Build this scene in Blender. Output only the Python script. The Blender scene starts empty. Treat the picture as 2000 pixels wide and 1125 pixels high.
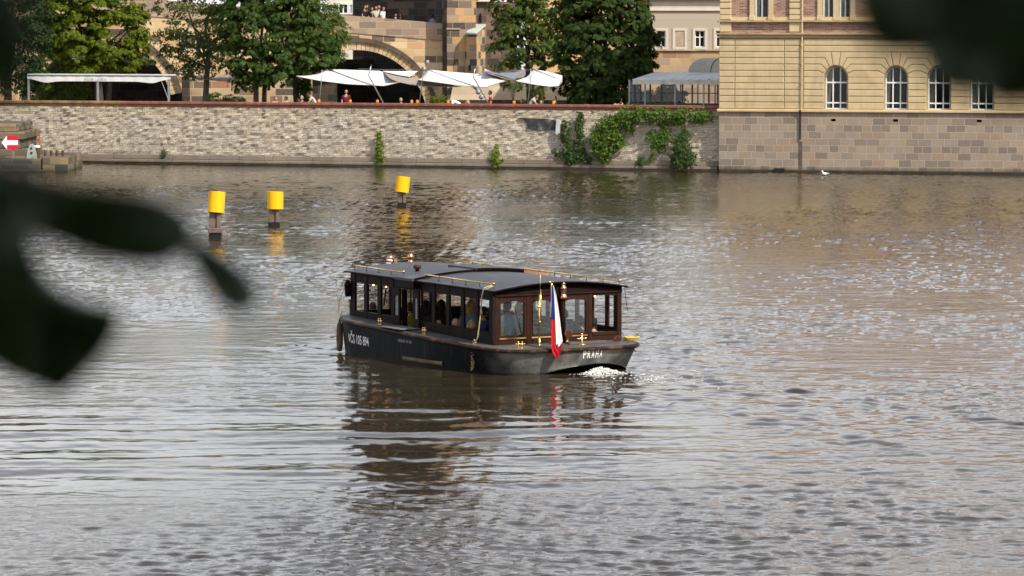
import bpy, bmesh, math, random
import numpy as np
from mathutils import Vector, Matrix
PI = math.pi
S = bpy.context.scene
COL = S.collection
rnd = random.Random(7)
nrng = np.random.default_rng(11)

# ------------------------------------------------------------------ camera geometry (used to place things at their real positions)
FPX, CAMH, CX, CY, HOR = 7600.0, 7.2, 1000.0, 562.5, 42.0
PITCH = math.atan((CY - HOR) / FPX)
FW = Vector((0, math.cos(PITCH), -math.sin(PITCH)))
UP = Vector((0, math.sin(PITCH), math.cos(PITCH)))
CAM = Vector((0, 0, CAMH))

def ray(px, py):
    return FW + Vector((1, 0, 0)) * ((px - CX) / FPX) + UP * ((CY - py) / FPX)

def hitz(px, py, z):
    d = ray(px, py)
    return CAM + d * ((z - CAMH) / d.z)

def hitp(px, py, p, n):
    d = ray(px, py)
    return CAM + d * ((Vector(p) - CAM).dot(n) / d.dot(n))

def atY(px, py, Y):
    return hitp(px, py, (0, Y, 0), Vector((0, 1, 0)))

# ------------------------------------------------------------------ mesh helpers
class MB:
    def __init__(s):
        s.v, s.f = [], []

    def add(s, vs, fs):
        b = len(s.v)
        s.v += [tuple(p) for p in vs]
        s.f += [tuple(i + b for i in f) for f in fs]
        return s

    def box(s, x0, x1, y0, y1, z0, z1):
        return s.add([(x0, y0, z0), (x1, y0, z0), (x1, y1, z0), (x0, y1, z0), (x0, y0, z1), (x1, y0, z1), (x1, y1, z1), (x0, y1, z1)],
                     [(0, 3, 2, 1), (4, 5, 6, 7), (0, 1, 5, 4), (1, 2, 6, 5), (2, 3, 7, 6), (3, 0, 4, 7)])

    def cbox(s, x0, x1, y0, y1, z0, z1, c):
        # box with its upright and top/bottom edges chamfered on all sides
        P = []
        for z, i in ((z0, c), (z0 + c, 0), (z1 - c, 0), (z1, c)):
            P.append([(x0 + i + c, y0 + i, z), (x1 - i - c, y0 + i, z), (x1 - i, y0 + i + c, z), (x1 - i, y1 - i - c, z),
                      (x1 - i - c, y1 - i, z), (x0 + i + c, y1 - i, z), (x0 + i, y1 - i - c, z), (x0 + i, y0 + i + c, z)])
        vs = [p for r in P for p in r]
        fs = [tuple(range(7, -1, -1)), tuple(range(24, 32))]
        for k in range(3):
            for i in range(8):
                j = (i + 1) % 8
                fs.append((k * 8 + i, k * 8 + j, k * 8 + 8 + j, k * 8 + 8 + i))
        return s.add(vs, fs)

    def tube(s, pts, r, n=8, cap=True):
        pts = [Vector(p) for p in pts]
        rs = r if isinstance(r, (list, tuple)) else [r] * len(pts)
        vs, fs = [], []
        prev = None
        for i, p in enumerate(pts):
            t = (pts[min(i + 1, len(pts) - 1)] - pts[max(i - 1, 0)])
            if t.length < 1e-9: t = Vector((0, 0, 1))
            t.normalize()
            if prev is None:
                a = Vector((0, 0, 1)) if abs(t.z) < 0.9 else Vector((1, 0, 0))
                u = t.cross(a).normalized()
            else:
                u = (prev - t * prev.dot(t))
                u = u.normalized() if u.length > 1e-6 else t.orthogonal().normalized()
            prev = u
            w = t.cross(u)
            for k in range(n):
                a = 2 * PI * k / n
                vs.append(p + (u * math.cos(a) + w * math.sin(a)) * rs[i])
        for i in range(len(pts) - 1):
            for k in range(n):
                j = (k + 1) % n
                fs.append((i * n + k, i * n + j, i * n + n + j, i * n + n + k))
        if cap:
            fs.append(tuple(range(n - 1, -1, -1)))
            fs.append(tuple((len(pts) - 1) * n + k for k in range(n)))
        return s.add(vs, fs)

    def lathe(s, prof, n=16, c=(0, 0, 0), tilt=None):
        vs, fs = [], []
        for r, z in prof:
            for k in range(n):
                a = 2 * PI * k / n
                p = Vector((r * math.cos(a), r * math.sin(a), z))
                if tilt is not None: p = tilt @ p
                vs.append(p + Vector(c))
        for i in range(len(prof) - 1):
            for k in range(n):
                j = (k + 1) % n
                fs.append((i * n + k, i * n + j, i * n + n + j, i * n + n + k))
        fs.append(tuple(range(n - 1, -1, -1)))
        fs.append(tuple((len(prof) - 1) * n + k for k in range(n)))
        return s.add(vs, fs)

    def ball(s, c, rx, ry=None, rz=None, nu=12, nv=8):
        ry = rx if ry is None else ry
        rz = rx if rz is None else rz
        vs = [(c[0], c[1], c[2] - rz)]
        for i in range(1, nv):
            t = PI * i / nv
            for k in range(nu):
                a = 2 * PI * k / nu
                vs.append((c[0] + rx * math.sin(t) * math.cos(a), c[1] + ry * math.sin(t) * math.sin(a), c[2] - rz * math.cos(t)))
        vs.append((c[0], c[1], c[2] + rz))
        fs = []
        for k in range(nu):
            j = (k + 1) % nu
            fs.append((0, 1 + j, 1 + k))
            for i in range(nv - 2):
                fs.append((1 + i * nu + k, 1 + i * nu + j, 1 + (i + 1) * nu + j, 1 + (i + 1) * nu + k))
            fs.append((1 + (nv - 2) * nu + k, 1 + (nv - 2) * nu + j, len(vs) - 1))
        return s.add(vs, fs)

    def prism(s, poly, fn0, fn1):
        # poly: 2D points; fn0 / fn1 map (a, b) to 3D for the two ends
        n = len(poly)
        vs = [fn0(*p) for p in poly] + [fn1(*p) for p in poly]
        fs = [tuple(range(n - 1, -1, -1)), tuple(range(n, 2 * n))]
        for i in range(n):
            j = (i + 1) % n
            fs.append((i, j, n + j, n + i))
        return s.add(vs, fs)

    def grid(s, P):
        # P: rows of 3D points
        nr, nc = len(P), len(P[0])
        vs = [p for r in P for p in r]
        fs = [(i * nc + j, i * nc + j + 1, (i + 1) * nc + j + 1, (i + 1) * nc + j) for i in range(nr - 1) for j in range(nc - 1)]
        return s.add(vs, fs)

    def sheet(s, P, t):
        # closed slab of thickness t (along z) with top rows P
        nr, nc = len(P), len(P[0])
        s.grid(P)
        s.grid([[(p[0], p[1], p[2] - t) for p in r] for r in P])
        Q = [[(p[0], p[1], p[2] - t) for p in r] for r in P]
        for a, b in ((P[0], Q[0]), (P[-1], Q[-1]), ([r[0] for r in P], [r[0] for r in Q]), ([r[-1] for r in P], [r[-1] for r in Q])):
            s.grid([a, b])
        return s

    def mesh(s, name, smooth=False):
        me = bpy.data.meshes.new(name)
        me.from_pydata(s.v, [], s.f)
        bm = bmesh.new(); bm.from_mesh(me)
        bmesh.ops.recalc_face_normals(bm, faces=bm.faces)
        bm.to_mesh(me); bm.free()
        if smooth:
            me.polygons.foreach_set('use_smooth', [True] * len(me.polygons))
        return me

    def build(s, name, mat, parent=None, smooth=False, loc=None):
        return link(name, s.mesh(name, smooth), mat, parent, loc)

def link(name, me, mat, parent=None, loc=None):
    o = bpy.data.objects.new(name, me)
    COL.objects.link(o)
    if mat is not None and me is not None:
        me.materials.append(mat)
    if parent is not None: o.parent = parent
    if loc is not None: o.location = loc
    return o

def np_mesh(name, verts, quads, smooth=False):
    me = bpy.data.meshes.new(name)
    me.vertices.add(len(verts)); me.vertices.foreach_set('co', np.asarray(verts, np.float32).ravel())
    q = np.asarray(quads, np.int32); k = q.shape[1]
    me.loops.add(q.size); me.loops.foreach_set('vertex_index', q.ravel())
    me.polygons.add(len(q))
    me.polygons.foreach_set('loop_start', np.arange(0, q.size, k, dtype=np.int32))
    me.polygons.foreach_set('loop_total', np.full(len(q), k, np.int32))
    if smooth: me.polygons.foreach_set('use_smooth', np.ones(len(q), bool))
    me.update(calc_edges=True)
    return me

def empty(name, loc=(0, 0, 0), rz=0.0):
    o = bpy.data.objects.new(name, None)
    COL.objects.link(o)
    o.location = loc; o.rotation_euler = (0, 0, rz); o.empty_display_size = 0.3
    return o

def tag(o, label=None, cat=None, group=None, kind=None):
    if label: o['label'] = label
    if cat: o['category'] = cat
    if group: o['group'] = group
    if kind: o['kind'] = kind
    return o

def thing(name, label, cat, loc=(0, 0, 0), rz=0.0, group=None):
    return tag(empty(name, loc, rz), label, cat, group)

def evalmesh(o):
    dg = bpy.context.evaluated_depsgraph_get()
    dg.update()
    me = bpy.data.meshes.new_from_object(o.evaluated_get(dg))
    return me

# ------------------------------------------------------------------ materials
class NT:
    def __init__(s, name):
        s.m = bpy.data.materials.new(name); s.m.use_nodes = True
        s.t = s.m.node_tree; s.t.nodes.clear()
        s.out = s.n('ShaderNodeOutputMaterial')

    def n(s, typ, **kw):
        x = s.t.nodes.new(typ)
        for k, v in kw.items():
            if k in ('inp',):
                for a, b in v.items(): s.set(x, a, b)
            else: setattr(x, k, v)
        return x

    def set(s, x, a, b):
        if isinstance(b, bpy.types.NodeSocket): s.t.links.new(b, x.inputs[a])
        else: x.inputs[a].default_value = b

    def coord(s, kind='Object'):
        return s.n('ShaderNodeTexCoord').outputs[kind]

    def math(s, op, a, b=0.0, c=0.0):
        x = s.n('ShaderNodeMath', operation=op)
        s.set(x, 0, a); s.set(x, 1, b); s.set(x, 2, c)
        return x.outputs[0]

    def mapr(s, v, a, b, c, d):
        x = s.n('ShaderNodeMapRange')
        for i, k in enumerate((v, a, b, c, d)): s.set(x, i, k)
        return x.outputs[0]

    def mix(s, f, a, b, typ='MIX'):
        x = s.n('ShaderNodeMix', data_type='RGBA', blend_type=typ)
        s.set(x, 0, f); s.set(x, 6, a); s.set(x, 7, b)
        return x.outputs[2]

    def ramp(s, f, stops, interp='LINEAR'):
        x = s.n('ShaderNodeValToRGB'); cr = x.color_ramp; cr.interpolation = interp
        while len(cr.elements) < len(stops): cr.elements.new(0.5)
        for e, (p, c) in zip(cr.elements, stops):
            e.position = p; e.color = (*c, 1) if len(c) == 3 else c
        s.set(x, 0, f)
        return x.outputs[0]

    def noise(s, vec, scale, detail=4, rough=0.55, out=0):
        x = s.n('ShaderNodeTexNoise')
        if vec is not None: s.set(x, 'Vector', vec)
        s.set(x, 'Scale', scale); s.set(x, 'Detail', detail); s.set(x, 'Roughness', rough)
        return x.outputs[out]

    def scaled(s, vec, sc):
        x = s.n('ShaderNodeMapping'); s.set(x, 'Vector', vec); x.inputs['Scale'].default_value = sc
        return x.outputs[0]

    def bump(s, h, strength=0.3, dist=0.02, normal=None):
        x = s.n('ShaderNodeBump'); s.set(x, 'Height', h); s.set(x, 'Strength', strength); s.set(x, 'Distance', dist)
        if normal is not None: s.set(x, 'Normal', normal)
        return x.outputs[0]

    def bsdf(s, col, rough=0.6, metal=0.0, normal=None, **kw):
        x = s.n('ShaderNodeBsdfPrincipled')
        s.set(x, 'Base Color', col if isinstance(col, bpy.types.NodeSocket) else (*col[:3], 1))
        s.set(x, 'Roughness', rough); s.set(x, 'Metallic', metal)
        if normal is not None: s.set(x, 'Normal', normal)
        kw.setdefault('Specular_IOR_Level', 0.22 if metal < .5 else 0.5)
        for k, v in kw.items(): s.set(x, k.replace('_', ' '), v)
        return x.outputs[0]

    def done(s, sh):
        s.t.links.new(sh, s.out.inputs[0]); return s.m

def rgb(c): return (*c, 1)

def M_plain(name, col, rough=0.6, metal=0.0, var=0.25, scale=3.0, bump=0.0, bscale=30.0, stain=None, stscale=1.2, streak=None):
    T = NT(name); c = T.coord()
    f = T.noise(c, scale, 5, 0.6)
    k = T.mapr(f, 0.3, 0.7, 1 - var, 1 + var)
    cc = T.n('ShaderNodeVectorMath', operation='SCALE')
    cc.inputs[0].default_value = col; T.set(cc, 'Scale', k)
    colr = cc.outputs[0]
    if stain is not None:
        sf = T.mapr(T.noise(c, stscale, 6, 0.65), 0.52, 0.68, 0.0, 1.0)
        colr = T.mix(sf, colr, rgb(stain))
    if streak is not None:
        sk = T.math('MULTIPLY', T.mapr(T.noise(T.scaled(c, (5, 5, .35)), 1.0, 5, .65), .5, .72, 0, 1), T.mapr(T.noise(c, .6, 3), .35, .65, .1, .6))
        colr = T.mix(sk, colr, rgb(streak))
    nrm = T.bump(T.noise(c, bscale, 4), bump, 0.02) if bump else None
    return T.done(T.bsdf(colr, T.mapr(f, 0.3, 0.7, max(rough - 0.08, 0.02), min(rough + 0.08, 1)), metal, nrm))

def wallvec(T, jitter=0.0, jscale=2.0):
    c = T.coord()
    s = T.n('ShaderNodeSeparateXYZ'); T.set(s, 0, c)
    x = T.math('ADD', s.outputs[0], s.outputs[1])
    q = T.n('ShaderNodeCombineXYZ'); T.set(q, 0, x); T.set(q, 1, s.outputs[2])
    v = q.outputs[0]
    if jitter:
        nn = T.n('ShaderNodeTexNoise'); T.set(nn, 'Vector', v); T.set(nn, 'Scale', jscale); T.set(nn, 'Detail', 2)
        a = T.n('ShaderNodeVectorMath', operation='SUBTRACT'); T.set(a, 0, nn.outputs['Color']); a.inputs[1].default_value = (.5, .5, .5)
        b = T.n('ShaderNodeVectorMath', operation='SCALE'); T.set(b, 0, a.outputs[0]); T.set(b, 'Scale', jitter)
        d = T.n('ShaderNodeVectorMath', operation='ADD'); T.set(d, 0, v); T.set(d, 1, b.outputs[0])
        v = d.outputs[0]
    return v, s.outputs[2]

def M_ashlar(name, stops, mortar, w=0.7, h=0.35, msize=0.018, jitter=0.05, rough=0.85, bump=0.5, stain=(0.05, 0.045, 0.04), stain_lo=0.55, stain_hi=0.75, wet=None, rowvar=True):
    T = NT(name); v, z = wallvec(T, jitter, 0.9)
    br = T.n('ShaderNodeTexBrick'); br.offset = 0.47; br.squash = 0.72 if rowvar else 1.0; br.squash_frequency = 3; br.offset_frequency = 2
    T.set(br, 'Vector', v); T.set(br, 'Color1', (0, 0, 0, 1)); T.set(br, 'Color2', (1, 1, 1, 1)); T.set(br, 'Mortar', (.5, .5, .5, 1))
    T.set(br, 'Scale', 1.0); T.set(br, 'Mortar Size', msize); T.set(br, 'Mortar Smooth', 0.3); T.set(br, 'Bias', 0.0)
    T.set(br, 'Brick Width', w); T.set(br, 'Row Height', h)
    col = T.ramp(T.mapr(T.math('ADD', br.outputs[0], 0.0), 0.12, 0.88, 0.0, 1.0), stops, 'LINEAR')
    col = T.mix(T.mapr(T.noise(v, 9, 5), 0.35, 0.8, 0.0, 0.35), col, T.mix(0.5, col, rgb(mortar)))
    col = T.mix(T.mapr(T.noise(v, 0.55, 6, 0.68), stain_lo, stain_hi, 0.0, 0.5), col, rgb(stain))
    col = T.mix(T.math('MULTIPLY', br.outputs[1], 0.8), col, rgb(mortar))
    if wet is not None:
        wz = T.math('ADD', z, T.math('MULTIPLY', T.noise(v, 1.4, 4), 0.35))
        col = T.mix(T.mapr(wz, wet, wet + 0.3, 0.85, 0.0), col, (0.035, 0.03, 0.018, 1))
    hgt = T.math('SUBTRACT', T.math('MULTIPLY', T.noise(v, 7, 5), 0.5), br.outputs[1])
    return T.done(T.bsdf(col, rough, 0, T.bump(hgt, bump, 0.03)))

def M_rubble(name, stops, mortar, sx=3.4, sz=7.2, bump=0.55, wet=None, topband=None):
    T = NT(name); v, z = wallvec(T, 0.09, 2.0)
    vs = T.scaled(v, (sx, sz, 1))
    vo = T.n('ShaderNodeTexVoronoi', feature='F1'); T.set(vo, 'Vector', vs); T.set(vo, 'Scale', 1.0); T.set(vo, 'Randomness', 0.8)
    ve = T.n('ShaderNodeTexVoronoi', feature='DISTANCE_TO_EDGE'); T.set(ve, 'Vector', vs); T.set(ve, 'Scale', 1.0); T.set(ve, 'Randomness', 0.8)
    sp = T.n('ShaderNodeSeparateColor'); T.set(sp, 0, vo.outputs['Color'])
    col = T.ramp(sp.outputs[0], stops)
    col = T.mix(T.mapr(T.noise(v, 12, 5), 0.35, 0.75, 0, 0.4), col, rgb(mortar))
    # weathering: cooler, greyer patches and warmer ones, and a few black crusts
    col = T.mix(T.mapr(T.noise(v, 0.35, 4), 0.4, 0.62, 0.0, 0.32), col, (0.30, 0.275, 0.25, 1))
    crust = T.math('MULTIPLY', T.mapr(T.noise(T.scaled(v, (1, 2.2, 1)), 1.1, 6, 0.7), 0.585, 0.68, 0, 0.85), T.mapr(sp.outputs[1], 0.3, 0.6, 0, 1))
    col = T.mix(crust, col, (0.05, 0.045, 0.045, 1))
    gap = T.mapr(ve.outputs['Distance'], 0.015, 0.10, 1.0, 0.0)
    col = T.mix(T.math('MULTIPLY', gap, T.mapr(T.noise(v, 1.7, 4), 0.3, 0.6, 0.45, 0.95)), col, (0.085, 0.065, 0.05, 1))
    col = T.mix(T.math('MULTIPLY', T.mapr(T.noise(T.scaled(v, (1.6, .18, 1)), 1.0, 5, .65), .54, .72, 0, .55), T.mapr(z, 0.2, 2.6, .35, 1)), col, (0.15, 0.125, 0.10, 1))
    if topband is not None:
        col = T.mix(T.math('MULTIPLY', T.mapr(z, topband, topband + 0.06, 0, 1), T.mapr(T.noise(v, 2.2, 4), 0.4, 0.62, 0.05, 0.55)), col, (0.42, 0.33, 0.20, 1))
    if wet is not None:
        wz = T.math('ADD', z, T.math('MULTIPLY', T.noise(v, 1.4, 4), 0.5))
        col = T.mix(T.mapr(wz, wet, wet + 0.4, 0.8, 0.0), col, (0.06, 0.05, 0.035, 1))
    hgt = T.math('ADD', T.mapr(ve.outputs['Distance'], 0.0, 0.22, 0.0, 1.0), T.math('ADD', T.math('MULTIPLY', sp.outputs[2], 0.7), T.math('MULTIPLY', T.noise(v, 10, 5), 0.5)))
    return T.done(T.bsdf(col, 0.9, 0, T.bump(hgt, bump, 0.06)))

def M_coursed(name, stops, mortar, w=0.31, h=0.125, wet=None, topband=None):
    # roughly coursed flat rubble: two sizes of stone mixed patch by patch, ragged joints
    T = NT(name); v, z = wallvec(T, 0.16, 1.6)
    nn = T.n('ShaderNodeTexNoise'); T.set(nn, 'Vector', v); T.set(nn, 'Scale', 6.5); T.set(nn, 'Detail', 3)
    a = T.n('ShaderNodeVectorMath', operation='SUBTRACT'); T.set(a, 0, nn.outputs['Color']); a.inputs[1].default_value = (.5, .5, .5)
    b = T.n('ShaderNodeVectorMath', operation='SCALE'); T.set(b, 0, a.outputs[0]); T.set(b, 'Scale', 0.10)
    d = T.n('ShaderNodeVectorMath', operation='ADD'); T.set(d, 0, v); T.set(d, 1, b.outputs[0]); v2 = d.outputs[0]
    def brick(w, h, off):
        br = T.n('ShaderNodeTexBrick'); br.offset = off; br.squash = 0.62; br.squash_frequency = 3; br.offset_frequency = 2
        T.set(br, 'Vector', v2); T.set(br, 'Color1', (0, 0, 0, 1)); T.set(br, 'Color2', (1, 1, 1, 1)); T.set(br, 'Mortar', (.5, .5, .5, 1))
        T.set(br, 'Scale', 1.0); T.set(br, 'Mortar Size', 0.016); T.set(br, 'Mortar Smooth', 0.5); T.set(br, 'Bias', 0.0); T.set(br, 'Brick Width', w); T.set(br, 'Row Height', h)
        return br.outputs[0], br.outputs[1]
    c1, f1 = brick(w, h, .43); c2, f2 = brick(w * .66, h * .72, .37)
    sel = T.mapr(T.noise(v, 1.1, 2), .47, .53, 0, 1)
    val = T.mix(sel, c1, c2); m1 = T.mix(sel, f1, f2)
    col = T.ramp(T.mapr(val, .1, .9, 0, 1), stops)
    col = T.mix(T.mapr(T.noise(v, 11, 5), 0.35, 0.75, 0, 0.45), col, rgb(mortar))
    col = T.mix(T.mapr(T.noise(v, 0.3, 4), 0.4, 0.62, 0.0, 0.28), col, (0.33, 0.30, 0.265, 1))
    crust = T.math('MULTIPLY', T.mapr(T.noise(T.scaled(v, (1, 2.2, 1)), 1.0, 6, 0.7), 0.63, 0.72, 0, 0.7), T.mapr(val, 0.6, 0.75, 0, 1))
    col = T.mix(crust, col, (0.045, 0.04, 0.04, 1))
    if topband is not None:
        tb_ = T.mapr(z, topband, topband + 0.06, 0, 1)
        col = T.mix(T.math('MULTIPLY', tb_, T.mapr(T.noise(v, 2.2, 4), 0.4, 0.62, 0.05, 0.6)), col, (0.46, 0.36, 0.21, 1))
        col = T.mix(T.math('MULTIPLY', tb_, T.mapr(T.noise(T.scaled(v, (1.3, 3, 1)), 1.6, 4), 0.60, 0.66, 0, 0.9)), col, (0.05, 0.04, 0.04, 1))
    col = T.mix(T.math('MULTIPLY', T.mapr(T.noise(T.scaled(v, (1.6, .18, 1)), 1.0, 5, .65), .56, .75, 0, .35), T.mapr(z, 0.2, 2.6, .35, 1)), col, (0.18, 0.15, 0.12, 1))
    col = T.mix(T.math('MULTIPLY', m1, T.mapr(T.noise(v, 1.5, 4), .3, .6, .25, .75)), col, (0.13, 0.105, 0.08, 1))
    if wet is not None:
        wz = T.math('ADD', z, T.math('MULTIPLY', T.noise(v, 1.4, 4), 0.6))
        col = T.mix(T.mapr(wz, wet, wet + 0.5, 0.65, 0.0), col, (0.10, 0.08, 0.06, 1))
    hgt = T.math('ADD', T.math('MULTIPLY', T.noise(v, 9, 5), 0.6), T.math('SUBTRACT', T.math('MULTIPLY', val, .5), m1))
    return T.done(T.bsdf(col, 0.9, 0, T.bump(hgt, 0.55, 0.05)))

def M_leaf(name, a, b, c, trans=0.35):
    T = NT(name)
    g = T.n('ShaderNodeNewGeometry')
    col = T.ramp(g.outputs['Random Per Island'], [(0, a), (0.55, b), (1, c)])
    col = T.mix(T.mapr(T.noise(T.coord(), 0.9, 3), 0.35, 0.7, 0, 0.5), col, rgb(a))
    p = T.bsdf(col, 0.55, Specular_IOR_Level=0.12)
    tr = T.n('ShaderNodeBsdfTranslucent'); T.set(tr, 0, T.mix(0.6, col, (0.30, 0.34, 0.02, 1), 'MIX'))
    mx = T.n('ShaderNodeMixShader'); T.set(mx, 0, trans); T.set(mx, 1, p); T.set(mx, 2, tr.outputs[0])
    return T.done(mx.outputs[0])

def M_glass(name, tint=(0.9, 0.93, 0.92), refl=0.9, dirt=0.0):
    T = NT(name)
    tr = T.n('ShaderNodeBsdfTransparent'); tr.inputs[0].default_value = rgb(tint)
    gl = T.n('ShaderNodeBsdfGlossy'); gl.inputs[0].default_value = (1, 1, 1, 1); gl.inputs['Roughness'].default_value = 0.02
    fr = T.n('ShaderNodeFresnel'); fr.inputs[0].default_value = 1.5
    mx = T.n('ShaderNodeMixShader'); T.set(mx, 0, T.math('MULTIPLY', fr.outputs[0], refl)); T.set(mx, 1, tr.outputs[0]); T.set(mx, 2, gl.outputs[0])
    sh = mx.outputs[0]
    if dirt:
        df = T.n('ShaderNodeBsdfDiffuse'); df.inputs[0].default_value = (0.5, 0.52, 0.5, 1)
        m2 = T.n('ShaderNodeMixShader'); T.set(m2, 0, T.mapr(T.noise(T.coord(), 3, 3), 0.3, 0.7, dirt * 0.6, dirt)); T.set(m2, 1, sh); T.set(m2, 2, df.outputs[0])
        sh = m2.outputs[0]
    return T.done(sh)

def M_emit(name, col, strength):
    T = NT(name)
    e = T.n('ShaderNodeEmission'); e.inputs[0].default_value = rgb(col); e.inputs[1].default_value = strength
    return T.done(e.outputs[0])
EXPOSURE, SUN_E, SKY_S = 0.45, 4.0, 0.12
# ------------------------------------------------------------------ camera, sky, sun
cam_d = bpy.data.cameras.new('camera'); cam = bpy.data.objects.new('camera', cam_d); COL.objects.link(cam)
cam.location = CAM
cam.rotation_euler = (PI / 2 - PITCH, 0, 0)
cam_d.sensor_width = 36.0; cam_d.lens = FPX / 2000 * 36
cam_d.clip_start = 0.05; cam_d.clip_end = 4000
cam_d.dof.use_dof = True; cam_d.dof.focus_distance = 82.0; cam_d.dof.aperture_fstop = 7.6
S.camera = cam
S.view_settings.view_transform = 'Standard'
try: S.view_settings.look = 'None'
except Exception: pass
S.view_settings.exposure = EXPOSURE; S.view_settings.gamma = 1.0
S.cycles.use_denoising = True
S.cycles.max_bounces = 8; S.cycles.transparent_max_bounces = 16
S.cycles.sample_clamp_indirect = 6.0

SUN_AZ, SUN_EL = math.radians(180 - 43), math.radians(44)
sdir = Vector((math.sin(SUN_AZ) * math.cos(SUN_EL), math.cos(SUN_AZ) * math.cos(SUN_EL), math.sin(SUN_EL)))
sl = bpy.data.lights.new('sun', 'SUN'); sl.energy = SUN_E; sl.angle = math.radians(0.5); sl.color = (1.0, 0.93, 0.82)
so = bpy.data.objects.new('sun', sl); COL.objects.link(so); so.rotation_euler = (-sdir).to_track_quat('-Z', 'Y').to_euler()

W = bpy.data.worlds.new('World'); S.world = W; W.use_nodes = True
wt = W.node_tree; bg = wt.nodes['Background']
sky = wt.nodes.new('ShaderNodeTexSky'); sky.sky_type = 'NISHITA'; sky.sun_disc = False
sky.sun_elevation = SUN_EL; sky.sun_rotation = SUN_AZ; sky.air_density = 1.0; sky.dust_density = 1.5; sky.ozone_density = 1.0
tc = wt.nodes.new('ShaderNodeTexCoord'); mp = wt.nodes.new('ShaderNodeMapping'); mp.inputs['Scale'].default_value = (1.6, 1.6, 4.5)
nz = wt.nodes.new('ShaderNodeTexNoise'); nz.inputs['Scale'].default_value = 1.7; nz.inputs['Detail'].default_value = 6; nz.inputs['Roughness'].default_value = 0.6
rp = wt.nodes.new('ShaderNodeMapRange'); rp.inputs[1].default_value = 0.40; rp.inputs[2].default_value = 0.62; rp.inputs[3].default_value = 0.32; rp.inputs[4].default_value = 0.9
mxw = wt.nodes.new('ShaderNodeMix'); mxw.data_type = 'RGBA'
wt.links.new(tc.outputs['Generated'], mp.inputs[0]); wt.links.new(mp.outputs[0], nz.inputs[0]); wt.links.new(nz.outputs[0], rp.inputs[0])
wt.links.new(sky.outputs[0], mxw.inputs[6])
mxw.inputs[7].default_value = (11.1, 10.75, 10.6, 1)
sx_ = wt.nodes.new('ShaderNodeSeparateXYZ'); el = wt.nodes.new('ShaderNodeMapRange'); ml = wt.nodes.new('ShaderNodeMath'); ml.operation = 'MULTIPLY'
el.inputs[1].default_value = 0.30; el.inputs[2].default_value = 0.85; el.inputs[3].default_value = 1.0; el.inputs[4].default_value = 0.12
wt.links.new(tc.outputs['Generated'], sx_.inputs[0]); wt.links.new(sx_.outputs[2], el.inputs[0]); wt.links.new(el.outputs[0], ml.inputs[0]); wt.links.new(rp.outputs[0], ml.inputs[1])
wt.links.new(ml.outputs[0], mxw.inputs[0]); wt.links.new(mxw.outputs[2], bg.inputs[0]); bg.inputs[1].default_value = SKY_S

# ------------------------------------------------------------------ boat frame (used by the water too)
HR = 1.7
_FL, _RL, _RR = hitz(683, 535, HR), hitz(967, 570, HR), hitz(1222, 560, HR)
BF = (_FL - _RL); BF.z = 0; BF.normalize()
BL = Vector((-BF.y, BF.x, 0))
BO = (_RL + _RR) / 2; BO.z = 0
BANG = math.atan2(BF.y, BF.x)

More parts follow.
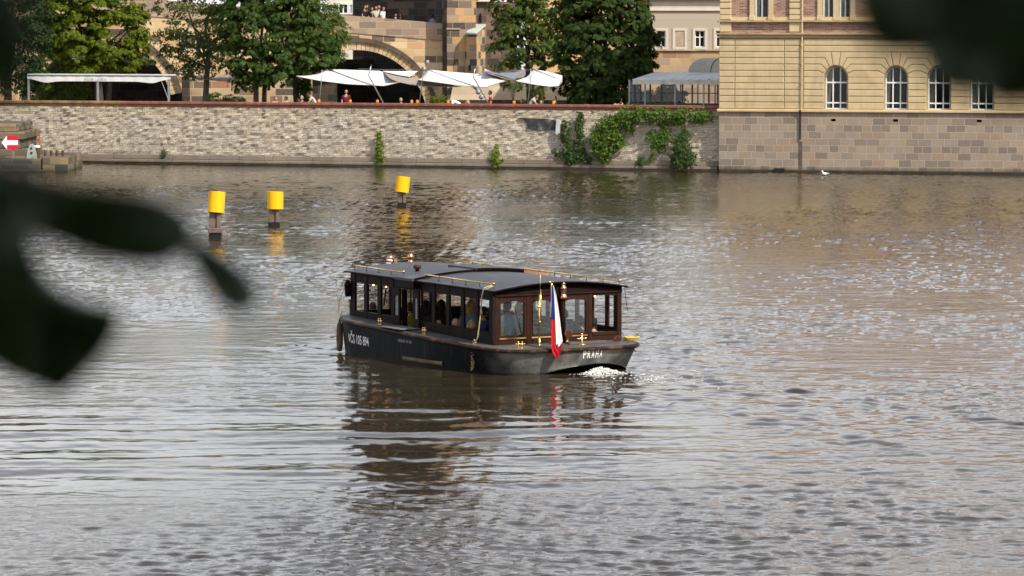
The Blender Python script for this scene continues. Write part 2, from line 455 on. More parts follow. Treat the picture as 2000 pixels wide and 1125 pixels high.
# ------------------------------------------------------------------ water
def wave_height(X, Y):
    g = np.random.default_rng(5)
    Z = np.zeros_like(X)
    # broad patches of rougher and calmer water
    patch = np.zeros_like(X)
    for k in range(7):
        a = g.uniform(0, 2 * PI); L = g.uniform(9, 34)
        patch += np.sin((X * math.cos(a) * 1.6 + Y * math.sin(a) * 0.6) * 2 * PI / L + g.uniform(0, 6.28))
    patch = 1.0 + 0.16 * patch
    # in boat coordinates: s = metres behind the stern, t = metres to the side
    dx, dy = X - BO.x, Y - BO.y
    s = -(dx * BF.x + dy * BF.y); t = dx * BL.x + dy * BL.y
    w = 1.45 + 0.05 * np.clip(s, 0, None)
    behind = (1 / (1 + np.exp(-(s - 0.2) * 3))) * np.exp(-np.clip(s, 0, None) / 24)
    wake = np.exp(-(np.abs(t) / w) ** 8) * behind
    lee = np.exp(-((X + 0.7 - 0.05 * (80 - Y)) / 3.9) ** 4) / (1 + np.exp(-(Y - 63) / 2.2)) / (1 + np.exp((Y - 84) / 1.5))
    gust = 1 + 0.45 / (1 + np.exp(-(X - 3.0 - 0.03 * (Y - 80)) / 2.0)) / (1 + np.exp(-(Y - 66) / 5.0)) + 0.25 / (1 + np.exp(-(Y - 92) / 4.0)) + 0.55 / (1 + np.exp((Y - 58.5) / 1.2))
    # a calmer belt crossed by long low swells left by an earlier boat
    belt = np.exp(-((Y - 66.5 - 0.12 * X) / 7.0) ** 4) * (1 / (1 + np.exp((X - 2.5) / 2.0)))
    calm = (1 - 0.35 * wake) * (1 - 0.68 * lee) * (1 - 0.66 * belt)
    for L0, L1, n, slope in ((2.6, 5.0, 9, 0.010), (1.1, 2.4, 16, 0.018), (0.55, 1.05, 26, 0.040), (0.30, 0.52, 30, 0.062), (0.17, 0.29, 30, 0.050)):
        A = np.zeros_like(X)
        for k in range(n):
            L = math.exp(g.uniform(math.log(L0), math.log(L1)))
            th = g.normal(0.0, 0.62) + 1.45 + (PI if g.random() < 0.3 else 0)
            kk = 2 * PI / L
            amp = slope / kk * math.sqrt(2.0 / n)
            ph = (X * math.cos(th) + Y * math.sin(th)) * kk + g.uniform(0, 6.28)
            A += amp * (np.sin(ph) + 0.22 * np.sin(2 * ph + 1.2))
        Z += A * patch * (calm * (gust if L1 < 0.6 else 1.0) if L1 < 2.5 else 1.0)
    sw = np.zeros_like(X)
    for k in range(9):
        L = g.uniform(1.1, 2.1); th = PI / 2 + g.normal() * 0.11; kk = 2 * PI / L
        sw += 0.055 / kk * math.sqrt(2 / 9) * np.sin((X * math.cos(th) + Y * math.sin(th)) * kk + g.uniform(0, 6.28))
    Z += sw * (belt + 0.35 * lee)
    # wake: short choppy turbulence with livelier edges
    tur = np.zeros_like(X)
    for k in range(24):
        L = g.uniform(0.3, 1.1); th = g.uniform(0, 6.28); kk = 2 * PI / L
        tur += 0.115 / kk * math.sqrt(2 / 24) * np.sin((X * math.cos(th) + Y * math.sin(th)) * kk + g.uniform(0, 6.28))
    edge = np.exp(-((np.abs(t) - w - 0.1) / (0.30 + 0.02 * np.clip(s, 0, None))) ** 2) * behind
    Z += tur * (0.8 * wake + 1.15 * edge)
    Z += 0.013 * edge * np.sin((s * 0.75 + t * 0.6) * 2 * PI / 0.9 + 1.5 * np.sin(s * 1.7))
    # bow wave along the side
    bow = np.exp(-((np.abs(t) - 2.2 - 0.28 * np.clip(s + 8.0, 0, None)) / 0.7) ** 2) * (s > -8.5) * (s < 14) * np.exp(-np.clip(s + 8, 0, None) / 12)
    Z += 0.03 * bow * np.sin((t * 0.8 + s * 0.55) * 2 * PI / 1.5)
    return Z, calm * gust * (1 - 0.3 * belt)

def make_water():
    ys = [30.0]
    while ys[-1] < 222: ys.append(ys[-1] + 0.07 + 0.0011 * max(ys[-1] - 40, 0))
    ys = np.array([-70, -30, 0, 12, 20] + ys + [240, 262])
    inner = np.linspace(-1, 1, 900)
    cs = np.concatenate([[-14, -6, -3, -1.8, -1.3], inner, [1.3, 1.8, 3, 6, 14]])
    half = np.clip(5 + 0.145 * np.abs(ys), 9, None)
    Yg = np.repeat(ys[:, None], len(cs), 1)
    Xg = half[:, None] * cs[None, :]
    Z, ruf = wave_height(Xg, Yg)
    Z *= np.where(np.abs(cs)[None, :] > 1.01, 0, 1)
    V = np.stack([Xg, Yg, Z], -1).reshape(-1, 3)
    nr, nc = Xg.shape
    idx = np.arange(nr * nc).reshape(nr, nc)
    Q = np.stack([idx[:-1, :-1], idx[:-1, 1:], idx[1:, 1:], idx[1:, :-1]], -1).reshape(-1, 4)
    T = NT('river_water'); c = T.coord()
    n1 = T.noise(T.scaled(c, (1.0, 1.5, 1)), 7.5, 3, 0.6)
    n2 = T.noise(T.scaled(c, (1.0, 1.3, 1)), 22.0, 2, 0.5)
    st = T.mapr(T.noise(T.scaled(c, (0.07, 0.025, 1)), 1.0, 3), 0.35, 0.65, 0.12, 0.40)
    at = T.n('ShaderNodeAttribute', attribute_name='ruffle'); st = T.math('MULTIPLY', st, at.outputs['Fac'])
    b1 = T.bump(n1, st, 0.024)
    b2 = T.bump(n2, T.math('MULTIPLY', st, 0.5), 0.012, b1)
    body = T.mix(T.mapr(T.noise(T.scaled(c, (0.1, 0.05, 1)), 1.0, 3), 0.3, 0.7, 0, 1), (0.026, 0.018, 0.008, 1), (0.032, 0.024, 0.012, 1))
    m = T.done(T.bsdf(body, 0.04, 0, b2, IOR=1.33, Specular_IOR_Level=0.5))
    me = np_mesh('river_water', V, Q, True); fa = me.attributes.new('ruffle', 'FLOAT', 'POINT'); fa.data.foreach_set('value', ruf.astype(np.float32).ravel())
    o = link('river_water', me, m)
    tag(o, 'rippled brown river water reflecting a pale sky', 'river', kind='structure')
make_water()

tb = MB().box(-500, 500, -80, 320, -3.2, -3.0)
o = tb.build('river_bed', M_plain('river_bed_mud', (0.06, 0.05, 0.03), 0.9)); tag(o, 'muddy river bed', 'river bed', kind='structure')

# ------------------------------------------------------------------ quay wall frame: x to the right along the wall, y away from the river
QA = hitz(1404, 335.3, 0); _ql = hitz(130, 318, 0)
QD = (QA - _ql); QD.z = 0; QD.normalize()
QN = Vector((-QD.y, QD.x, 0))
QANG = math.atan2(QD.y, QD.x)

def q_at(px, py, v=0.0):
    """local (x, z) on the plane v metres behind the wall face"""
    p = hitp(px, py, QA + QN * v, QN)
    return (p - QA).dot(QD), p.z

def qw(x, v, z):
    return QA + QD * x + QN * v + Vector((0, 0, z))

WT = q_at(1000, 214)[1]          # top of the masonry
CT = q_at(1000, 203.5)[1]        # top of the coping
GZ = 2.05                        # terrace level behind the parapet
wallthing = thing('quay_wall', 'long pale rubble stone river wall with a red brick coping', 'wall', QA, QANG)
xl = -60.0
m_rub = M_coursed('coursed_rubble', [(0.0, (0.42, 0.35, 0.255)), (0.3, (0.50, 0.43, 0.325)), (0.55, (0.55, 0.48, 0.37)), (0.8, (0.61, 0.555, 0.45)), (1.0, (0.50, 0.405, 0.28))], (0.42, 0.36, 0.275), wet=0.45, topband=WT - 0.46)
# a gently uneven face
rows = []
g = np.random.default_rng(3)
P = []
nz_, nx_ = 26, 300
dz = [[0.03 * g.normal() for i in range(nx_)] for j in range(nz_)]
for j in range(nz_):
    z = -0.6 + (WT + 0.6) * j / (nz_ - 1)
    P.append([(xl + (0 - xl) * i / (nx_ - 1), dz[j][i] * (0 if j == nz_ - 1 else 1) * 0.8, z) for i in range(nx_)])
mb = MB().grid(P)
mb.add([(xl, .03, WT), (0, .03, WT), (0, .6, WT), (xl, .6, WT), (xl, .6, -0.6), (0, .6, -.6)], [(0, 1, 2, 3), (3, 2, 5, 4)])
mb.build('masonry', m_rub, wallthing)
m_cop = M_ashlar('coping_brick', [(0, (0.23, 0.075, 0.05)), (0.5, (0.30, 0.11, 0.075)), (1, (0.20, 0.085, 0.06))], (0.16, 0.10, 0.08), 0.25, 0.5, 0.006, 0.0, 0.8, 0.3, (0.10, 0.055, 0.04), 0.5, 0.75)
m_cop2 = M_ashlar('coping_brick_mossy', [(0, (0.30, 0.17, 0.06)), (0.5, (0.36, 0.20, 0.08)), (1, (0.22, 0.12, 0.06))], (0.16, 0.10, 0.06), 0.25, 0.5, 0.006, 0.0, 0.85, 0.3, (0.06, 0.05, 0.03), 0.4, 0.65)
xm = q_at(236, 205)[0]
zm = WT + (CT - WT) * 0.48
for nm, x0, x1, m in (('coping', xm, 0, m_cop), ('coping', xl, xm, m_cop2)):
    c = MB(); c.cbox(x0, x1, -0.02, 0.5, WT + 0.004, zm, 0.012); c.cbox(x0, x1, -0.09, 0.56, zm + .003, CT, 0.02)
    cp = c.build(nm, m, wallthing)
    if x0 == xl: tag(cp, 'mossy yellow brown stretch of coping')
# stone footing ledge
m_led = M_ashlar('ledge_stone', [(0, (0.20, 0.16, 0.115)), (0.5, (0.27, 0.22, 0.165)), (1, (0.24, 0.20, 0.16))], (0.13, 0.11, 0.085), 1.7, 0.46, 0.012, 0.02, 0.9, 0.5, (0.09, 0.075, 0.055), 0.45, 0.7, wet=0.08)
lz = q_at(700, 307)[1]
led = MB(); x = xl
while x < -0.01:
    w = min(rnd.uniform(1.3, 2.4), -x); t = rnd.uniform(-.02, .02)
    led.cbox(x + .008, x + w - .008, -0.28 + t, 0.0, 0.10, lz * .52 + t * .3, .02); led.cbox(x + .006, x + w - .006, -0.16 + t, 0.0, lz * .52 + .01, lz + t * .5, .02); x += w
led.box(xl, -0.01, -0.2, 0, -0.6, 0.1)
led.build('footing', m_led, wallthing)
# a patch of dark old render with a drain hood by the creeper
x0, z0 = q_at(1012, 246); x1, z1 = q_at(1088, 231)
rp_ = [(x0, z1), (x0 + .25, z1 - .05), (x0 + .5, z1 - .28), (x0 + .48, z0 - .12), (x0 + 1.1, z0 - .2), (x1, z0 - .18), (x1 + .05, z1 - .12), (x1 - .5, z1 - .02)]
MB().prism(rp_, lambda a, b: (a, 0.05, b), lambda a, b: (a, -0.075, b)).build('render_patch', M_plain('old_render', (0.05, 0.05, 0.055), .9, 0, .5, 4, .4, 12, (0.22, 0.18, 0.13), 1.6), wallthing)
hx, hz_ = q_at(1092, 260)
MB().prism([(hx - .11, hz_), (hx, hz_ - .1), (hx + .13, hz_), (hx + .12, hz_ + .62), (hx - .06, hz_ + .66)], lambda a, b: (a, -0.02, b), lambda a, b: (a, -0.24, b)).build('drain_hood', M_plain('pale_concrete', (0.5, 0.5, 0.5), .8, 0, .15, 3, .3), wallthing)

# terrace ground and land behind
m_pave = M_plain('terrace_paving', (0.20, 0.17, 0.14), .9, 0, .3, 2.5, .3, 20)
tg = MB(); a = qw(-130, .56, 0); b = qw(4, .56, 0)
tg.add([(a.x, a.y, GZ), (b.x, b.y, GZ), (b.x + 4, 420, GZ), (a.x - 200, 420, GZ)], [(0, 1, 2, 3)])
tag(tg.build('terrace_ground', m_pave), 'paved terrace ground behind the river wall', 'ground', kind='structure')
# river bank under the camera
bk = MB().cbox(-60, 60, -60, 6.5, -1, 5.45, .2)
tag(bk.build('river_bank', m_pave), 'paved river bank where the viewer stands', 'bank', kind='structure')

# ------------------------------------------------------------------ stone landing at the far left
LY = 187.0
lx0, lx1 = atY(-160, 335, LY).x, atY(132, 335, LY).x
ltop = atY(60, 311, LY).z
land = thing('stone_landing', 'low mossy dark stone landing jutting into the water under the arrow sign', 'landing', ((lx0 + lx1) / 2, LY, 0))
hw = (lx1 - lx0) / 2
m_land = M_ashlar('landing_stone', [(0, (0.045, 0.045, 0.045)), (0.4, (0.16, 0.125, 0.08)), (0.7, (0.24, 0.18, 0.10)), (1, (0.10, 0.085, 0.065))], (0.10, 0.09, 0.07), 0.95, 0.34, 0.015, .05, .85, .7, (0.03, 0.03, 0.022), .45, .7, wet=0.1)
lb = MB(); lb.cbox(-hw, hw - 1.3, 0.0, 6.5, -0.6, ltop * .98, .05); lb.cbox(hw - 1.27, hw, 0.12, 6.5, -.6, ltop + .12, .06)
lb.build('masonry', m_land, land)
MB().cbox(-hw - .1, hw - 1.0, -0.45, -0.005, -0.6, .10, .04).build('step', m_land, land)
# four short stubs on the block
sb = MB()
for i in range(4): sb.lathe([(.07, ltop + .12), (.075, ltop + .36), (.05, ltop + .42)], 10, (hw - 1.12 + i * .28, .5, 0))
sb.build('mooring_studs', M_plain('rusty_iron', (0.10, 0.055, 0.04), .8, .2, .4, 8), land)
# old masonry pier stub rising behind the sign
pst = MB(); yy = 2.6
ox = (lx0 + lx1) / 2
for i, (pa, pb, ya, yb) in enumerate(((-160, 30, 258, 243), (-160, 44, 273, 258.4), (-160, 38, 291, 273.4), (-160, 50, 310, 291.4))):
    A = atY(pa, ya, LY + yy); B = atY(pb, yb, LY + yy)
    pst.cbox(A.x - ox, B.x - ox, yy + (.06, .0, .03, -.02)[i], 9.5, A.z, B.z, .03)
pst.build('pier_stub', m_land, land)

# red and white arrow sign
A = atY(35, 292, LY + .8); B = atY(3, 265, LY + .8)
sg = thing('arrow_sign', 'red and white striped board sign with a white arrow head pointing left', 'sign', ((A.x + B.x) / 2, LY + .8, 0))
w2 = (A.x - B.x) / 2; zc = (A.z + B.z) / 2; h2 = (B.z - A.z) / 2
xb = -w2 + .26
m_red = M_plain('sign_red', (0.55, 0.012, 0.03), .45, 0, .05); m_wht = M_plain('sign_white', (0.78, 0.78, 0.78), .45, 0, .05)
r = MB(); r.box(xb, w2, -.02, .02, zc + h2 / 3 + .002, zc + h2); r.box(xb, w2, -.02, .02, zc - h2, zc - h2 / 3 - .002)
r.build('red_stripe', m_red, sg)
r = MB(); r.box(xb, w2, -.02, .02, zc - h2 / 3, zc + h2 / 3)
r.prism([(xb - .003, zc - h2), (xb - .003, zc + h2), (-w2, zc)], lambda a, b: (a, .02, b), lambda a, b: (a, -.02, b))
r.build('white_arrow', m_wht, sg)
r = MB(); r.box(.12, .2, .025, .105, ltop - .3, zc + h2 - .05); r.box(-w2 + .3, w2 - .05, .022, .06, zc - .04, zc + .04)
r.build('post', M_plain('sign_post', (0.2, 0.2, 0.2), .6, .5), sg)
# pale weathered bollard with two holes
A = atY(62, 306, LY + .9)
bo = thing('mooring_bollard', 'pale grey green tapered iron bollard with two holes on the landing', 'bollard', (A.x, A.y, ltop))
bm_ = M_plain('weathered_iron', (0.30, 0.33, 0.29), .75, .1, .3, 5, .3, 20, (0.14, 0.12, 0.09), 2.5)
MB().prism([(-.24, 0), (.24, 0), (.22, .28), (.10, .66), (.02, .72), (-.1, .66), (-.2, .28)], lambda a, b: (a, -.14, b), lambda a, b: (a, .14, b)).build('body', bm_, bo)
m_hole = M_plain('hole_dark', (0.03, 0.03, 0.03), .9)
for hr_, hx_, hzz in ((.055, 0, .5), (.06, .01, .28)):
    MB().lathe([(hr_, 0), (hr_, .02)], 12, (hx_, -.145, hzz), Matrix.Rotation(PI / 2, 3, 'X')).build('hole', m_hole, bo)
A = atY(72, 303, LY + 1.4)
po = thing('mooring_post', 'short brown wooden post with a white cap beside the pale bollard', 'post', (A.x, A.y, ltop))
MB().lathe([(.14, 0), (.15, .3), (.14, .52)], 12).build('shaft', M_plain('wet_wood', (0.07, 0.045, 0.03), .8, 0, .3, 6, .4), po)
MB().lathe([(.17, .52), (.17, .6), (.12, .62)], 12).build('cap', m_wht, po)
A = atY(77, 300, LY + 2.0); B = atY(78, 255, LY + 2.0)
st = MB().tube([(0, 0, -.1), (0, 0, (B.z - ltop) * .45)], .022, 6); st.box(-.04, .04, -.02, .02, (B.z - ltop) * .45, B.z - ltop)
o = st.build('rusty_stake', M_plain('stake_rust', (0.30, 0.10, 0.03), .8, .1, .4, 6), None, loc=(A.x, A.y, ltop)); tag(o, 'thin rusty orange iron stake standing on the landing', 'stake')

# ------------------------------------------------------------------ yellow capped piles
m_yel = M_plain('pile_yellow', (0.86, 0.47, 0.004), .6, 0, .05, 2, 0, 30, (0.74, 0.37, 0.01), 1.4, (0.36, 0.18, 0.03))
m_yin = M_plain('pile_yellow_inside', (0.66, 0.35, 0.004), .6)
m_pile = M_plain('pile_steel', (0.17, 0.125, 0.10), .75, .2, .35, 4, .3, 14, (0.06, 0.05, 0.045), 2.2)
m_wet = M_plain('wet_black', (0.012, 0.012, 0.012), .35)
def pile(name, label, px, py_base, py_capb, py_top, capw, postw, tilt, lean, ring):
    b = hitz(px, py_base, 0); kx = FPX / b.y
    t = thing(name, label, 'pile', (b.x, b.y, 0), 0, 'yellow capped piles in the river')
    zb = (py_base - py_capb) / kx; zt = (py_base - py_top) / kx; r = capw / kx / 2; pw = postw / kx / 2
    # H shaped pair of sheet pile sections
    p = MB(); zt0 = zb + .35
    p.cbox(-pw, -pw * .05, -pw * .75, pw * .75, -1.5, zt0, .02); p.cbox(pw * .25, pw, -pw * .75, pw * .75, -1.5, zt0, .02); p.box(-pw * .06, pw * .26, -pw * .45, pw * .5, -1.5, zt0)
    p.build('shaft', m_pile, t)
    MB().cbox(-pw - .02, pw + .02, -pw * .8, pw * .8, -.4, .16, .02).build('wet_collar', m_wet, t)
    R = Matrix.Rotation(math.radians(tilt), 3, 'Y') @ Matrix.Rotation(math.radians(lean), 3, 'X')
    h = zt - zb; c = MB(); cc = Vector((pw * .25, 0, (zb + zt) / 2))
    c.lathe([(r, -h / 2), (r, h / 2)], 28, cc, R)
    for f in range(2): c.f.pop()
    cap = c.build('cap', m_yel, t, True)
    c2 = MB().lathe([(r * .90, -h / 2 + .012), (r * .91, h / 2 - .005)], 28, cc, R); c2.f.pop(); c2.f.pop()
    c2.build('cap_lining', m_yin, cap, True)
    MB().lathe([(r * .9, h / 2 - .3), (r * .9, h / 2 - .28)], 24, cc, R).build('cap_plate', m_yin, cap)
    if ring:
        MB().cbox(-pw - .04, pw + .04, -pw - .02, pw + .02, (py_base - ring - 5) / kx, (py_base - ring + 5) / kx, .02).build('clamp', m_pile, t)
        rg = MB(); z = (py_base - ring - 2) / kx
        rg.tube([(pw + .14 + .1 * math.cos(a), -pw * .5, z + .13 * math.sin(a) - .04) for a in np.linspace(0, 2 * PI, 15)], .018, 6)
        rg.build('ring', m_pile, t)
    return t
pile('yellow_pile', 'tallest and nearest yellow capped pile with an iron ring on its clamp', 420.5, 464, 415, 374, 32.5, 22, 3.5, -5, 450)
pile('yellow_pile', 'upright yellow capped pile in the middle of the three with a level cap', 535.5, 442, 408, 374, 31.5, 20.5, 0.4, -1, 0)
pile('yellow_pile', 'smallest farthest yellow capped pile with its cap tipped to the side', 784.5, 403, 375, 344.5, 27, 15.5, 6.5, -2, 0)
# ------------------------------------------------------------------ yellow riverside building: x right along the front, y into the building
DA = hitz(1404, 336.2, 0); _br = hitz(2000, 342.2, 0)
DD = (_br - DA); DD.z = 0; DD.normalize()
DN = Vector((-DD.y, DD.x, 0)); DANG = math.atan2(DD.y, DD.x)
def d_at(px, py, v=0.0):
    p = hitp(px, py, DA + DN * v, DN)
    return (p - DA).dot(DD), p.z
def dx_(px, py=200, v=0.0): return d_at(px, py, v)[0]
def dz_(py, px=1500, v=0.0): return d_at(px, py, v)[1]

bld = thing('riverside_building', 'ochre yellow riverside building with grooved plaster, brick upper storey and arched windows', 'building', DA, DANG)
XR = 24.0          # right end, beyond the frame
XD = 9.0           # depth
m_och = M_plain('ochre_plaster', (0.50, 0.385, 0.225), .85, 0, .12, 1.3, .25, 45, (0.42, 0.31, 0.17), .8, (0.30, 0.225, 0.13))
m_och2 = M_plain('ochre_smooth', (0.54, 0.42, 0.245), .8, 0, .08, 1.5, .1, 40, (0.48, 0.34, 0.17), .9)
m_corn = M_plain('cornice_weathered', (0.36, 0.27, 0.15), .85, 0, .18, 2, .2, 30, (0.20, 0.16, 0.12), 1.5)
m_brk = M_ashlar('small_brick', [(0, (0.18, 0.085, 0.06)), (0.5, (0.27, 0.14, 0.10)), (1, (0.33, 0.20, 0.15))], (0.40, 0.33, 0.26), .26, .078, .010, 0, .9, .3, (0.30, 0.20, 0.15), .5, .7, rowvar=False)
m_base = M_ashlar('river_ashlar', [(0, (0.17, 0.135, 0.11)), (0.25, (0.24, 0.19, 0.145)), (0.55, (0.30, 0.235, 0.17)), (0.8, (0.27, 0.22, 0.18)), (0.94, (0.33, 0.255, 0.165)), (1, (0.27, 0.195, 0.135))], (0.42, 0.36, 0.29), .62, .33, .013, .09, .9, .5, (0.19, 0.155, 0.125), .45, .68, wet=0.22)
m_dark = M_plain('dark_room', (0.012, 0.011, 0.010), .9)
m_gls = M_glass('window_glass', (0.72, 0.78, 0.76), 0.7)
m_fr = M_plain('white_window_paint', (0.72, 0.74, 0.73), .5, 0, .06)
m_cur = M_plain('curtain_cloth', (0.55, 0.50, 0.42), .9, 0, .15)

ZS0, ZS1 = dz_(219), dz_(213)           # sill band
rowpx = [76.3, 89, 101.3, 113, 125.2, 137.9, 150.2, 162.3, 174.7, 187.4, 199.5, 212.6]
RZ = [dz_(p) for p in rowpx]            # row joints from the top down
ZC0, ZC1 = dz_(74.5), dz_(64.5)         # main cornice above the grooved storey
ZU0, ZU1 = dz_(43.5), dz_(39.5)         # sill cornice of the upper storey
ZTOP = 12.2

# windows of the grooved storey
AW = [(1610.5, 1653.5, 213), (1727.5, 1771, 213.3), (1811, 1855, 214), (1894, 1940, 215)]
wins = []
for a, b, sy in AW:
    xa, xb_ = dx_(a, 180), dx_(b, 180)
    wins.append(((xa + xb_) / 2, 0.545))
wins.append((wins[-1][0] + 2.9, 0.545)); wins.append((wins[-1][0] + 2.1, 0.545))
RW = 0.545
ZSP = dz_(151.5, 1632)                   # spring line
ZSL = ZS1 + .01
ZCR = ZSP + RW

# stone base
b = MB(); x0 = 0.0
b.box(0.0, XR, 0.0, .8, -1.0, ZS0 - .42)
# the top course with square vent openings cut out
vents = [dx_(1627.5, 236), dx_(1749, 236.5), dx_(1912.5, 238)]
vz0, vz1 = dz_(240.5, 1630), dz_(232, 1630)
xs = [0.0] + sum([[v - .12, v + .12] for v in vents], []) + [XR]
for i in range(0, len(xs), 2): b.box(xs[i], xs[i + 1], 0.0, .8, ZS0 - .42, ZS0)
for v in vents:
    b.box(v - .12, v + .12, 0, .8, vz1, ZS0)
    if vz0 > ZS0 - .42: b.box(v - .12, v + .12, 0, .8, ZS0 - .42, vz0)
    b.box(v - .12, v + .12, .35, .8, max(vz0, ZS0 - .42), vz1)
base = b.build('stone_base', m_base, bld)
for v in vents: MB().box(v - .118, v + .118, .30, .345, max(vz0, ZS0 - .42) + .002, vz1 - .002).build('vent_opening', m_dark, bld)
# thin wet footing
MB().cbox(0.02, XR, -.10, -.004, -1, .14, .03).build('wet_footing', M_plain('wet_stone', (0.035, 0.03, 0.022), .5, 0, .4, 3, .4), bld)
MB().cbox(dx_(1512, 330), dx_(1534, 330), -.2, -.104, -1, .22, .03).build('iron_drain', m_wet, bld)

# sill band
MB().cbox(-.10, XR, -.13, .3, ZS0 + .003, ZS1, .03).build('sill_band', m_och2, bld)

# backing wall of the grooved storey with arched openings, built as columns of quads
def arch_wall(mb, xl_, xr_, z0, z1, y, ops, zsp, r, depth):
    xs = {xl_, xr_}
    for c in ops:
        for k in range(25): xs.add(c - r * math.cos(PI * k / 24))
    xs = sorted(x for x in xs if xl_ <= x <= xr_)
    for a, b_ in zip(xs[:-1], xs[1:]):
        if b_ - a < 1e-6: continue
        m = (a + b_) / 2; lo = [z0, z0]
        for c in ops:
            if abs(m - c) < r: lo = [zsp + math.sqrt(max(r * r - (q - c) ** 2, 0)) for q in (a, b_)]
        mb.add([(a, y, lo[0]), (b_, y, lo[1]), (b_, y, z1), (a, y, z1)], [(0, 1, 2, 3)])
    for c in ops:      # reveals
        pts = [(c - r, z0)] + [(c - r * math.cos(PI * k / 24), zsp + r * math.sin(PI * k / 24)) for k in range(25)] + [(c + r, z0)]
        mb.grid([[(p[0], y, p[1]) for p in pts], [(p[0], y + depth, p[1]) for p in pts]])
gw = MB(); arch_wall(gw, 0.0, XR, ZS1 - .01, ZC0 + .01, .055, [w[0] for w in wins], ZSP, RW, .42)
gw.box(0.002, .4, .06, XD, ZS1, ZC0); gw.box(0.0, XR, XD - .3, XD, ZS1, ZTOP); gw.box(XR - .3, XR, .06, XD, -1, ZTOP)
gw.build('groove_wall', m_corn, bld)

# raised plaster blocks with chamfered edges
def offs(poly, d):
    n = len(poly); out = []
    for i in range(n):
        p0, p1, p2 = Vector(poly[i - 1]), Vector(poly[i]), Vector(poly[(i + 1) % n])
        e1 = (p1 - p0); e2 = (p2 - p1)
        if e1.length < 1e-6 or e2.length < 1e-6: out.append(tuple(p1)); continue
        e1.normalize(); e2.normalize()
        n1 = Vector((-e1.y, e1.x)); n2 = Vector((-e2.y, e2.x)); m = n1 + n2
        if m.length < .2: m = n1
        m.normalize(); k = d / max(m.dot(n1), .4)
        out.append(tuple(p1 + m * k))
    return out
def block(mb, poly, joint=.022, cham=.028, y0=.056, y1=0.0):
    A_ = sum(poly[i - 1][0] * poly[i][1] - poly[i][0] * poly[i - 1][1] for i in range(len(poly)))
    if A_ < 0: poly = poly[::-1]
    p0 = offs(poly, joint * .5); p1 = offs(poly, joint * .5 + cham); n = len(poly)
    vs = [(a, y0, b_) for a, b_ in p0] + [(a, y1 + .012, b_) for a, b_ in offs(poly, joint * .5 + .004)] + [(a, y1, b_) for a, b_ in p1]
    fs = []
    for k in range(2):
        for i in range(n):
            j = (i + 1) % n
            fs.append((k * n + i, k * n + j, (k + 1) * n + j, (k + 1) * n + i))
    fs.append(tuple(range(2 * n, 3 * n)))
    mb.add(vs, fs)
bl = MB()
xj = [-.02, dx_(1435, 150), dx_(1531.5, 150), dx_(1564.5, 150)]
xr0 = dx_(1568.5, 150)
for k in range(len(RZ) - 1):
    zt, zb = RZ[k], RZ[k + 1]
    for i in range(3): block(bl, [(xj[i], zb), (xj[i + 1], zb), (xj[i + 1], zt), (xj[i], zt)])
ro = RW + .03
def arc_pts(c, a0, a1, n=5):
    # along the outer reveal between heights a0..a1 above the spring line, on the left side
    o = []
    for k in range(n + 1):
        h = a0 + (a1 - a0) * k / n
        o.append((c - math.sqrt(max(ro * ro - h * h, 0)), ZSP + h))
    return o
top_i = next(i for i, p in enumerate(rowpx) if abs(p - 101.3) < .1)        # the row of stones that the keystones reach up to
# bends of the joints: (outer dx, row joint index) and arch heights
J = {3: (-.53, .49), 4: (-.72, .36), 5: (-.84, .17), 6: (-ro, 0.0)}
def left_end(c, k):
    """polyline of the stone end at the left side of the arch, bottom to top, for the row between joints k (top) and k+1 (bottom)"""
    if k >= 6: return [(c - ro, RZ[k + 1]), (c - ro, RZ[k])]
    bo_, ho = J[k + 1]
    pts = [] if k + 1 == 6 else [(c + bo_, RZ[k + 1])]
    ht = J[k][1] if k >= 3 else math.sqrt(ro * ro - .125 ** 2)
    pts += arc_pts(c, ho, ht)
    if k >= 3: pts.append((c + J[k][0], RZ[k]))
    else: pts.append((c - .24, RZ[2]))
    return pts
for k in range(len(RZ) - 1):
    zt, zb = RZ[k], RZ[k + 1]
    if k < 2:
        seg = [xr0] + [xr0 + 5.2 * i for i in range(1, 3)] + [XR]
        for i in range(len(seg) - 1): block(bl, [(seg[i], zb), (seg[i + 1], zb), (seg[i + 1], zt), (seg[i], zt)])
        continue
    cs = [w[0] for w in wins]
    for i in range(len(cs) + 1):
        L = [(xr0, zt), (xr0, zb)] if i == 0 else [(2 * cs[i - 1] - p[0], p[1]) for p in left_end(cs[i - 1], k)][::-1]
        R_ = [(XR, zb), (XR, zt)] if i == len(cs) else left_end(cs[i], k)
        block(bl, L + R_)
for c in [w[0] for w in wins]:
    h = math.sqrt(ro * ro - .125 ** 2)
    block(bl, [(c - .125, ZSP + h), (c, ZSP + ro), (c + .125, ZSP + h), (c + .24, RZ[2]), (c - .24, RZ[2])], y1=-.012)
bl.build('plaster_blocks', m_och, bld)

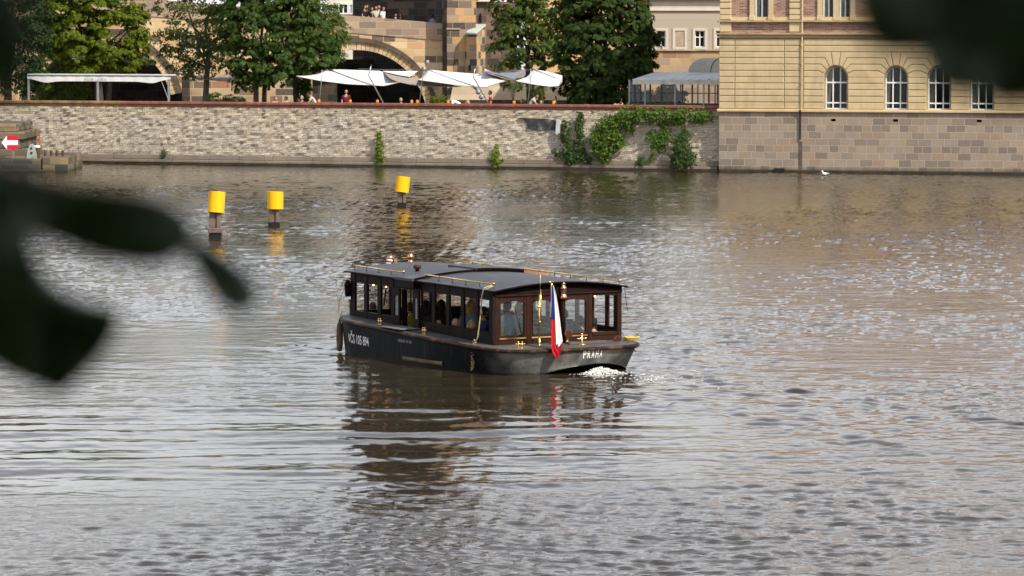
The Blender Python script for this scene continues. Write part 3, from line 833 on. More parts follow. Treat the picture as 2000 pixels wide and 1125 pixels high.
# arched windows
def arch_window(c, curtain):
    y = .34
    fr_ = MB(); r = RW - .012
    arc = [(c - r, ZSL)] + [(c - r * math.cos(PI * k / 16), ZSP + r * math.sin(PI * k / 16)) for k in range(17)] + [(c + r, ZSL)]
    inn = [(c - r + .05, ZSL + .05)] + [(c - (r - .05) * math.cos(PI * k / 16), ZSP + (r - .05) * math.sin(PI * k / 16)) for k in range(17)] + [(c + r - .05, ZSL + .05)]
    for a, b_ in ((0, 0), (1, 1)):
        pass
    fr_.grid([[(p[0], y, p[1]) for p in arc], [(p[0], y, p[1]) for p in inn], [(p[0], y + .06, p[1]) for p in inn]])
    fr_.box(c - r, c + r, y - .002, y + .05, ZSL, ZSL + .055)
    for dxm in (-r / 3, r / 3): fr_.box(c + dxm - .026, c + dxm + .026, y - .012, y + .04, ZSL + .05, ZSP + math.sqrt((r - .03) ** 2 - dxm ** 2))
    zt1 = ZSL + .30
    fr_.box(c - r + .03, c + r - .03, y - .006, y + .038, ZSP - .27, ZSP - .20); fr_.box(c - r + .03, c + r - .03, y - .006, y + .038, zt1 - .03, zt1 + .03)
    w = fr_.build('arched_window', m_fr, bld)
    p = MB(); p.v = [(q[0], y + .022, q[1]) for q in arc]; p.f = [tuple(range(len(arc)))]
    p.build('pane', m_gls, w)
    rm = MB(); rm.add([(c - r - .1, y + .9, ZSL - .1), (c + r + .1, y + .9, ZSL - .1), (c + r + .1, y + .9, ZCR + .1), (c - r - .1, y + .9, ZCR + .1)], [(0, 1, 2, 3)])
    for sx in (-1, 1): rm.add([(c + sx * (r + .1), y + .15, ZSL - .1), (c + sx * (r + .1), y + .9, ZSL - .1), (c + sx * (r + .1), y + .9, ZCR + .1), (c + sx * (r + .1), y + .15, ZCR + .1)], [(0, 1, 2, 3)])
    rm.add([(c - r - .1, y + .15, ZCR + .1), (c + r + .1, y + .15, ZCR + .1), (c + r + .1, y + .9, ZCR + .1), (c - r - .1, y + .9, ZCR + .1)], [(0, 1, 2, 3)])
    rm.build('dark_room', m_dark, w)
    if curtain:
        cu = MB(); n = 14
        for sx, wd in ((-1, curtain),):
            rows_ = []
            for z in np.linspace(ZSL + .05, ZSP + .35, 8):
                q = (z - ZSL) / (ZSP + .35 - ZSL); ww = wd * (.55 + .45 * q)
                rows_.append([(c + sx * (r - .02) - sx * ww * i / n, y + .3 + .035 * math.sin(i * 2.2), z) for i in range(n + 1)])
            cu.grid(rows_)
        cu.build('curtain', m_cur, w, True)
for i, (c, r_) in enumerate(wins): arch_window(c, (.26, .2, .3, .36, .25, .2)[i])

# main cornice: stepped mouldings
for nm, yy, z0, z1 in (('cornice', -.05, ZC0, ZC0 + .05), ('cornice', -.0, ZC0 + .053, ZC1 - .085), ('cornice', -.16, ZC1 - .082, ZC1)):
    MB().cbox(-.12 if yy < 0 else -.02, XR, yy, .5, z0, z1, .012).build(nm, m_corn if yy else m_och2, bld)
# frieze lettering shadow is not legible in the photo: small dentils instead
dn = MB(); x = dx_(1602, 70)
while x < XR: dn.box(x, x + .055, -.045, .0, ZC0 + .07, ZC1 - .10); x += .12
tag(dn.build('dentils', m_corn, bld), kind='stuff')
# brick storey walls: parapet strip and upper storey around the windows
UW = [(1474.5, 1500.5, 'a'), (1607, 1628, 'b'), (1639.5, 1660.5, 'b')]
uw = [(dx_(a, 20, .1), dx_(b_, 20, .1)) for a, b_, k in UW]
pitch = 3.3
extra = []
xq = uw[2][1] + 2.0
while xq < XR - 2: extra += [(xq, xq + .56), (xq + .86, xq + 1.42)]; xq += pitch
allw = uw + extra
UZ0, UZ1 = ZU1 + .02, ZU1 + 2.15
bk_ = MB(); bk_.box(0.0, XR, .12, .5, ZC1, UZ0)
edges = [0.0] + [v for w in allw for v in w] + [XR]
for i in range(0, len(edges), 2): bk_.box(edges[i], edges[i + 1], .12, .5, UZ0, UZ1)
bk_.box(0.0, XR, .12, .5, UZ1, ZTOP)
bk_.box(0.0, .3, .5, XD - .3, ZC0, ZTOP)
bk_.build('brick_wall', m_brk, bld)
MB().cbox(-.10, XR, -.10, .118, ZU0, ZU1, .012).build('sill_cornice', m_corn, bld)
MB().box(0.0, XR, .07, .119, ZU1, ZU1 + .16).build('plinth_band', m_och2, bld)
# pilasters with rusticated blocks
for pa, pb in ((1406, 1428), (1541.5, 1566)):
    xa, xb_ = dx_(pa, 20), dx_(pb, 20)
    p = MB(); p.box(xa + .01, xb_ - .01, .03, .119, ZC1 + .01, ZTOP - .6); p.cbox(xa, xb_, -.01, .118, ZC1 + .06, ZU0 - .05, .02)
    z = ZU1 + .01
    i = 0
    while z < ZTOP - 1:
        hh = .255 if i else .22
        p.cbox(xa, xb_, -.03, .117, z + .02, z + hh, .022); z += .30 if i else .24; i += 1
    p.build('pilaster', m_och2, bld)
def sash(xa, xb_, single, z0=None, z1=None):
    z0 = UZ0 + .02 if z0 is None else z0; z1 = UZ1 if z1 is None else z1
    f_ = MB(); y = .26; m = (xa + xb_) / 2; t = .05
    f_.box(xa, xa + t, y, y + .06, z0, z1); f_.box(xb_ - t, xb_, y, y + .06, z0, z1); f_.box(xa + t, xb_ - t, y, y + .06, z0, z0 + t); f_.box(xa + t, xb_ - t, y, y + .06, z1 - t, z1)
    f_.box(m - .035, m + .035, y - .008, y + .055, z0 + t, z1 - t); f_.box(xa + t, xb_ - t, y - .004, y + .05, z0 + (z1 - z0) * .68, z0 + (z1 - z0) * .68 + .05)
    w = f_.build('sash_window', m_fr, bld)
    MB().add([(xa + .02, y + .03, z0 + .02), (xb_ - .02, y + .03, z0 + .02), (xb_ - .02, y + .03, z1 - .02), (xa + .02, y + .03, z1 - .02)], [(0, 1, 2, 3)]).build('pane', m_gls, w)
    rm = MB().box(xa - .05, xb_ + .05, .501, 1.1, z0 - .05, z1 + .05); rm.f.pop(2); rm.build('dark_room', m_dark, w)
    cu = MB()
    cu.grid([[(xa + .03 + (.22 if z < .6 else .32) * (i / 10) * (xb_ - xa), .40 + .02 * math.sin(i * 2.1), z0 + .06 + z * (z1 - z0 - .1)) for i in range(11)] for z in (0, .3, .6, .8, 1)])
    cu.build('curtain', m_cur, w, True)
for i, (xa, xb_) in enumerate(allw):
    sash(xa, xb_, i == 0)
# yellow surrounds of the upper windows
sets = [(uw[0][0], uw[0][1], None), (uw[1][0], uw[2][1], (uw[1][1], uw[2][0]))]
for i in range(0, len(extra) - 1, 2): sets.append((extra[i][0], extra[i + 1][1], (extra[i][1], extra[i + 1][0])))
for xa, xb_, mid in sets:
    s_ = MB()
    for x0, x1 in ((xa - .27, xa - .003), (xb_ + .003, xb_ + .27)):
        s_.cbox(x0, x1, -.02, .3, UZ0 - .01, UZ0 + .20, .015); s_.box(x0 + .03, x1 - .03, .02, .3, UZ0 + .203, UZ1 + .05)
    if mid: s_.box(mid[0] + .003, mid[1] - .003, .03, .3, UZ0, UZ1)
    s_.cbox(xa - .34, xb_ + .34, -.06, .3, UZ1 + .053, UZ1 + .4, .03)
    s_.build('window_surround', m_och2, bld)
# top cornice and roof
MB().cbox(-.3, XR + .2, -.35, XD, ZTOP, ZTOP + .5, .1).build('top_cornice', m_och2, bld)
rf = MB(); rf.add([(-.2, -.2, ZTOP + .5), (XR, -.2, ZTOP + .5), (XR, XD, ZTOP + .5), (-.2, XD, ZTOP + .5), (3, XD / 2, ZTOP + 2.8), (XR - 3, XD / 2, ZTOP + 2.8)], [(0, 1, 5, 4), (1, 2, 5), (2, 3, 4, 5), (3, 0, 4)])
rf.build('roof', M_plain('roof_tiles', (0.28, 0.10, 0.055), .8, 0, .25, 5, .5, 12), bld)
# downpipe: yellow above the sill, black iron below
dpx = dx_(1566.8, 150)
p = MB(); p.tube([(dpx, -.07, ZS1 + .02), (dpx, -.07, ZTOP - .2)], .036, 8)
for k in (1, 4, 7): p.box(dpx - .05, dpx + .05, -.11, .03, RZ[k] - .02, RZ[k] + .02)
p.build('downpipe', M_plain('pipe_yellow', (0.55, 0.42, 0.23), .55, 0, .1), bld)
p = MB().tube([(dpx - .06, -.17, ZS0 + .12), (dpx - .07, -.08, ZS0 - .1), (dpx - .07, -.06, dz_(272, 1563))], .04, 8)
p.build('iron_downpipe', M_plain('pipe_black', (0.03, 0.03, 0.03), .5, .4), bld)
MB().box(dpx - .16, dpx + .02, -.012, -.002, 0.1, dz_(276, 1563)).build('damp_streak', M_plain('damp', (0.10, 0.075, 0.055), .8, 0, .4, 3), bld)

# ------------------------------------------------------------------ grey beige building behind the pavilion
GY = 214.0
def gpx(px, py=100): return atY(px, py, GY).x
def gpz(py, px=1330): return atY(px, py, GY).z
gx0, gx1 = gpx(1238), gpx(1440)
gb = thing('townhouse', 'beige plaster house on a stone base left of the yellow building', 'building', (gx0, GY, 0))
m_bei = M_ashlar('beige_plaster', [(0, (0.38, 0.32, 0.245)), (1, (0.40, 0.335, 0.26))], (0.27, 0.23, 0.18), 9, .56, .008, 0, .85, .15, (0.36, 0.31, 0.25), .5, .7, rowvar=False)
m_cream = M_plain('cream_plaster', (0.52, 0.46, 0.37), .8, 0, .08, 2)
m_hstone = M_ashlar('house_stone', [(0, (0.26, 0.15, 0.085)), (0.35, (0.36, 0.24, 0.13)), (0.7, (0.44, 0.30, 0.17)), (1, (0.30, 0.22, 0.16))], (0.40, 0.31, 0.21), .8, .40, .015, .06, .9, .5, (0.24, 0.16, 0.11), .5, .7)
zb, zt_ = gpz(98), gpz(22)
GW = [(1283, 1300, 60, 92), (1357.5, 1376.5, 60, 92), (1398.5, 1416, 60, 92)]
wx = [(gpx(a, 75) - gx0, gpx(b_, 75) - gx0) for a, b_, _, _ in GW]
wz0, wz1 = gpz(92), gpz(60)
w_ = MB(); e = [0.0] + [v for q in wx for v in q] + [gx1 - gx0]
w_.box(0, gx1 - gx0, 0, 6, zb, wz0); w_.box(0, gx1 - gx0, 0, 6, wz1, zt_)
for i in range(0, len(e), 2): w_.box(e[i], e[i + 1], 0, 6, wz0, wz1)
w_.build('wall', m_bei, gb)
MB().box(0, gx1 - gx0, .04, 6, 0, zb - .05).build('stone_base', m_hstone, gb)
MB().cbox(0, gx1 - gx0, -.08, 1, zb - .05, zb + .02, .02).build('base_moulding', m_corn, gb)
c_ = MB(); c_.cbox(-.2, gx1 - gx0, -.12, 6, zt_ + .003, zt_ + .12, .03); c_.box(-.2, gx1 - gx0, -.05, 6, zt_ + .123, zt_ + .62); c_.cbox(-.2, gx1 - gx0, -.35, 6, zt_ + .623, zt_ + .8, .04)
c_.build('cornice', m_cream, gb)
MB().box(0, gx1 - gx0, .1, 6, zt_ + .8, 13).build('upper_wall', m_bei, gb)
MB().box(-.3, gx1 - gx0, -.3, 6, 13, 13.4).build('eaves', m_cream, gb)
for i, (xa, xb_) in enumerate(wx):
    f_ = MB(); y = .12; t = .045; m = (xa + xb_) / 2
    f_.box(xa, xa + t, y, y + .05, wz0, wz1); f_.box(xb_ - t, xb_, y, y + .05, wz0, wz1); f_.box(xa + t, xb_ - t, y, y + .05, wz0, wz0 + t); f_.box(xa + t, xb_ - t, y, y + .05, wz1 - t, wz1)
    f_.box(m - .03, m + .03, y - .006, y + .045, wz0 + t, wz1 - t); f_.box(xa + t, xb_ - t, y - .003, y + .04, wz0 + .52, wz0 + .57)
    w = f_.build('window', m_fr, gb)
    MB().add([(xa, y + .03, wz0), (xb_, y + .03, wz0), (xb_, y + .03, wz1), (xa, y + .03, wz1)], [(0, 1, 2, 3)]).build('pane', M_plain('dark_glass', (0.015, 0.017, 0.02), .08) if i == 0 else bpy.data.materials['dark_glass'], w)
blind = (gpx(1318.5, 75) - gx0, gpx(1337, 75) - gx0)
MB().box(blind[0] + .06, blind[1] - .06, -.008, -.002, wz0 + .02, wz1 - .02).build('blind_window', M_plain('blind_panel', (0.36, 0.28, 0.20), .85), gb)
for xa, xb_ in wx + [blind]:
    s_ = MB(); t = .14
    s_.box(xa - t, xa - .002, -.05, .11, wz0 - t, wz1 + t); s_.box(xb_ + .002, xb_ + t, -.05, .11, wz0 - t, wz1 + t); s_.box(xa, xb_, -.05, .11, wz1 + .002, wz1 + t); s_.cbox(xa, xb_, -.07, .11, wz0 - t, wz0 - .002, .01)
    s_.build('window_surround', m_cream, gb)
pp = gpx(1266, 60) - gx0
MB().tube([(pp, -.14, gpz(80)), (pp, -.14, 12.8)], .06, 8).build('downpipe', M_plain('pipe_dark', (0.05, 0.04, 0.035), .5, .3), gb)

# ------------------------------------------------------------------ glass pavilion with a grey canvas awning
PV = 3.6
def p_at(px, py, v): return q_at(px, py, v)
pav = thing('terrace_pavilion', 'glazed terrace pavilion under a pale grey metal awning beside the yellow building', 'pavilion', QA, QANG)
m_awn = M_plain('awning_sheet', (0.74, 0.75, 0.72), .6, 0, .06, 1.5, 0, 30, (0.52, 0.53, 0.50), .9)
m_awf = M_plain('awning_valance', (0.55, 0.53, 0.46), .8, 0, .1, 3, 0, 30, (0.42, 0.33, 0.30), 2.0)
m_stl = M_plain('dark_steel', (0.045, 0.05, 0.055), .5, .6)
m_stlb = M_plain('grey_steel', (0.25, 0.27, 0.29), .45, .6)
fxa, fz0 = p_at(1236, 164.5, PV - .3); _, fz1 = p_at(1300, 156.5, PV - .3)
bxa, bz = p_at(1284, 141, PV + 4.0)
P = []
n = 14
for r in range(7):
    q = r / 6
    P.append([((fxa + (bxa - fxa) * q) * (1 - i / n) + 1.3 * i / n, PV - .3 + 4.3 * q, fz1 + (bz - fz1) * q + .05 * math.sin(q * PI)) for i in range(n + 1)])
MB().sheet(P, .03).build('awning', m_awn, pav)
sm = MB()
for i in range(n + 1):
    sm.tube([(P[0][i][0], P[0][i][1], P[0][i][2] + .02), (P[-1][i][0], P[-1][i][1], P[-1][i][2] + .02)], .022, 5)
sm.build('awning_seams', m_awn, pav)
fr2 = MB(); pts = np.linspace(fxa, 1.3, 60)
fr2.grid([[(x, PV - .31 - .004 * math.sin(x * 9), fz1 + .01) for x in pts], [(x, PV - .33 - .006 * math.sin(x * 9 + .4), fz0 + .006 * math.sin(x * 11)) for x in pts]])
fr2.build('valance', m_awf, pav)
# posts, rails and glazing
zs_ = GZ; ztp = fz0 + .02
fx = [p_at(px, 190, PV)[0] for px in (1229, 1240, 1251, 1260, 1270, 1292, 1318.5, 1333, 1352, 1374.5, 1384.5, 1402)]
for i, x in enumerate(fx):
    MB().box(x - .035, x + .035, PV - .03, PV + .04, GZ, ztp + .2).build('post', m_stlb if i % 3 == 0 else m_stl, pav)
for i in range(8):
    x = fxa + .4 + i * (0.9 - fxa) / 7
    MB().box(x - .03, x + .03, PV + 3.4, PV + 3.46, GZ, bz - .15).build('rear_post', m_stl, pav)
rl = MB(); zr = p_at(1300, 182, PV)[1]
rl.box(fx[0], 1.2, PV - .012, PV + .03, zr - .02, zr + .025); rl.build('rail', m_stl, pav)
rl = MB(); rl.box(fx[0], 1.2, PV - .012, PV + .03, GZ, GZ + 1.15); rl.build('parapet_panel', m_stl, pav)
MB().box(fx[0], 1.2, PV + .0, PV + .012, GZ + 1.16, ztp + .1).build('glazing', M_glass('pavilion_glass', (0.9, 0.92, 0.92), .9), pav)
# barrel canopy against the house
cx0 = p_at(1344.5, 138, PV + 4.2)[0]
bc = []
zc0 = p_at(1345, 141, PV + 4.2)[1]; zc1 = p_at(1360, 113, PV + 6.0)[1]
for i in range(13):
    a = PI / 2 * i / 12
    bc.append([(x + .45 * (1 - math.cos(a)) * (1 if x < cx0 + .1 else 0), PV + 4.2 + 1.6 * (1 - math.cos(a)), zc0 + (zc1 - zc0) * math.sin(a)) for x in (cx0, cx0 + 1.0, cx0 + 2.0, 1.6)])
MB().sheet(bc, .03).build('barrel_canopy', M_plain('canopy_sheet', (0.46, 0.42, 0.33), .5, 0, .1, 1.2, 0, 30, (0.38, 0.35, 0.28), 1), pav, True)
rb = MB()
xx = p_at(1388, 138, PV + 4.2)[0]
rb.tube([(xx + .12 * (1 - math.cos(a)), PV + 4.18 + 1.6 * (1 - math.cos(a)), zc0 + (zc1 - zc0 + .02) * math.sin(a)) for a in np.linspace(0, PI / 2, 12)], .02, 5); rb.build('canopy_rib', m_stl, pav)
# planters and tables inside
for i, px in enumerate((1268, 1282, 1297, 1306, 1328)):
    x, z = p_at(px, 200, PV + 1.2)
    t = thing('potted_plant', ('bushy potted plant at the left end inside the glazed pavilion', 'small potted plant second from the left inside the pavilion', 'tall dark potted plant in the middle of the pavilion', 'second tall potted plant in the middle of the pavilion', 'potted plant by the right hand tables in the pavilion')[i], 'plant', tuple(qw(x, PV + 1.2, GZ)), QANG, 'potted plants inside the pavilion')
    MB().lathe([(.16, 0), (.22, .9), (.24, .95), (.2, .95)], 12).build('pot', M_plain('pot_clay', (0.2, 0.2, 0.19), .7) if i == 0 else bpy.data.materials['pot_clay'], t)
    POT = globals().setdefault('POTS', []); POT.append((t, (0.9, 0.7, 1.5, 1.45, 1.0)[i]))
# ------------------------------------------------------------------ stone bridge, frontal, about 228 m away
BY = 228.0
def bx(px, py=100, Y=BY): return atY(px, py, Y).x
def bz_(py, px=700, Y=BY): return atY(px, py, Y).z
kb = FPX / BY
brg = thing('stone_bridge', 'old sandstone arch bridge with a sloping parapet behind the terrace', 'bridge', (0, BY, 0))
m_bstone = M_ashlar('bridge_ashlar', [(0, (0.10, 0.075, 0.058)), (0.10, (0.27, 0.185, 0.11)), (0.2, (0.40, 0.28, 0.155)), (0.4, (0.50, 0.35, 0.19)), (0.7, (0.58, 0.43, 0.25)), (0.9, (0.62, 0.50, 0.34)), (1, (0.46, 0.24, 0.11))], (0.56, 0.43, 0.27), .95, .40, .020, .06, .9, .6, (0.26, 0.18, 0.11), .55, .75)
m_par = M_ashlar('parapet_stone', [(0, (0.20, 0.15, 0.115)), (0.3, (0.31, 0.23, 0.165)), (0.7, (0.40, 0.305, 0.215)), (1, (0.34, 0.235, 0.15))], (0.47, 0.37, 0.26), 1.0, .40, .014, .03, .9, .4, (0.20, 0.155, 0.12), .5, .7)
m_vou = M_plain('voussoir_stone', (0.50, 0.37, 0.22), .9, 0, .35, 2.2, .4, 14, (0.30, 0.21, 0.14), 1.3)
m_mold = M_plain('archivolt_shaded_stone', (0.10, 0.075, 0.055), .9, 0, .35, 3, .4, 14, (0.05, 0.04, 0.035), 1.5)  # dark tone holds the shade on the moulding's underside
m_vault = M_ashlar('vault_stone', [(0, (0.025, 0.019, 0.016)), (0.5, (0.05, 0.039, 0.030)), (1, (0.085, 0.063, 0.046))], (0.10, 0.08, 0.062), .9, .42, .02, .05, .95, .6, (0.03, 0.026, 0.022), .4, .65)  # darkened stone; the shade under the arches is in its colour
BD = 9.5
def ptop(x):          # parapet top along the bridge
    px = x * kb + CX
    return bz_(28.5 + (px - 660) * (17.0 / 205))
arches = [(bx(199), bz_(216), 160 / kb, 'left'), (bx(697), bz_(235), 160 / kb, 'right')]
X0, X1 = bx(-160), bx(866)
def low(x):
    z = GZ - .3
    for cx, cz, R, _ in arches:
        if abs(x - cx) < R * .999: z = max(z, cz + math.sqrt(R * R - (x - cx) ** 2))
    return z
xs = list(np.linspace(X0, X1, 260))
for cx, cz, R, _ in arches: xs += [cx + R * math.sin(a) for a in np.linspace(-1.5, 1.5, 90)]
xs = sorted(x for x in xs if X0 <= x <= X1)
PB = 1.0     # parapet height
f_ = MB()
f_.grid([[(x, 0, low(x)) for x in xs], [(x, 0, max(ptop(x) - PB - .0, low(x))) for x in xs]])
f_.grid([[(x, BD, low(x)) for x in xs], [(x, BD, ptop(x) - PB) for x in xs]])
f_.build('spandrel_wall', m_bstone, brg)
f_ = MB(); f_.sheet([[(x, .3, ptop(x) - PB - .05) for x in xs], [(x, BD - .3, ptop(x) - PB - .05) for x in xs]], .25)
f_.build('deck', m_pave, brg)
for yy in (-.06, BD - .34):
    f_ = MB()
    f_.grid([[(x, yy, ptop(x) - PB) for x in xs], [(x, yy, ptop(x)) for x in xs], [(x, yy + .42, ptop(x)) for x in xs], [(x, yy + .42, ptop(x) - PB) for x in xs]])
    f_.grid([[(x, yy, ptop(x) - PB) for x in xs], [(x, yy + .06, ptop(x) - PB) for x in xs]])
    f_.build('parapet', m_par, brg)
def ring(mb, cx, cz, r0, r1, y0, y1, a0=-1.35, a1=1.35, n=70):
    A = [a0 + (a1 - a0) * i / n for i in range(n + 1)]
    pt = lambda r, a, y: (cx + r * math.sin(a), y, cz + r * math.cos(a))
    mb.grid([[pt(r0, a, y0) for a in A], [pt(r1, a, y0) for a in A], [pt(r1, a, y1) for a in A]])
    mb.grid([[pt(r0, a, y0) for a in A], [pt(r0, a, y1) for a in A]])
for cx, cz, R, nm in arches:
    s = 1 / kb
    m = MB(); ring(m, cx, cz, R - 8 * s, R + .5 * s, -.14, .05); m.build('archivolt', m_mold, brg)
    # voussoirs: each stone a slightly different depth
    v = MB(); n = 44
    for i in range(n):
        a0 = -1.35 + 2.7 * i / n; a1 = a0 + 2.7 / n - .006
        ring(v, cx, cz, R - 23 * s, R - 8 * s, rnd.uniform(-.02, .02), .8, a0, a1, 2)
    v.build('voussoirs', m_vou, brg)
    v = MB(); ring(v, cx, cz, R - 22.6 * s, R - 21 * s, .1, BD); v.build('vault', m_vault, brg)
# inner side wall closing the right arch, and a wall under it
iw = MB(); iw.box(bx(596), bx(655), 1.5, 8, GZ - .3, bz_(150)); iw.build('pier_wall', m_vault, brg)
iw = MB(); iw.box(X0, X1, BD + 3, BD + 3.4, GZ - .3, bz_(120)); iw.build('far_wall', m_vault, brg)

# block wall at the back of the terrace, under the trees
RWY = 224.5
rw_ = MB(); xa, xb_ = bx(356, 170, RWY), bx(606, 170, RWY); za = atY(480, 152, RWY).z
rw_.cbox(xa, xb_, 0, 2.5, GZ - .3, za, .05)
o = rw_.build('terrace_block_wall', M_ashlar('block_wall_stone', [(0, (0.07, 0.055, 0.05)), (0.3, (0.20, 0.13, 0.085)), (0.6, (0.34, 0.25, 0.15)), (0.85, (0.44, 0.33, 0.19)), (1, (0.30, 0.13, 0.07))], (0.42, 0.33, 0.22), 1.05, .42, .03, .05, .9, .5, (0.12, 0.09, 0.07), .5, .7), loc=(0, RWY, 0))
tag(o, 'low wall of big brown and cream stone blocks behind the chestnut trunks', 'wall')
dk = MB().cbox(bx(355, 170, RWY - .3), bx(370, 170, RWY - .3), -.3, 0, GZ - .3, za + .08, .03)
o = dk.build('wall_buttress', m_vault, loc=(0, RWY, 0)); tag(o, 'dark narrow stone buttress at the left end of the block wall', 'buttress')

# ------------------------------------------------------------------ bridge tower
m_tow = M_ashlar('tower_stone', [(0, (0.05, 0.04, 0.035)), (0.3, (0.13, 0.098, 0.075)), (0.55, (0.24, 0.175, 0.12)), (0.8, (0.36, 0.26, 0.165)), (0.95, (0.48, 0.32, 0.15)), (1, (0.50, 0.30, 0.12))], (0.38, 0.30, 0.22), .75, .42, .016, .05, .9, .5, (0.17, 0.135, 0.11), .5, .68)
m_towd = M_ashlar('tower_shaded_stone', [(0, (0.012, 0.010, 0.010)), (0.5, (0.026, 0.020, 0.017)), (0.85, (0.055, 0.042, 0.033)), (1, (0.10, 0.068, 0.042))], (0.07, 0.055, 0.045), .75, .42, .018, .05, .9, .5, (0.035, 0.03, 0.028), .45, .65)  # darker tower stone with the shade of its left faces painted in
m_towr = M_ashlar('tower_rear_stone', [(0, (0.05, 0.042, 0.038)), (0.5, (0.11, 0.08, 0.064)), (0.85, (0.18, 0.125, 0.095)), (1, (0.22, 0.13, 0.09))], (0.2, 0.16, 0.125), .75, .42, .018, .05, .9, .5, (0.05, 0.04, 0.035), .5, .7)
tow = thing('bridge_tower', 'massive dark sandstone tower at the end of the bridge', 'tower', (0, 0, 0))
def Xp(px, Y): return atY(px, 100, Y).x
TY = 226.6
def upright(mb, foot, z0, z1):
    mb.prism(foot, lambda a, b: (a, b, z0), lambda a, b: (a, b, z1))
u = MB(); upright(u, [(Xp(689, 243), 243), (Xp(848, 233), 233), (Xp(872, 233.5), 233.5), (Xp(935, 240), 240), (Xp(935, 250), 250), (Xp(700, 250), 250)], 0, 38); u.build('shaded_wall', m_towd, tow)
tr_ = MB(); xa_, xb_ = Xp(685, 243), Xp(938, 240); tr_.add([(xa_, 232, 38.01), (xb_, 226.2, 38.01), (xb_, 251, 38.01), (xa_, 251, 38.01), ((xa_ + xb_) / 2 - 1.2, 240, 47), ((xa_ + xb_) / 2 + 1.2, 240, 47)], [(0, 1, 5, 4), (1, 2, 5), (2, 3, 4, 5), (3, 0, 4), (3, 2, 1, 0)]); tr_.build('roof', M_plain('slate', (0.05, 0.05, 0.055), .7), tow)
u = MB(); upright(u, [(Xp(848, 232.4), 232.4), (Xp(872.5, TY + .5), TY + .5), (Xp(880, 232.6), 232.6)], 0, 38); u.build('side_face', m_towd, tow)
u = MB(); upright(u, [(Xp(873, TY), TY), (Xp(929, TY), TY), (Xp(931, 233), 233), (Xp(877, 233), 233)], 0, 38); u.build('corner_buttress', m_tow, tow)
u = MB(); upright(u, [(Xp(864, 227.8), 227.8), (Xp(873, 227.2), 227.2), (Xp(876, 229), 229), (Xp(866, 229), 229)], 0, bz_(44)); u.build('slot_shade', m_vault, tow)  # solid dark strip painted in for the shadowed gap by the buttress
# pale string course on the lit buttress
cb = MB(); zc = atY(900, 56.5, TY).z; cb.cbox(Xp(872.5, TY) - .02, Xp(899, TY), TY - .06, TY - .003, zc - .05, zc + .05, .012); cb.build('string_course', m_par, tow)
# dark rear wall to the right with a pale ledge
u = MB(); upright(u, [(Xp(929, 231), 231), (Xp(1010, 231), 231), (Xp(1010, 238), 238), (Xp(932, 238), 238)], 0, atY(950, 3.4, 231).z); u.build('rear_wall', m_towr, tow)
MB().box(Xp(931, 230.8), Xp(966, 230.8), 230.7, 231.5, atY(950, 3.2, 231).z, atY(950, 1.0, 231).z).build('pale_ledge', m_cream, tow)
MB().box(Xp(937.5, 230.9), Xp(940.5, 230.9), 230.9, 231.02, atY(940, 44, 231).z, atY(940, 26, 231).z).build('slit_window', m_dark, tow)
# small turret with a sloping copper roof
TUY = 225.4
tf = [(Xp(911, TUY + .8), TUY + .8), (Xp(930.5, TUY), TUY), (Xp(948, TUY + 1.6), TUY + 1.6), (Xp(944, TUY + 4), TUY + 4), (Xp(912, TUY + 4), TUY + 4)]
zr0, zr1 = atY(915, 63.5, TUY).z, atY(945, 48, TUY + 1.6).z
tu = MB(); tops = [zr0, zr0, zr1, zr1, zr0 + .3]
tu.add([(x, y, 0) for x, y in tf] + [(x, y, t - .05) for (x, y), t in zip(tf, tops)], [(0, 1, 6, 5), (1, 2, 7, 6), (2, 3, 8, 7), (3, 4, 9, 8), (4, 0, 5, 9), (5, 6, 7, 8, 9)])
tt = tu.build('stair_turret', m_tow, tow)
r0 = [(Xp(909.5, TUY + .5), TUY + .5, zr0), (Xp(930, TUY - .25), TUY - .25, zr0 - .02), (Xp(949, TUY + 1.4), TUY + 1.4, zr1 + .02), (Xp(926, TUY + 2.6), TUY + 2.6, zr1 + .05)]
rr = MB(); rr.add([(x, y, z) for x, y, z in r0] + [(x, y, z - .09) for x, y, z in r0], [(0, 1, 2, 3), (7, 6, 5, 4), (0, 4, 5, 1), (1, 5, 6, 2), (2, 6, 7, 3), (3, 7, 4, 0)])
rr.build('copper_roof', M_plain('pale_copper', (0.50, 0.53, 0.46), .6, .1, .1, 3, .2, 20, (0.34, 0.42, 0.36), 2), tt)
MB().box(Xp(915, TUY + .5), Xp(919.5, TUY + .5), TUY + .45, TUY + .8, atY(917, 139, TUY).z, atY(917, 127, TUY).z).build('slit_window', m_dark, tt)
# battered stone base between tower and trees
def batter(name, label, a0, a1, t0, t1, pyb, pyt, Y, m):
    mb = MB(); zb_, zt2 = atY(a0, pyb, Y).z, atY(a0, pyt, Y).z
    q = [(Xp(a0, Y), Y, zb_), (Xp(a1, Y), Y, zb_), (Xp(t1, Y + 1.6), Y + 1.6, zt2), (Xp(t0, Y + 1.6), Y + 1.6, zt2)]
    bb = [(q[0][0], Y + 4, zb_), (q[1][0], Y + 4, zb_), (q[2][0], Y + 4, zt2), (q[3][0], Y + 4, zt2)]
    mb.add(q + bb, [(0, 1, 2, 3), (3, 2, 6, 7), (0, 3, 7, 4), (1, 5, 6, 2)])
    t = thing(name, label, 'buttress', (0, 0, 0))
    mb.build('sloping_stone', m, t)
    MB().cbox(Xp(a0, Y) - .1, Xp(a1, Y) + .1, Y - .12, Y + 4, GZ - .3, zb_ - .003, .04).build('dark_footing', m_vault, t)
m_bat = M_ashlar('batter_stone', [(0, (0.30, 0.235, 0.16)), (0.5, (0.42, 0.33, 0.22)), (1, (0.36, 0.27, 0.18))], (0.27, 0.21, 0.15), 1.2, .5, .012, .03, .9, .4, (0.33, 0.26, 0.17), .4, .6)
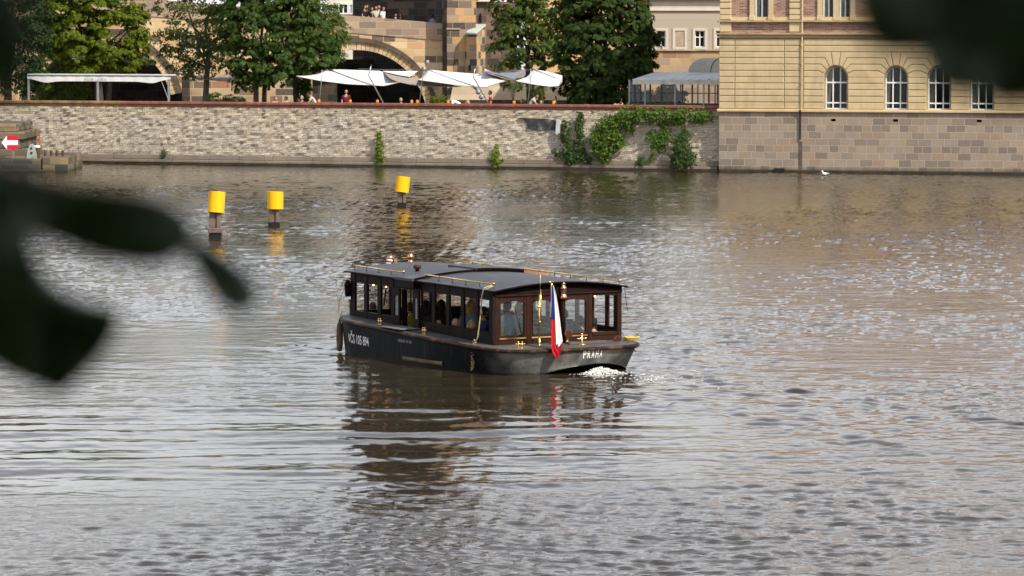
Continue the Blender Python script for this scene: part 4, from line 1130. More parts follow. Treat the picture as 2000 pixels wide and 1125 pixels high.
batter('sloping_pier_base', 'pale sloping stone base under the tower beneath the white sails', 879, 1001, 886, 990, 195, 160, 224.6, m_bat)
batter('sloping_pier_base', 'yellowish sloping stone base behind the tree trunks right of the tower', 1004, 1120, 1010, 1094, 195.5, 160, 223.8, M_ashlar('batter_stone_yellow', [(0, (0.42, 0.33, 0.18)), (1, (0.52, 0.42, 0.25))], (0.36, 0.28, 0.17), 1.4, .5, .01, .03, .9, .3, (0.40, 0.31, 0.18), .4, .6))

# ------------------------------------------------------------------ houses seen in the gaps
def gaphouse(name, label, p0, p1, Y, ztop, mw, wins_, cat='building'):
    t = thing(name, label, cat, (0, Y, 0))
    x0, x1 = Xp(p0, Y), Xp(p1, Y)
    MB().box(x0, x1, .1, 8, 0, ztop).build('wall', mw, t)
    rf = MB(); rf.add([(x0 - .3, -.3, ztop), (x1 + .3, -.3, ztop), (x1 + .3, 8.3, ztop), (x0 - .3, 8.3, ztop), (x0 - .3, 4, ztop + 3), (x1 + .3, 4, ztop + 3)], [(0, 1, 5, 4), (2, 3, 4, 5), (1, 2, 5), (3, 0, 4), (0, 3, 2, 1)])
    rf.build('roof', bpy.data.materials['roof_tiles'], t)
    for a, b_, y0, y1 in wins_:
        xa, xb_ = Xp(a, Y), Xp(b_, Y); z0, z1 = atY(a, y1, Y).z, atY(a, y0, Y).z; m = (xa + xb_) / 2
        s_ = MB(); q = .10
        s_.box(xa - q, xa, -.06, .099, z0 - q, z1 + q); s_.box(xb_, xb_ + q, -.06, .099, z0 - q, z1 + q); s_.box(xa, xb_, -.06, .099, z1, z1 + q); s_.box(xa, xb_, -.06, .099, z0 - q, z0)
        s_.box(m - .04, m + .04, .03, .098, z0, z1)
        w = s_.build('window', m_fr if mw is m_wh else m_cream, t)
        MB().box(xa + .002, xb_ - .002, .06, .096, z0, z1).build('pane', bpy.data.materials['dark_glass'], w)
    return t
m_wh = M_plain('white_plaster', (0.62, 0.60, 0.50), .8, 0, .08)
m_oc = M_plain('warm_plaster', (0.55, 0.38, 0.19), .8, 0, .12, 2, .1, 30, (0.45, 0.30, 0.15), 1)
gaphouse('white_house', 'cream white house with a white framed window just above the bridge parapet', 640, 690, 262, 15, m_wh, [(663, 678.5, 9, 25), (684, 688, 9, 25), (663, 678.5, -40, -18)])
gaphouse('ochre_house', 'warm ochre house with a tall narrow window between the two right hand trees', 1030, 1092, 236, 16, m_oc, [(1074, 1088, 18, 40), (1074, 1088, -50, -20), (1050, 1060, -50, -20)])
gaphouse('rear_house', 'pale rear house glimpsed behind the left trees', -160, 300, 262, 14, m_bei, [(60, 76, -30, 0), (150, 166, -30, 0), (240, 256, -30, 0)])
gaphouse('rear_house', 'brownish rear house glimpsed left of the beige townhouse', 1092, 1250, 238, 15, m_oc, [(1180, 1194, -20, 10), (1226, 1236, -20, 10)])
# light strip of wall left of the beige townhouse downpipe
# ------------------------------------------------------------------ foliage
def leaf_quads(C, D, N, L, Wd, fold=0.18):
    """C base points, D unit leaf directions, N unit normals, L lengths, Wd widths -> rhombic leaves"""
    side = np.cross(D, N); side /= np.linalg.norm(side, axis=1)[:, None] + 1e-9
    mid = C + D * (L * .45)[:, None]
    a = mid + side * (Wd * .5)[:, None] + N * (L * fold * .5)[:, None]
    b = mid - side * (Wd * .5)[:, None] + N * (L * fold * .5)[:, None]
    tip = C + D * L[:, None] - N * (L * fold)[:, None]
    V = np.stack([C, a, tip, b], 1).reshape(-1, 3)
    return V, np.arange(len(V)).reshape(-1, 4)

def unit(v): return v / (np.linalg.norm(v, axis=1)[:, None] + 1e-9)

def crown_mesh(name, blobs, seed, leafL, clump_r, per, dens, palmate=False, droop=.35, hollow=.55):
    """blobs: (centre, rx, ry, rz). Clumps of leaves over the surface of every blob, thinner inside."""
    g = np.random.default_rng(seed)
    Vs, off, Qs = [], 0, []
    for bi, (c, rx, ry, rz) in enumerate(blobs):
        area = 4 * PI * ((rx * ry) ** 1.6 / 3 + (rx * rz) ** 1.6 / 3 + (ry * rz) ** 1.6 / 3) ** (1 / 1.6)
        n = max(3, int(area * dens * 1.5 / clump_r ** 2))
        d = unit(g.normal(size=(n, 3)))
        rad = np.where(g.random(n) < .72, g.uniform(.80, 1.03, n), g.uniform(hollow * .6, .8, n))
        cc = d * rad[:, None] * np.array([rx, ry, rz]) + np.array(c)
        keep = np.ones(n, bool)
        for bj, (c2, a2, b2, e2) in enumerate(blobs):
            if bj != bi:
                q = (cc - np.array(c2)) / np.array([a2, b2, e2]); keep &= (q ** 2).sum(1) > .45
        cc, d = cc[keep], d[keep]
        for k in range(len(cc)):
            m = max(4, int(per * g.uniform(.55, 1.35)))
            rr = clump_r * g.uniform(.6, 1.25)
            e = unit(g.normal(size=(m, 3)))
            e[:, 2] = np.where(e[:, 2] < -.25, -e[:, 2] * .6, e[:, 2])
            e = unit(e + d[k] * .35)
            p = cc[k] + e * (rr * g.uniform(.45, 1.0, m) ** .6)[:, None] * np.array([1.1, 1.1, .7])
            out = unit(e * .8 + d[k] * .5 + np.array([0, 0, .55]) + g.normal(size=(m, 3)) * .38)
            dirv = unit(np.cross(out, g.normal(size=(m, 3))) + e * .5 - np.array([0, 0, droop]))
            dirv = unit(dirv - out * (dirv * out).sum(1)[:, None] * .7)
            L = leafL * g.uniform(.7, 1.25, m)
            if palmate:
                sd = np.cross(dirv, out)
                for ang in (-1.15, -.58, 0, .58, 1.15):
                    dd = unit(dirv * math.cos(ang) + sd * math.sin(ang) - np.array([0, 0, .18]))
                    V, Q = leaf_quads(p, dd, out, L * (1.0 - .22 * abs(ang)), L * .36)
                    Vs.append(V); Qs.append(Q + off); off += len(V)
            else:
                V, Q = leaf_quads(p, dirv, out, L, L * .58)
                Vs.append(V); Qs.append(Q + off); off += len(V)
    return np_mesh(name, np.concatenate(Vs), np.concatenate(Qs))

def limb(mb, p0, p1, r0, r1, bend=.25, n=6, seed=0):
    g = random.Random(seed); p0, p1 = Vector(p0), Vector(p1); d = p1 - p0
    o = Vector((g.uniform(-1, 1), g.uniform(-1, 1), g.uniform(-.3, .6))) * d.length * bend * .4
    mb.tube([p0 + d * (i / n) + o * math.sin(PI * i / n) for i in range(n + 1)], [r0 + (r1 - r0) * i / n for i in range(n + 1)], 8)

def tree(name, label, Y, blobpx, trunks, mleaf, mbark, seed, leafL=.2, clump_r=.55, per=50, dens=.32, palmate=False, cat='tree', group=None, deep=.85, ground=None, droop=.35):
    """blobpx: (px, py, rx, ry[, dy]) in photo pixels at depth Y; trunks: (px_base, px_top, py_top, width)"""
    k = FPX / Y
    gz = GZ if ground is None else ground
    bx0 = atY(trunks[0][0], 200, Y).x
    root = thing(name, label, cat, (bx0, Y, gz), 0, group)
    R = Vector((bx0, Y, gz))
    blobs = []
    for b in blobpx:
        dy = b[4] if len(b) > 4 else 0
        c = atY(b[0], b[1], Y + dy); kk = FPX / (Y + dy)
        rx, rz = b[2] / kk, b[3] / kk
        blobs.append((tuple(c - R), rx, (rx + rz) / 2 * deep, rz))
    link('crown', crown_mesh('crown', blobs, seed, leafL, clump_r, per, dens, palmate, droop), mleaf, root)
    for i, (pb, pt, yt, wd) in enumerate(trunks):
        t = MB(); a = atY(pb, 200, Y + (i * .5)); a.z = gz - .1; b = atY(pt, yt, Y + (i * .5)); r = wd / k / 2
        mid = a.lerp(b, .5) + Vector((rnd.uniform(-.1, .1), 0, 0))
        t.tube([a - R, a.lerp(b, .08) - R, mid - R, b - R], [r * 1.45, r * 1.08, r * .95, r * .72], 10)
        for j, bl_ in enumerate(blobs):
            tgt = Vector(bl_[0]); st = (b - R).lerp(a - R, rnd.uniform(0.0, .3))
            limb(t, st, st.lerp(tgt, .85), r * .5, r * .12, .3, 6, seed * 10 + j)
        t.build('trunk', mbark, root, True)
    return root

m_bark = M_plain('bark_dark', (0.055, 0.042, 0.032), .9, 0, .35, 5, .6, 12)
m_bark2 = M_plain('bark_grey', (0.10, 0.085, 0.07), .9, 0, .35, 5, .6, 12)
L_ches = M_leaf('chestnut_leaf', (0.028, 0.055, 0.012), (0.045, 0.085, 0.016), (0.075, 0.115, 0.022), .25)
L_dark = M_leaf('dark_chestnut_leaf', (0.018, 0.034, 0.010), (0.028, 0.052, 0.014), (0.048, 0.072, 0.018), .18)
L_round = M_leaf('round_tree_leaf', (0.022, 0.042, 0.010), (0.036, 0.064, 0.014), (0.065, 0.092, 0.020), .22)
L_twin = M_leaf('twin_tree_leaf', (0.045, 0.075, 0.016), (0.072, 0.11, 0.022), (0.115, 0.15, 0.03), .3)
L_yel = M_leaf('bright_leaf', (0.07, 0.11, 0.010), (0.125, 0.175, 0.014), (0.20, 0.235, 0.02), .4)
L_aca = M_leaf('acacia_leaf', (0.06, 0.085, 0.022), (0.095, 0.125, 0.032), (0.14, 0.155, 0.045), .35)
L_mid = M_leaf('lime_leaf', (0.035, 0.062, 0.016), (0.06, 0.09, 0.022), (0.10, 0.125, 0.03), .3)
L_ivy = M_leaf('ivy_leaf', (0.045, 0.085, 0.014), (0.075, 0.135, 0.02), (0.13, 0.19, 0.03), .3)
L_ivyd = M_leaf('dark_ivy_leaf', (0.022, 0.045, 0.012), (0.04, 0.07, 0.018), (0.07, 0.11, 0.03), .25)
L_weed = M_leaf('weed_leaf', (0.06, 0.10, 0.015), (0.11, 0.16, 0.02), (0.22, 0.26, 0.03), .35)

# left to right
tree('leafy_tree', 'deeply shaded dark green tree at the far left edge behind the wall', 205, [(10, 20, 70, 90), (25, 110, 60, 80), (-60, 60, 90, 110), (60, 40, 42, 70), (30, -90, 90, 80), (65, 120, 30, 60)], [(15, 15, 120, 16)], L_dark, m_bark, 101, .22, .5, 46, .42)
tree('leafy_tree', 'bright yellow green chestnut tree behind the white bar awning', 207, [(140, 55, 70, 62), (215, 75, 70, 62), (160, 110, 62, 42), (245, 110, 52, 42), (185, 5, 90, 60), (255, 50, 30, 40), (150, -70, 100, 80), (120, 20, 50, 60)], [(196, 190, 100, 17), (208, 214, 110, 12)], L_yel, m_bark, 102, .22, .5, 26, .40, True)
tree('garden_shrub', 'low leafy shrub under the bright tree behind the white bar awning', 208.5, [(100, 178, 38, 26), (140, 172, 34, 30), (118, 150, 34, 24)], [(118, 118, 190, 8)], L_mid, m_bark, 103, .15, .35, 50, .4, cat='shrub')
tree('leafy_tree', 'light open plane tree with gaps showing the bridge, left of the big chestnut', 208, [(375, 45, 56, 50), (335, 92, 28, 32), (395, 105, 46, 52), (425, 80, 40, 60), (345, 20, 36, 34), (405, 60, 44, 50), (360, 130, 28, 18), (420, -20, 60, 50), (350, -40, 60, 45), (318, 58, 20, 18)], [(399, 408, 90, 12)], L_mid, m_bark2, 104, .16, .42, 46, .26)
tree('leafy_tree', 'large dark chestnut tree with three trunks left of the white sails', 203, [(500, 60, 66, 60), (560, 90, 70, 58), (480, 110, 44, 40), (520, 0, 90, 60), (530, 135, 74, 34), (610, 110, 50, 36), (625, 60, 46, 50), (470, 30, 48, 48), (490, 160, 36, 16), (560, 30, 60, 55), (530, -80, 100, 70)], [(500, 495, 120, 11), (515, 520, 120, 10), (583, 578, 130, 13)], L_ches, m_bark, 105, .23, .5, 24, .42, True)
tree('leafy_tree', 'pale feathery acacia tree overlapping the top of the right bridge arch', 206, [(630, 70, 44, 52), (620, 15, 46, 46), (646, 105, 26, 26), (600, 50, 40, 50), (640, -50, 54, 50), (660, 60, 18, 26)], [(590, 608, 60, 9)], L_aca, m_bark2, 106, .12, .4, 62, .26)
tree('leafy_tree', 'mid green tree with twin trunks between the tower and the dark round tree', 204, [(985, 70, 32, 36), (1062, 45, 34, 46), (1015, 60, 46, 46), (1030, 100, 52, 40), (990, 105, 30, 30), (1040, 30, 36, 40), (1005, 10, 40, 40), (1055, 75, 30, 40), (1020, -60, 60, 60), (1010, 170, 22, 14), (1060, 172, 22, 20)], [(1036, 1030, 110, 13), (1054, 1062, 110, 12)], L_twin, m_bark, 107, .20, .48, 24, .34, True)
tree('leafy_tree', 'big dense dark round chestnut tree in front of the pavilion', 196.0, [(1180, 70, 84, 70), (1175, 22, 92, 60), (1215, 100, 66, 50), (1140, 105, 52, 50), (1180, 145, 76, 40), (1240, 85, 38, 44), (1125, 55, 44, 50), (1230, 130, 46, 28), (1120, 140, 36, 24), (1175, 178, 60, 20), (1112, 166, 34, 20), (1142, 186, 44, 15), (1212, 182, 44, 18), (1170, -45, 84, 55)], [(1172, 1172, 120, 26), (1188, 1192, 120, 16)], L_round, m_bark, 108, .22, .5, 30, .55, True)
# a slim ivy covered trunk next to the chestnut
tree('ivy_column', 'narrow ivy covered stem beside the right hand chestnut trunk', 203.8, [(596, 180, 9, 24), (594, 160, 8, 16)], [(595, 594, 150, 5)], L_ivyd, m_bark, 109, .10, .16, 40, .5, cat='climber')

for t, hgt in POTS:
    link('foliage', crown_mesh('foliage', [((0, 0, .95 + hgt * .35), .32, .32, hgt * .42)], int(hgt * 100), .16, .2, 26, .4), L_ivyd, t)

# ---- plants on the quay wall: leaves spread over patches of the wall face, each on a stem
def creeper(name, label, stems, ml, seed, leaf=.11, spread=10, per_m=110, cat='creeper', thick=.28, v0=-.12, group=None):
    """stems: polylines in photo pixels with a half width: [((px,py,halfwidth), ...), ...]"""
    g = np.random.default_rng(seed)
    f = stems[0][0]
    x0, z0 = q_at(f[0], f[1], v0)
    org = qw(x0, v0, max(z0, 0))
    root = thing(name, label, cat, tuple(org), QANG, group)
    C, NN, DD, LL = [], [], [], []
    sm = MB()
    for st in stems:
        P = []
        for px, py, hw_ in st:
            x, z = q_at(px, py, v0); P.append((x - x0, z - max(z0, 0), hw_ / 40.0))
        sm.tube([(a, .04, b) for a, b, _ in P], [max(.018 - .002 * i, .006) for i in range(len(P))], 5)
        for (a0, b0, w0), (a1, b1, w1) in zip(P[:-1], P[1:]):
            ln = math.hypot(a1 - a0, b1 - b0); n = max(6, int(per_m * ln * (w0 + w1) * 2.2))
            q = g.random(n); w = w0 + (w1 - w0) * q
            lat = g.normal(size=n) * .5 * w; lat = np.clip(lat, -1.4 * w, 1.4 * w)
            ex, ez = (b1 - b0) / ln, -(a1 - a0) / ln
            x = a0 + (a1 - a0) * q + ex * lat; z = b0 + (b1 - b0) * q + ez * lat
            prof = np.clip(1 - (lat / (1.5 * w + 1e-6)) ** 2, .1, 1)
            y = -g.random(n) ** .7 * thick * prof * np.clip(w / .3, .25, 1.3)
            # clumping
            cl = np.sin(x * 9 + 1.3 * np.sin(z * 7)) * np.sin(z * 8 + x * 3)
            kp = (cl > -.55) & (z + org.z > .06)
            C.append(np.stack([x, y, z], 1)[kp])
    C = np.concatenate(C); n = len(C)
    N_ = unit(np.stack([g.normal(size=n) * .5 + .15, -np.ones(n) * .9 + g.normal(size=n) * .35, .6 + g.normal(size=n) * .45], 1))
    D_ = unit(np.cross(N_, g.normal(size=(n, 3))) + np.array([0, -.2, -.45]))
    D_ = unit(D_ - N_ * (D_ * N_).sum(1)[:, None])
    L = leaf * g.uniform(.7, 1.4, n)
    V, Q = leaf_quads(C, D_, N_, L, L * .8, .12)
    link('foliage', np_mesh('foliage', V, Q), ml, root)
    sm.build('stem', m_bark2, root)
    return root
creeper('wall_vine', 'tall thin bright green vine growing up the middle of the river wall', [[(742, 322, 9), (744, 300, 11), (741, 285, 8), (744, 270, 6), (740, 256, 7)], [(736, 315, 8), (733, 305, 4)], [(748, 318, 6), (749, 300, 4)]], L_weed, 201, .10, per_m=300)
creeper('wall_weed', 'small bright weed bush on the footing right of the tall thin vine', [[(970, 327, 13), (970, 308, 12), (968, 295, 6), (971, 282, 2.5)], [(978, 324, 7), (982, 312, 4)]], L_weed, 202, .09, per_m=300)
creeper('wall_weed', 'tiny dark weed on the footing at the left part of the wall', [[(321, 310, 6), (320, 300, 6), (322, 291, 4)]], L_ivyd, 203, .08, per_m=320)
creeper('creeper_shoots', 'pair of upright creeper shoots below the pale drain hood', [[(1120, 318, 12), (1112, 292, 12), (1104, 262, 10), (1106, 236, 7)], [(1132, 316, 12), (1134, 280, 9), (1132, 240, 8), (1136, 219, 6)], [(1118, 316, 10), (1096, 303, 6), (1080, 294, 4)], [(1140, 312, 12), (1156, 306, 9)]], L_ivyd, 204, .12, per_m=260)
creeper('wall_creeper', 'large hanging mass of green creeper on the wall below the dark tree', [[(1204, 228, 16), (1196, 250, 26), (1186, 272, 26), (1182, 296, 20), (1176, 314, 10)], [(1190, 240, 14), (1165, 268, 14), (1172, 296, 14)], [(1206, 262, 16), (1214, 286, 10)]], L_ivy, 205, .13, per_m=260, thick=.4)
creeper('wall_creeper', 'long trailing band of bright ivy along the wall top under the pavilion', [[(1206, 226, 14), (1230, 224, 16), (1262, 226, 15), (1300, 224, 14), (1340, 226, 12), (1370, 226, 11), (1394, 228, 8)], [(1225, 232, 14), (1235, 250, 12), (1226, 256, 8)], [(1318, 230, 10), (1338, 238, 8)], [(1370, 230, 8), (1374, 240, 6)]], L_ivy, 206, .12, per_m=260, thick=.4)
creeper('wall_creeper', 'bright green ivy tongue hanging below the ivy band near the middle', [[(1298, 236, 10), (1302, 258, 12), (1292, 276, 16), (1280, 292, 12)], [(1270, 256, 10), (1278, 278, 12)], [(1302, 262, 10), (1298, 282, 8)]], L_ivy, 207, .11, per_m=240)
creeper('wall_bush', 'dense dark bush at the foot of the wall beside the yellow building', [[(1332, 328, 16), (1336, 305, 22), (1334, 282, 18), (1336, 264, 12), (1340, 254, 5)], [(1348, 318, 12), (1356, 296, 8)], [(1322, 322, 10), (1318, 306, 7)]], L_ivyd, 208, .13, per_m=260, thick=.6, cat='bush')
creeper('wall_weed', 'little yellow green weed on the footing left of the dark bush', [[(1273, 318, 7), (1274, 308, 7), (1273, 301, 4)]], L_weed, 209, .09, per_m=320)
creeper('wall_weed', 'little dark weed on the footing beside the yellow green weed', [[(1254, 324, 9), (1253, 314, 9), (1250, 308, 5)]], L_ivyd, 210, .09, per_m=300)

# ---- the tree whose leaves hang, out of focus, in front of the viewer
rt = thing('overhanging_tree', 'dark out of focus leaves of a tree hanging close to the viewer', 'tree', (4.2, -3.5, 5.45))
RT = Vector((4.2, -3.5, 5.45))
L_near = M_leaf('near_leaf', (0.007, 0.016, 0.0025), (0.011, 0.024, 0.003), (0.014, 0.030, 0.004), .08)
g5 = MB(); g5.tube([(0, 0, -.05), (.05, 0, 1.5), (-.1, .1, 3.5), (-.3, .6, 5.2), (-.6, 1.0, 7)], [.34, .26, .23, .17, .08], 12)
for j, q in enumerate(((-3.8, 3.3, 4.6), (2.5, 2, 5), (-3, -2, 5.5), (1.5, -3, 5), (-1.6, 4.6, 5.2))): limb(g5, (-.2, .3, 3.6 + .2 * j), q, .12, .03, .3, 8, j)
g5.build('trunk', m_bark, rt, True)
cb_ = [((0, -2.0, 6.6), 5.2, 4.4, 2.6), ((-4.5, -.8, 6.2), 3.6, 3.6, 2.2), ((-3.6, 2.6, 6.4), 3.4, 2.2, 1.6), ((1.5, 2.4, 6.6), 3.6, 2.4, 1.8), ((4, -2, 5.6), 3, 3.4, 2.4), ((3, -5, 5), 4.2, 3.4, 2.6), ((-1.5, -5, 6), 4, 3, 3)]
link('crown', crown_mesh('crown', cb_, 300, .34, .8, 40, .62), L_near, rt)  # unseen crown, added to keep sun and sky off the near leaves
def near_leaf(poly, d, seed, curl=.010, lab=None):
    d *= .66
    g = random.Random(seed)
    pts = [CAM + ray(x, y).normalized() * (d + g.uniform(-.03, .03)) for x, y in poly]
    c = sum(pts, Vector()) / len(pts)
    # smooth the outline with Chaikin, keep it a little wavy
    for r in range(2):
        q = []
        for i in range(len(pts)):
            a, b = pts[i], pts[(i + 1) % len(pts)]
            q += [a.lerp(b, .25), a.lerp(b, .75)]
        pts = q
    n = len(pts); m = MB()
    tow = (CAM - c).normalized()
    r1 = [c + (p - c) * .55 + tow * curl * (1 + .5 * math.sin(i * .9)) for i, p in enumerate(pts)]
    V = [p - RT for p in pts] + [p - RT for p in r1] + [c + tow * curl * 1.6 - RT]
    F = []
    for i in range(n):
        j = (i + 1) % n
        F += [(i, j, n + j, n + i), (n + i, n + j, 2 * n)]
    k = len(V)
    V += [v - tow * .0012 for v in V]
    F += [tuple(k + a for a in f[::-1]) for f in F] + [(i, (i + 1) % n, k + (i + 1) % n, k + i) for i in range(n)]
    m.add(V, F); m.build('leaf', L_near, rt, True)
    return c
cs_ = []
cs_.append(near_leaf([(-120, 260), (-30, 300), (24, 345), (50, 410), (62, 480), (84, 535), (130, 572), (190, 592), (240, 604), (232, 650), (196, 705), (150, 750), (118, 778), (80, 762), (30, 742), (-20, 715), (-120, 660)], 3.2, 1))
cs_.append(near_leaf([(-80, 290), (40, 330), (130, 356), (230, 366), (318, 382), (384, 426), (376, 486), (322, 526), (240, 520), (170, 502), (104, 474), (40, 450), (-80, 450)], 2.9, 2))
cs_.append(near_leaf([(352, 452), (402, 468), (456, 506), (500, 548), (512, 592), (474, 620), (428, 602), (400, 560), (366, 506)], 3.3, 3))
cs_.append(near_leaf([(-160, -80), (30, -60), (70, 20), (78, 90), (56, 150), (10, 195), (-50, 215), (-160, 220)], 1.9, 4))
cs_.append(near_leaf([(-140, 330), (-20, 345), (50, 372), (80, 420), (40, 520), (-140, 560)], 2.2, 9))
cs_.append(near_leaf([(1648, -80), (1662, 20), (1684, 86), (1735, 118), (1795, 112), (1860, 80), (1920, 10), (1920, -80)], 2.3, 5))
cs_.append(near_leaf([(1780, -60), (1785, 70), (1800, 136), (1840, 186), (1905, 196), (1975, 140), (2005, 20), (1970, -70)], 2.6, 6))
cs_.append(near_leaf([(1890, -60), (1870, 60), (1876, 150), (1925, 212), (1990, 222), (2090, 190), (2140, 60), (2090, -60)], 2.2, 7))
cs_.append(near_leaf([(1720, -110), (1745, 0), (1790, 50), (1880, 60), (1970, 10), (1990, -110)], 2.0, 8))
# twigs that carry them
tw = MB()
def twig(pts, d, r):
    tw.tube([CAM + ray(x, y).normalized() * d * .66 - RT for x, y in pts], [.7 * r * (1 - .5 * i / len(pts)) for i in range(len(pts))], 6)
twig([(-500, -300), (-260, 60), (-140, 300), (-60, 360), (60, 388)], 2.4, .006)
twig([(330, 455), (365, 490), (398, 508)], 2.45, .0016)
twig([(-140, 300), (-100, 380), (-60, 470), (20, 560)], 2.9, .004)
twig([(1900, -700), (1880, -300), (1850, -120), (1860, 0), (1880, 80)], 2.3, .006)
twig([(1880, -300), (1960, -100), (1990, 40)], 2.2, .004)
p0_ = CAM + ray(-500, -300).normalized() * 2.4 * .66 - RT; p1_ = CAM + ray(1900, -700).normalized() * 2.3 * .66 - RT
limb(tw, p0_, Vector((-3.6, 2.6, 5.6)), .008, .03, .3, 8, 5); limb(tw, p1_, Vector((-1.6, 3.6, 5.0)), .008, .03, .3, 8, 6)
tw.build('twigs', m_bark, rt, True)
# ------------------------------------------------------------------ the river boat; local x forward, y to port (towards the viewer's left), z up
boat = thing('tour_boat', 'long low dark brown wooden passenger boat with brass rails', 'boat', BO, BANG)
m_hull = (lambda T: T)(None)
def hull_mat():
    T = NT('hull_black_paint'); c = T.coord(); s = T.n('ShaderNodeSeparateXYZ'); T.set(s, 0, c)
    n = T.noise(T.scaled(c, (1.2, 1.2, .5)), 2.2, 6, .65)
    col = T.ramp(n, [(0.35, (0.004, 0.0045, 0.006)), (0.55, (0.008, 0.0085, 0.010)), (0.8, (0.030, 0.031, 0.032))])
    # chalky worn paint towards the stern, dark scrapes
    aft = T.mapr(s.outputs[0], 0.3, -.50, 0, .85)
    col = T.mix(T.math('MULTIPLY', aft, T.mapr(T.noise(c, 1.5, 5, .6), .36, .6, .25, 1)), col, (0.23, 0.225, 0.205, 1))
    ch = T.math('MULTIPLY', T.mapr(T.noise(T.scaled(c, (1, 1, 2.2)), 9, 6, .7), .57, .64, 0, 1), T.mapr(s.outputs[2], .05, .45, .95, 0.15))
    col = T.mix(ch, col, (0.010, 0.010, 0.010, 1))
    # vertical run streaks
    col = T.mix(T.mapr(T.noise(T.scaled(c, (14, 14, .8)), 1, 4, .6), .56, .76, 0, .4), col, (0.085, 0.08, 0.072, 1))
    # slime line at the water
    wz = T.math('ADD', s.outputs[2], T.math('MULTIPLY', T.noise(c, 3, 4), .06))
    col = T.mix(T.mapr(wz, .03, .10, 1, 0), col, (0.012, 0.011, 0.008, 1))
    return T.done(T.bsdf(col, T.mapr(n, .3, .7, .35, .6), 0, T.bump(T.noise(c, 6, 4), .15, .02), Specular_IOR_Level=0.05))
m_hull = hull_mat()
m_rub2 = M_plain('rub_rail_wood', (0.024, 0.014, 0.011), .5, 0, .4, 4, .3, 20, (0.16, 0.075, 0.03), 2.4)
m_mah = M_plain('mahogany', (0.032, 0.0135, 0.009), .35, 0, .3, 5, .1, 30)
m_mahd = M_plain('mahogany_dark', (0.010, 0.0052, 0.0045), .45, 0, .3, 5, .1, 30)  # darker copy of the mahogany; port side shade is put into its colour
m_roof = M_plain('roof_canvas', (0.048, 0.050, 0.060), .5, 0, .2, 1.2, .15, 25, (0.085, 0.086, 0.09), 1.6)
m_deck = M_plain('deck_paint', (0.085, 0.080, 0.078), .5, 0, .2, 2, .15, 30, (0.14, 0.12, 0.10), 1.5)
m_brass = M_plain('brass', (0.80, 0.52, 0.18), .18, 1.0, .08, 8)
m_cop = M_plain('copper', (0.60, 0.28, 0.15), .25, 1.0, .15, 10)
m_bgls = M_glass('boat_glass', (0.84, 0.88, 0.87), 1.0, .035)
m_chr = M_plain('dark_chrome', (0.06, 0.06, 0.06), .25, .8)
m_ropes = M_plain('rope_hemp', (0.42, 0.34, 0.20), .9, 0, .25, 12, .5, 40)

for mm_, sp_ in ((m_mah, .10), (m_mahd, .04), (m_rub2, .10)):
    next(n for n in mm_.node_tree.nodes if n.type == 'BSDF_PRINCIPLED').inputs['Specular IOR Level'].default_value = sp_
CB = lambda x: 0.56 + 0.031 * x            # deck / cabin base height
def outline(n=10):
    ctrl = [(-.72, 0), (-.71, .5), (-.66, 1.0), (-.57, 1.35), (-.36, 1.62), (.05, 1.75), (.7, 1.83), (1.6, 1.89), (2.8, 1.94), (4.0, 1.95), (4.8, 1.95), (5.5, 1.95)]
    for a in np.linspace(0, PI / 2, 17)[1:]: ctrl.append((5.5 + 1.8 * math.sin(a) ** .8, 1.95 * math.cos(a) ** .8 if math.cos(a) > 1e-6 else 0))
    out = []
    P = [Vector(p) for p in ctrl]
    for i in range(len(P) - 1):
        p0 = P[i - 1] if i else Vector((P[1].x, -P[1].y)); p1, p2 = P[i], P[i + 1]; p3 = P[i + 2] if i + 2 < len(P) else Vector((P[-2].x, -P[-2].y))
        for k in range(n if (p2 - p1).length > .4 else max(3, n // 2)):
            t = k / (n if (p2 - p1).length > .4 else max(3, n // 2))
            out.append(.5 * ((2 * p1) + (p2 - p0) * t + (2 * p0 - 5 * p1 + 4 * p2 - p3) * t * t + (3 * p1 - p0 - 3 * p2 + p3) * t ** 3))
    out.append(P[-1]); return out
OL = outline()
PORT = OL; STAR = [Vector((p.x, -p.y)) for p in OL[1:-1]][::-1]
LOOP = PORT + STAR                          # closed loop, stern centre -> port -> bow -> starboard
NLP = len(LOOP)
def nrm2(i):
    a, b = LOOP[i - 1], LOOP[(i + 1) % NLP]; d = (b - a).normalized(); return Vector((-d.y, d.x))
NR = [nrm2(i) for i in range(NLP)]
if NR[NLP // 4].y < 0: NR = [-n for n in NR]
# inward lean of the hull side as it goes down, stronger aft
def hull_pt(i, z, off=0.0):
    p, n = LOOP[i], NR[i]
    top = CB(p.x) - .02
    q = max(0.0, (top - z) / top)
    lean = (.03 + .22 * max(0, min(1, (2.2 - p.x) / 2.6)) * (1 if abs(p.y) > .9 else abs(p.y) / .9) * 1.0 + (.05 if p.x > 6 else 0)) * q
    r = p - n * (lean - off)
    return Vector((r.x, r.y, z))
def z_low(i):
    p = LOOP[i]
    if p.x > -.30: return -.35
    t = (p.y + .42) / 1.22
    return max(-.02, .195 * (1 - t * t)) if abs(t) < 1 else -.35
hb = MB(); rows = []
for f in (0, .08, .2, .4, .6, .8, 1.0):
    rows.append([hull_pt(i, (CB(LOOP[i].x) - .02) * (1 - f) + z_low(i) * f) for i in list(range(NLP)) + [0]])
hb.grid(rows); hull = hb.build('hull', m_hull, boat, True)
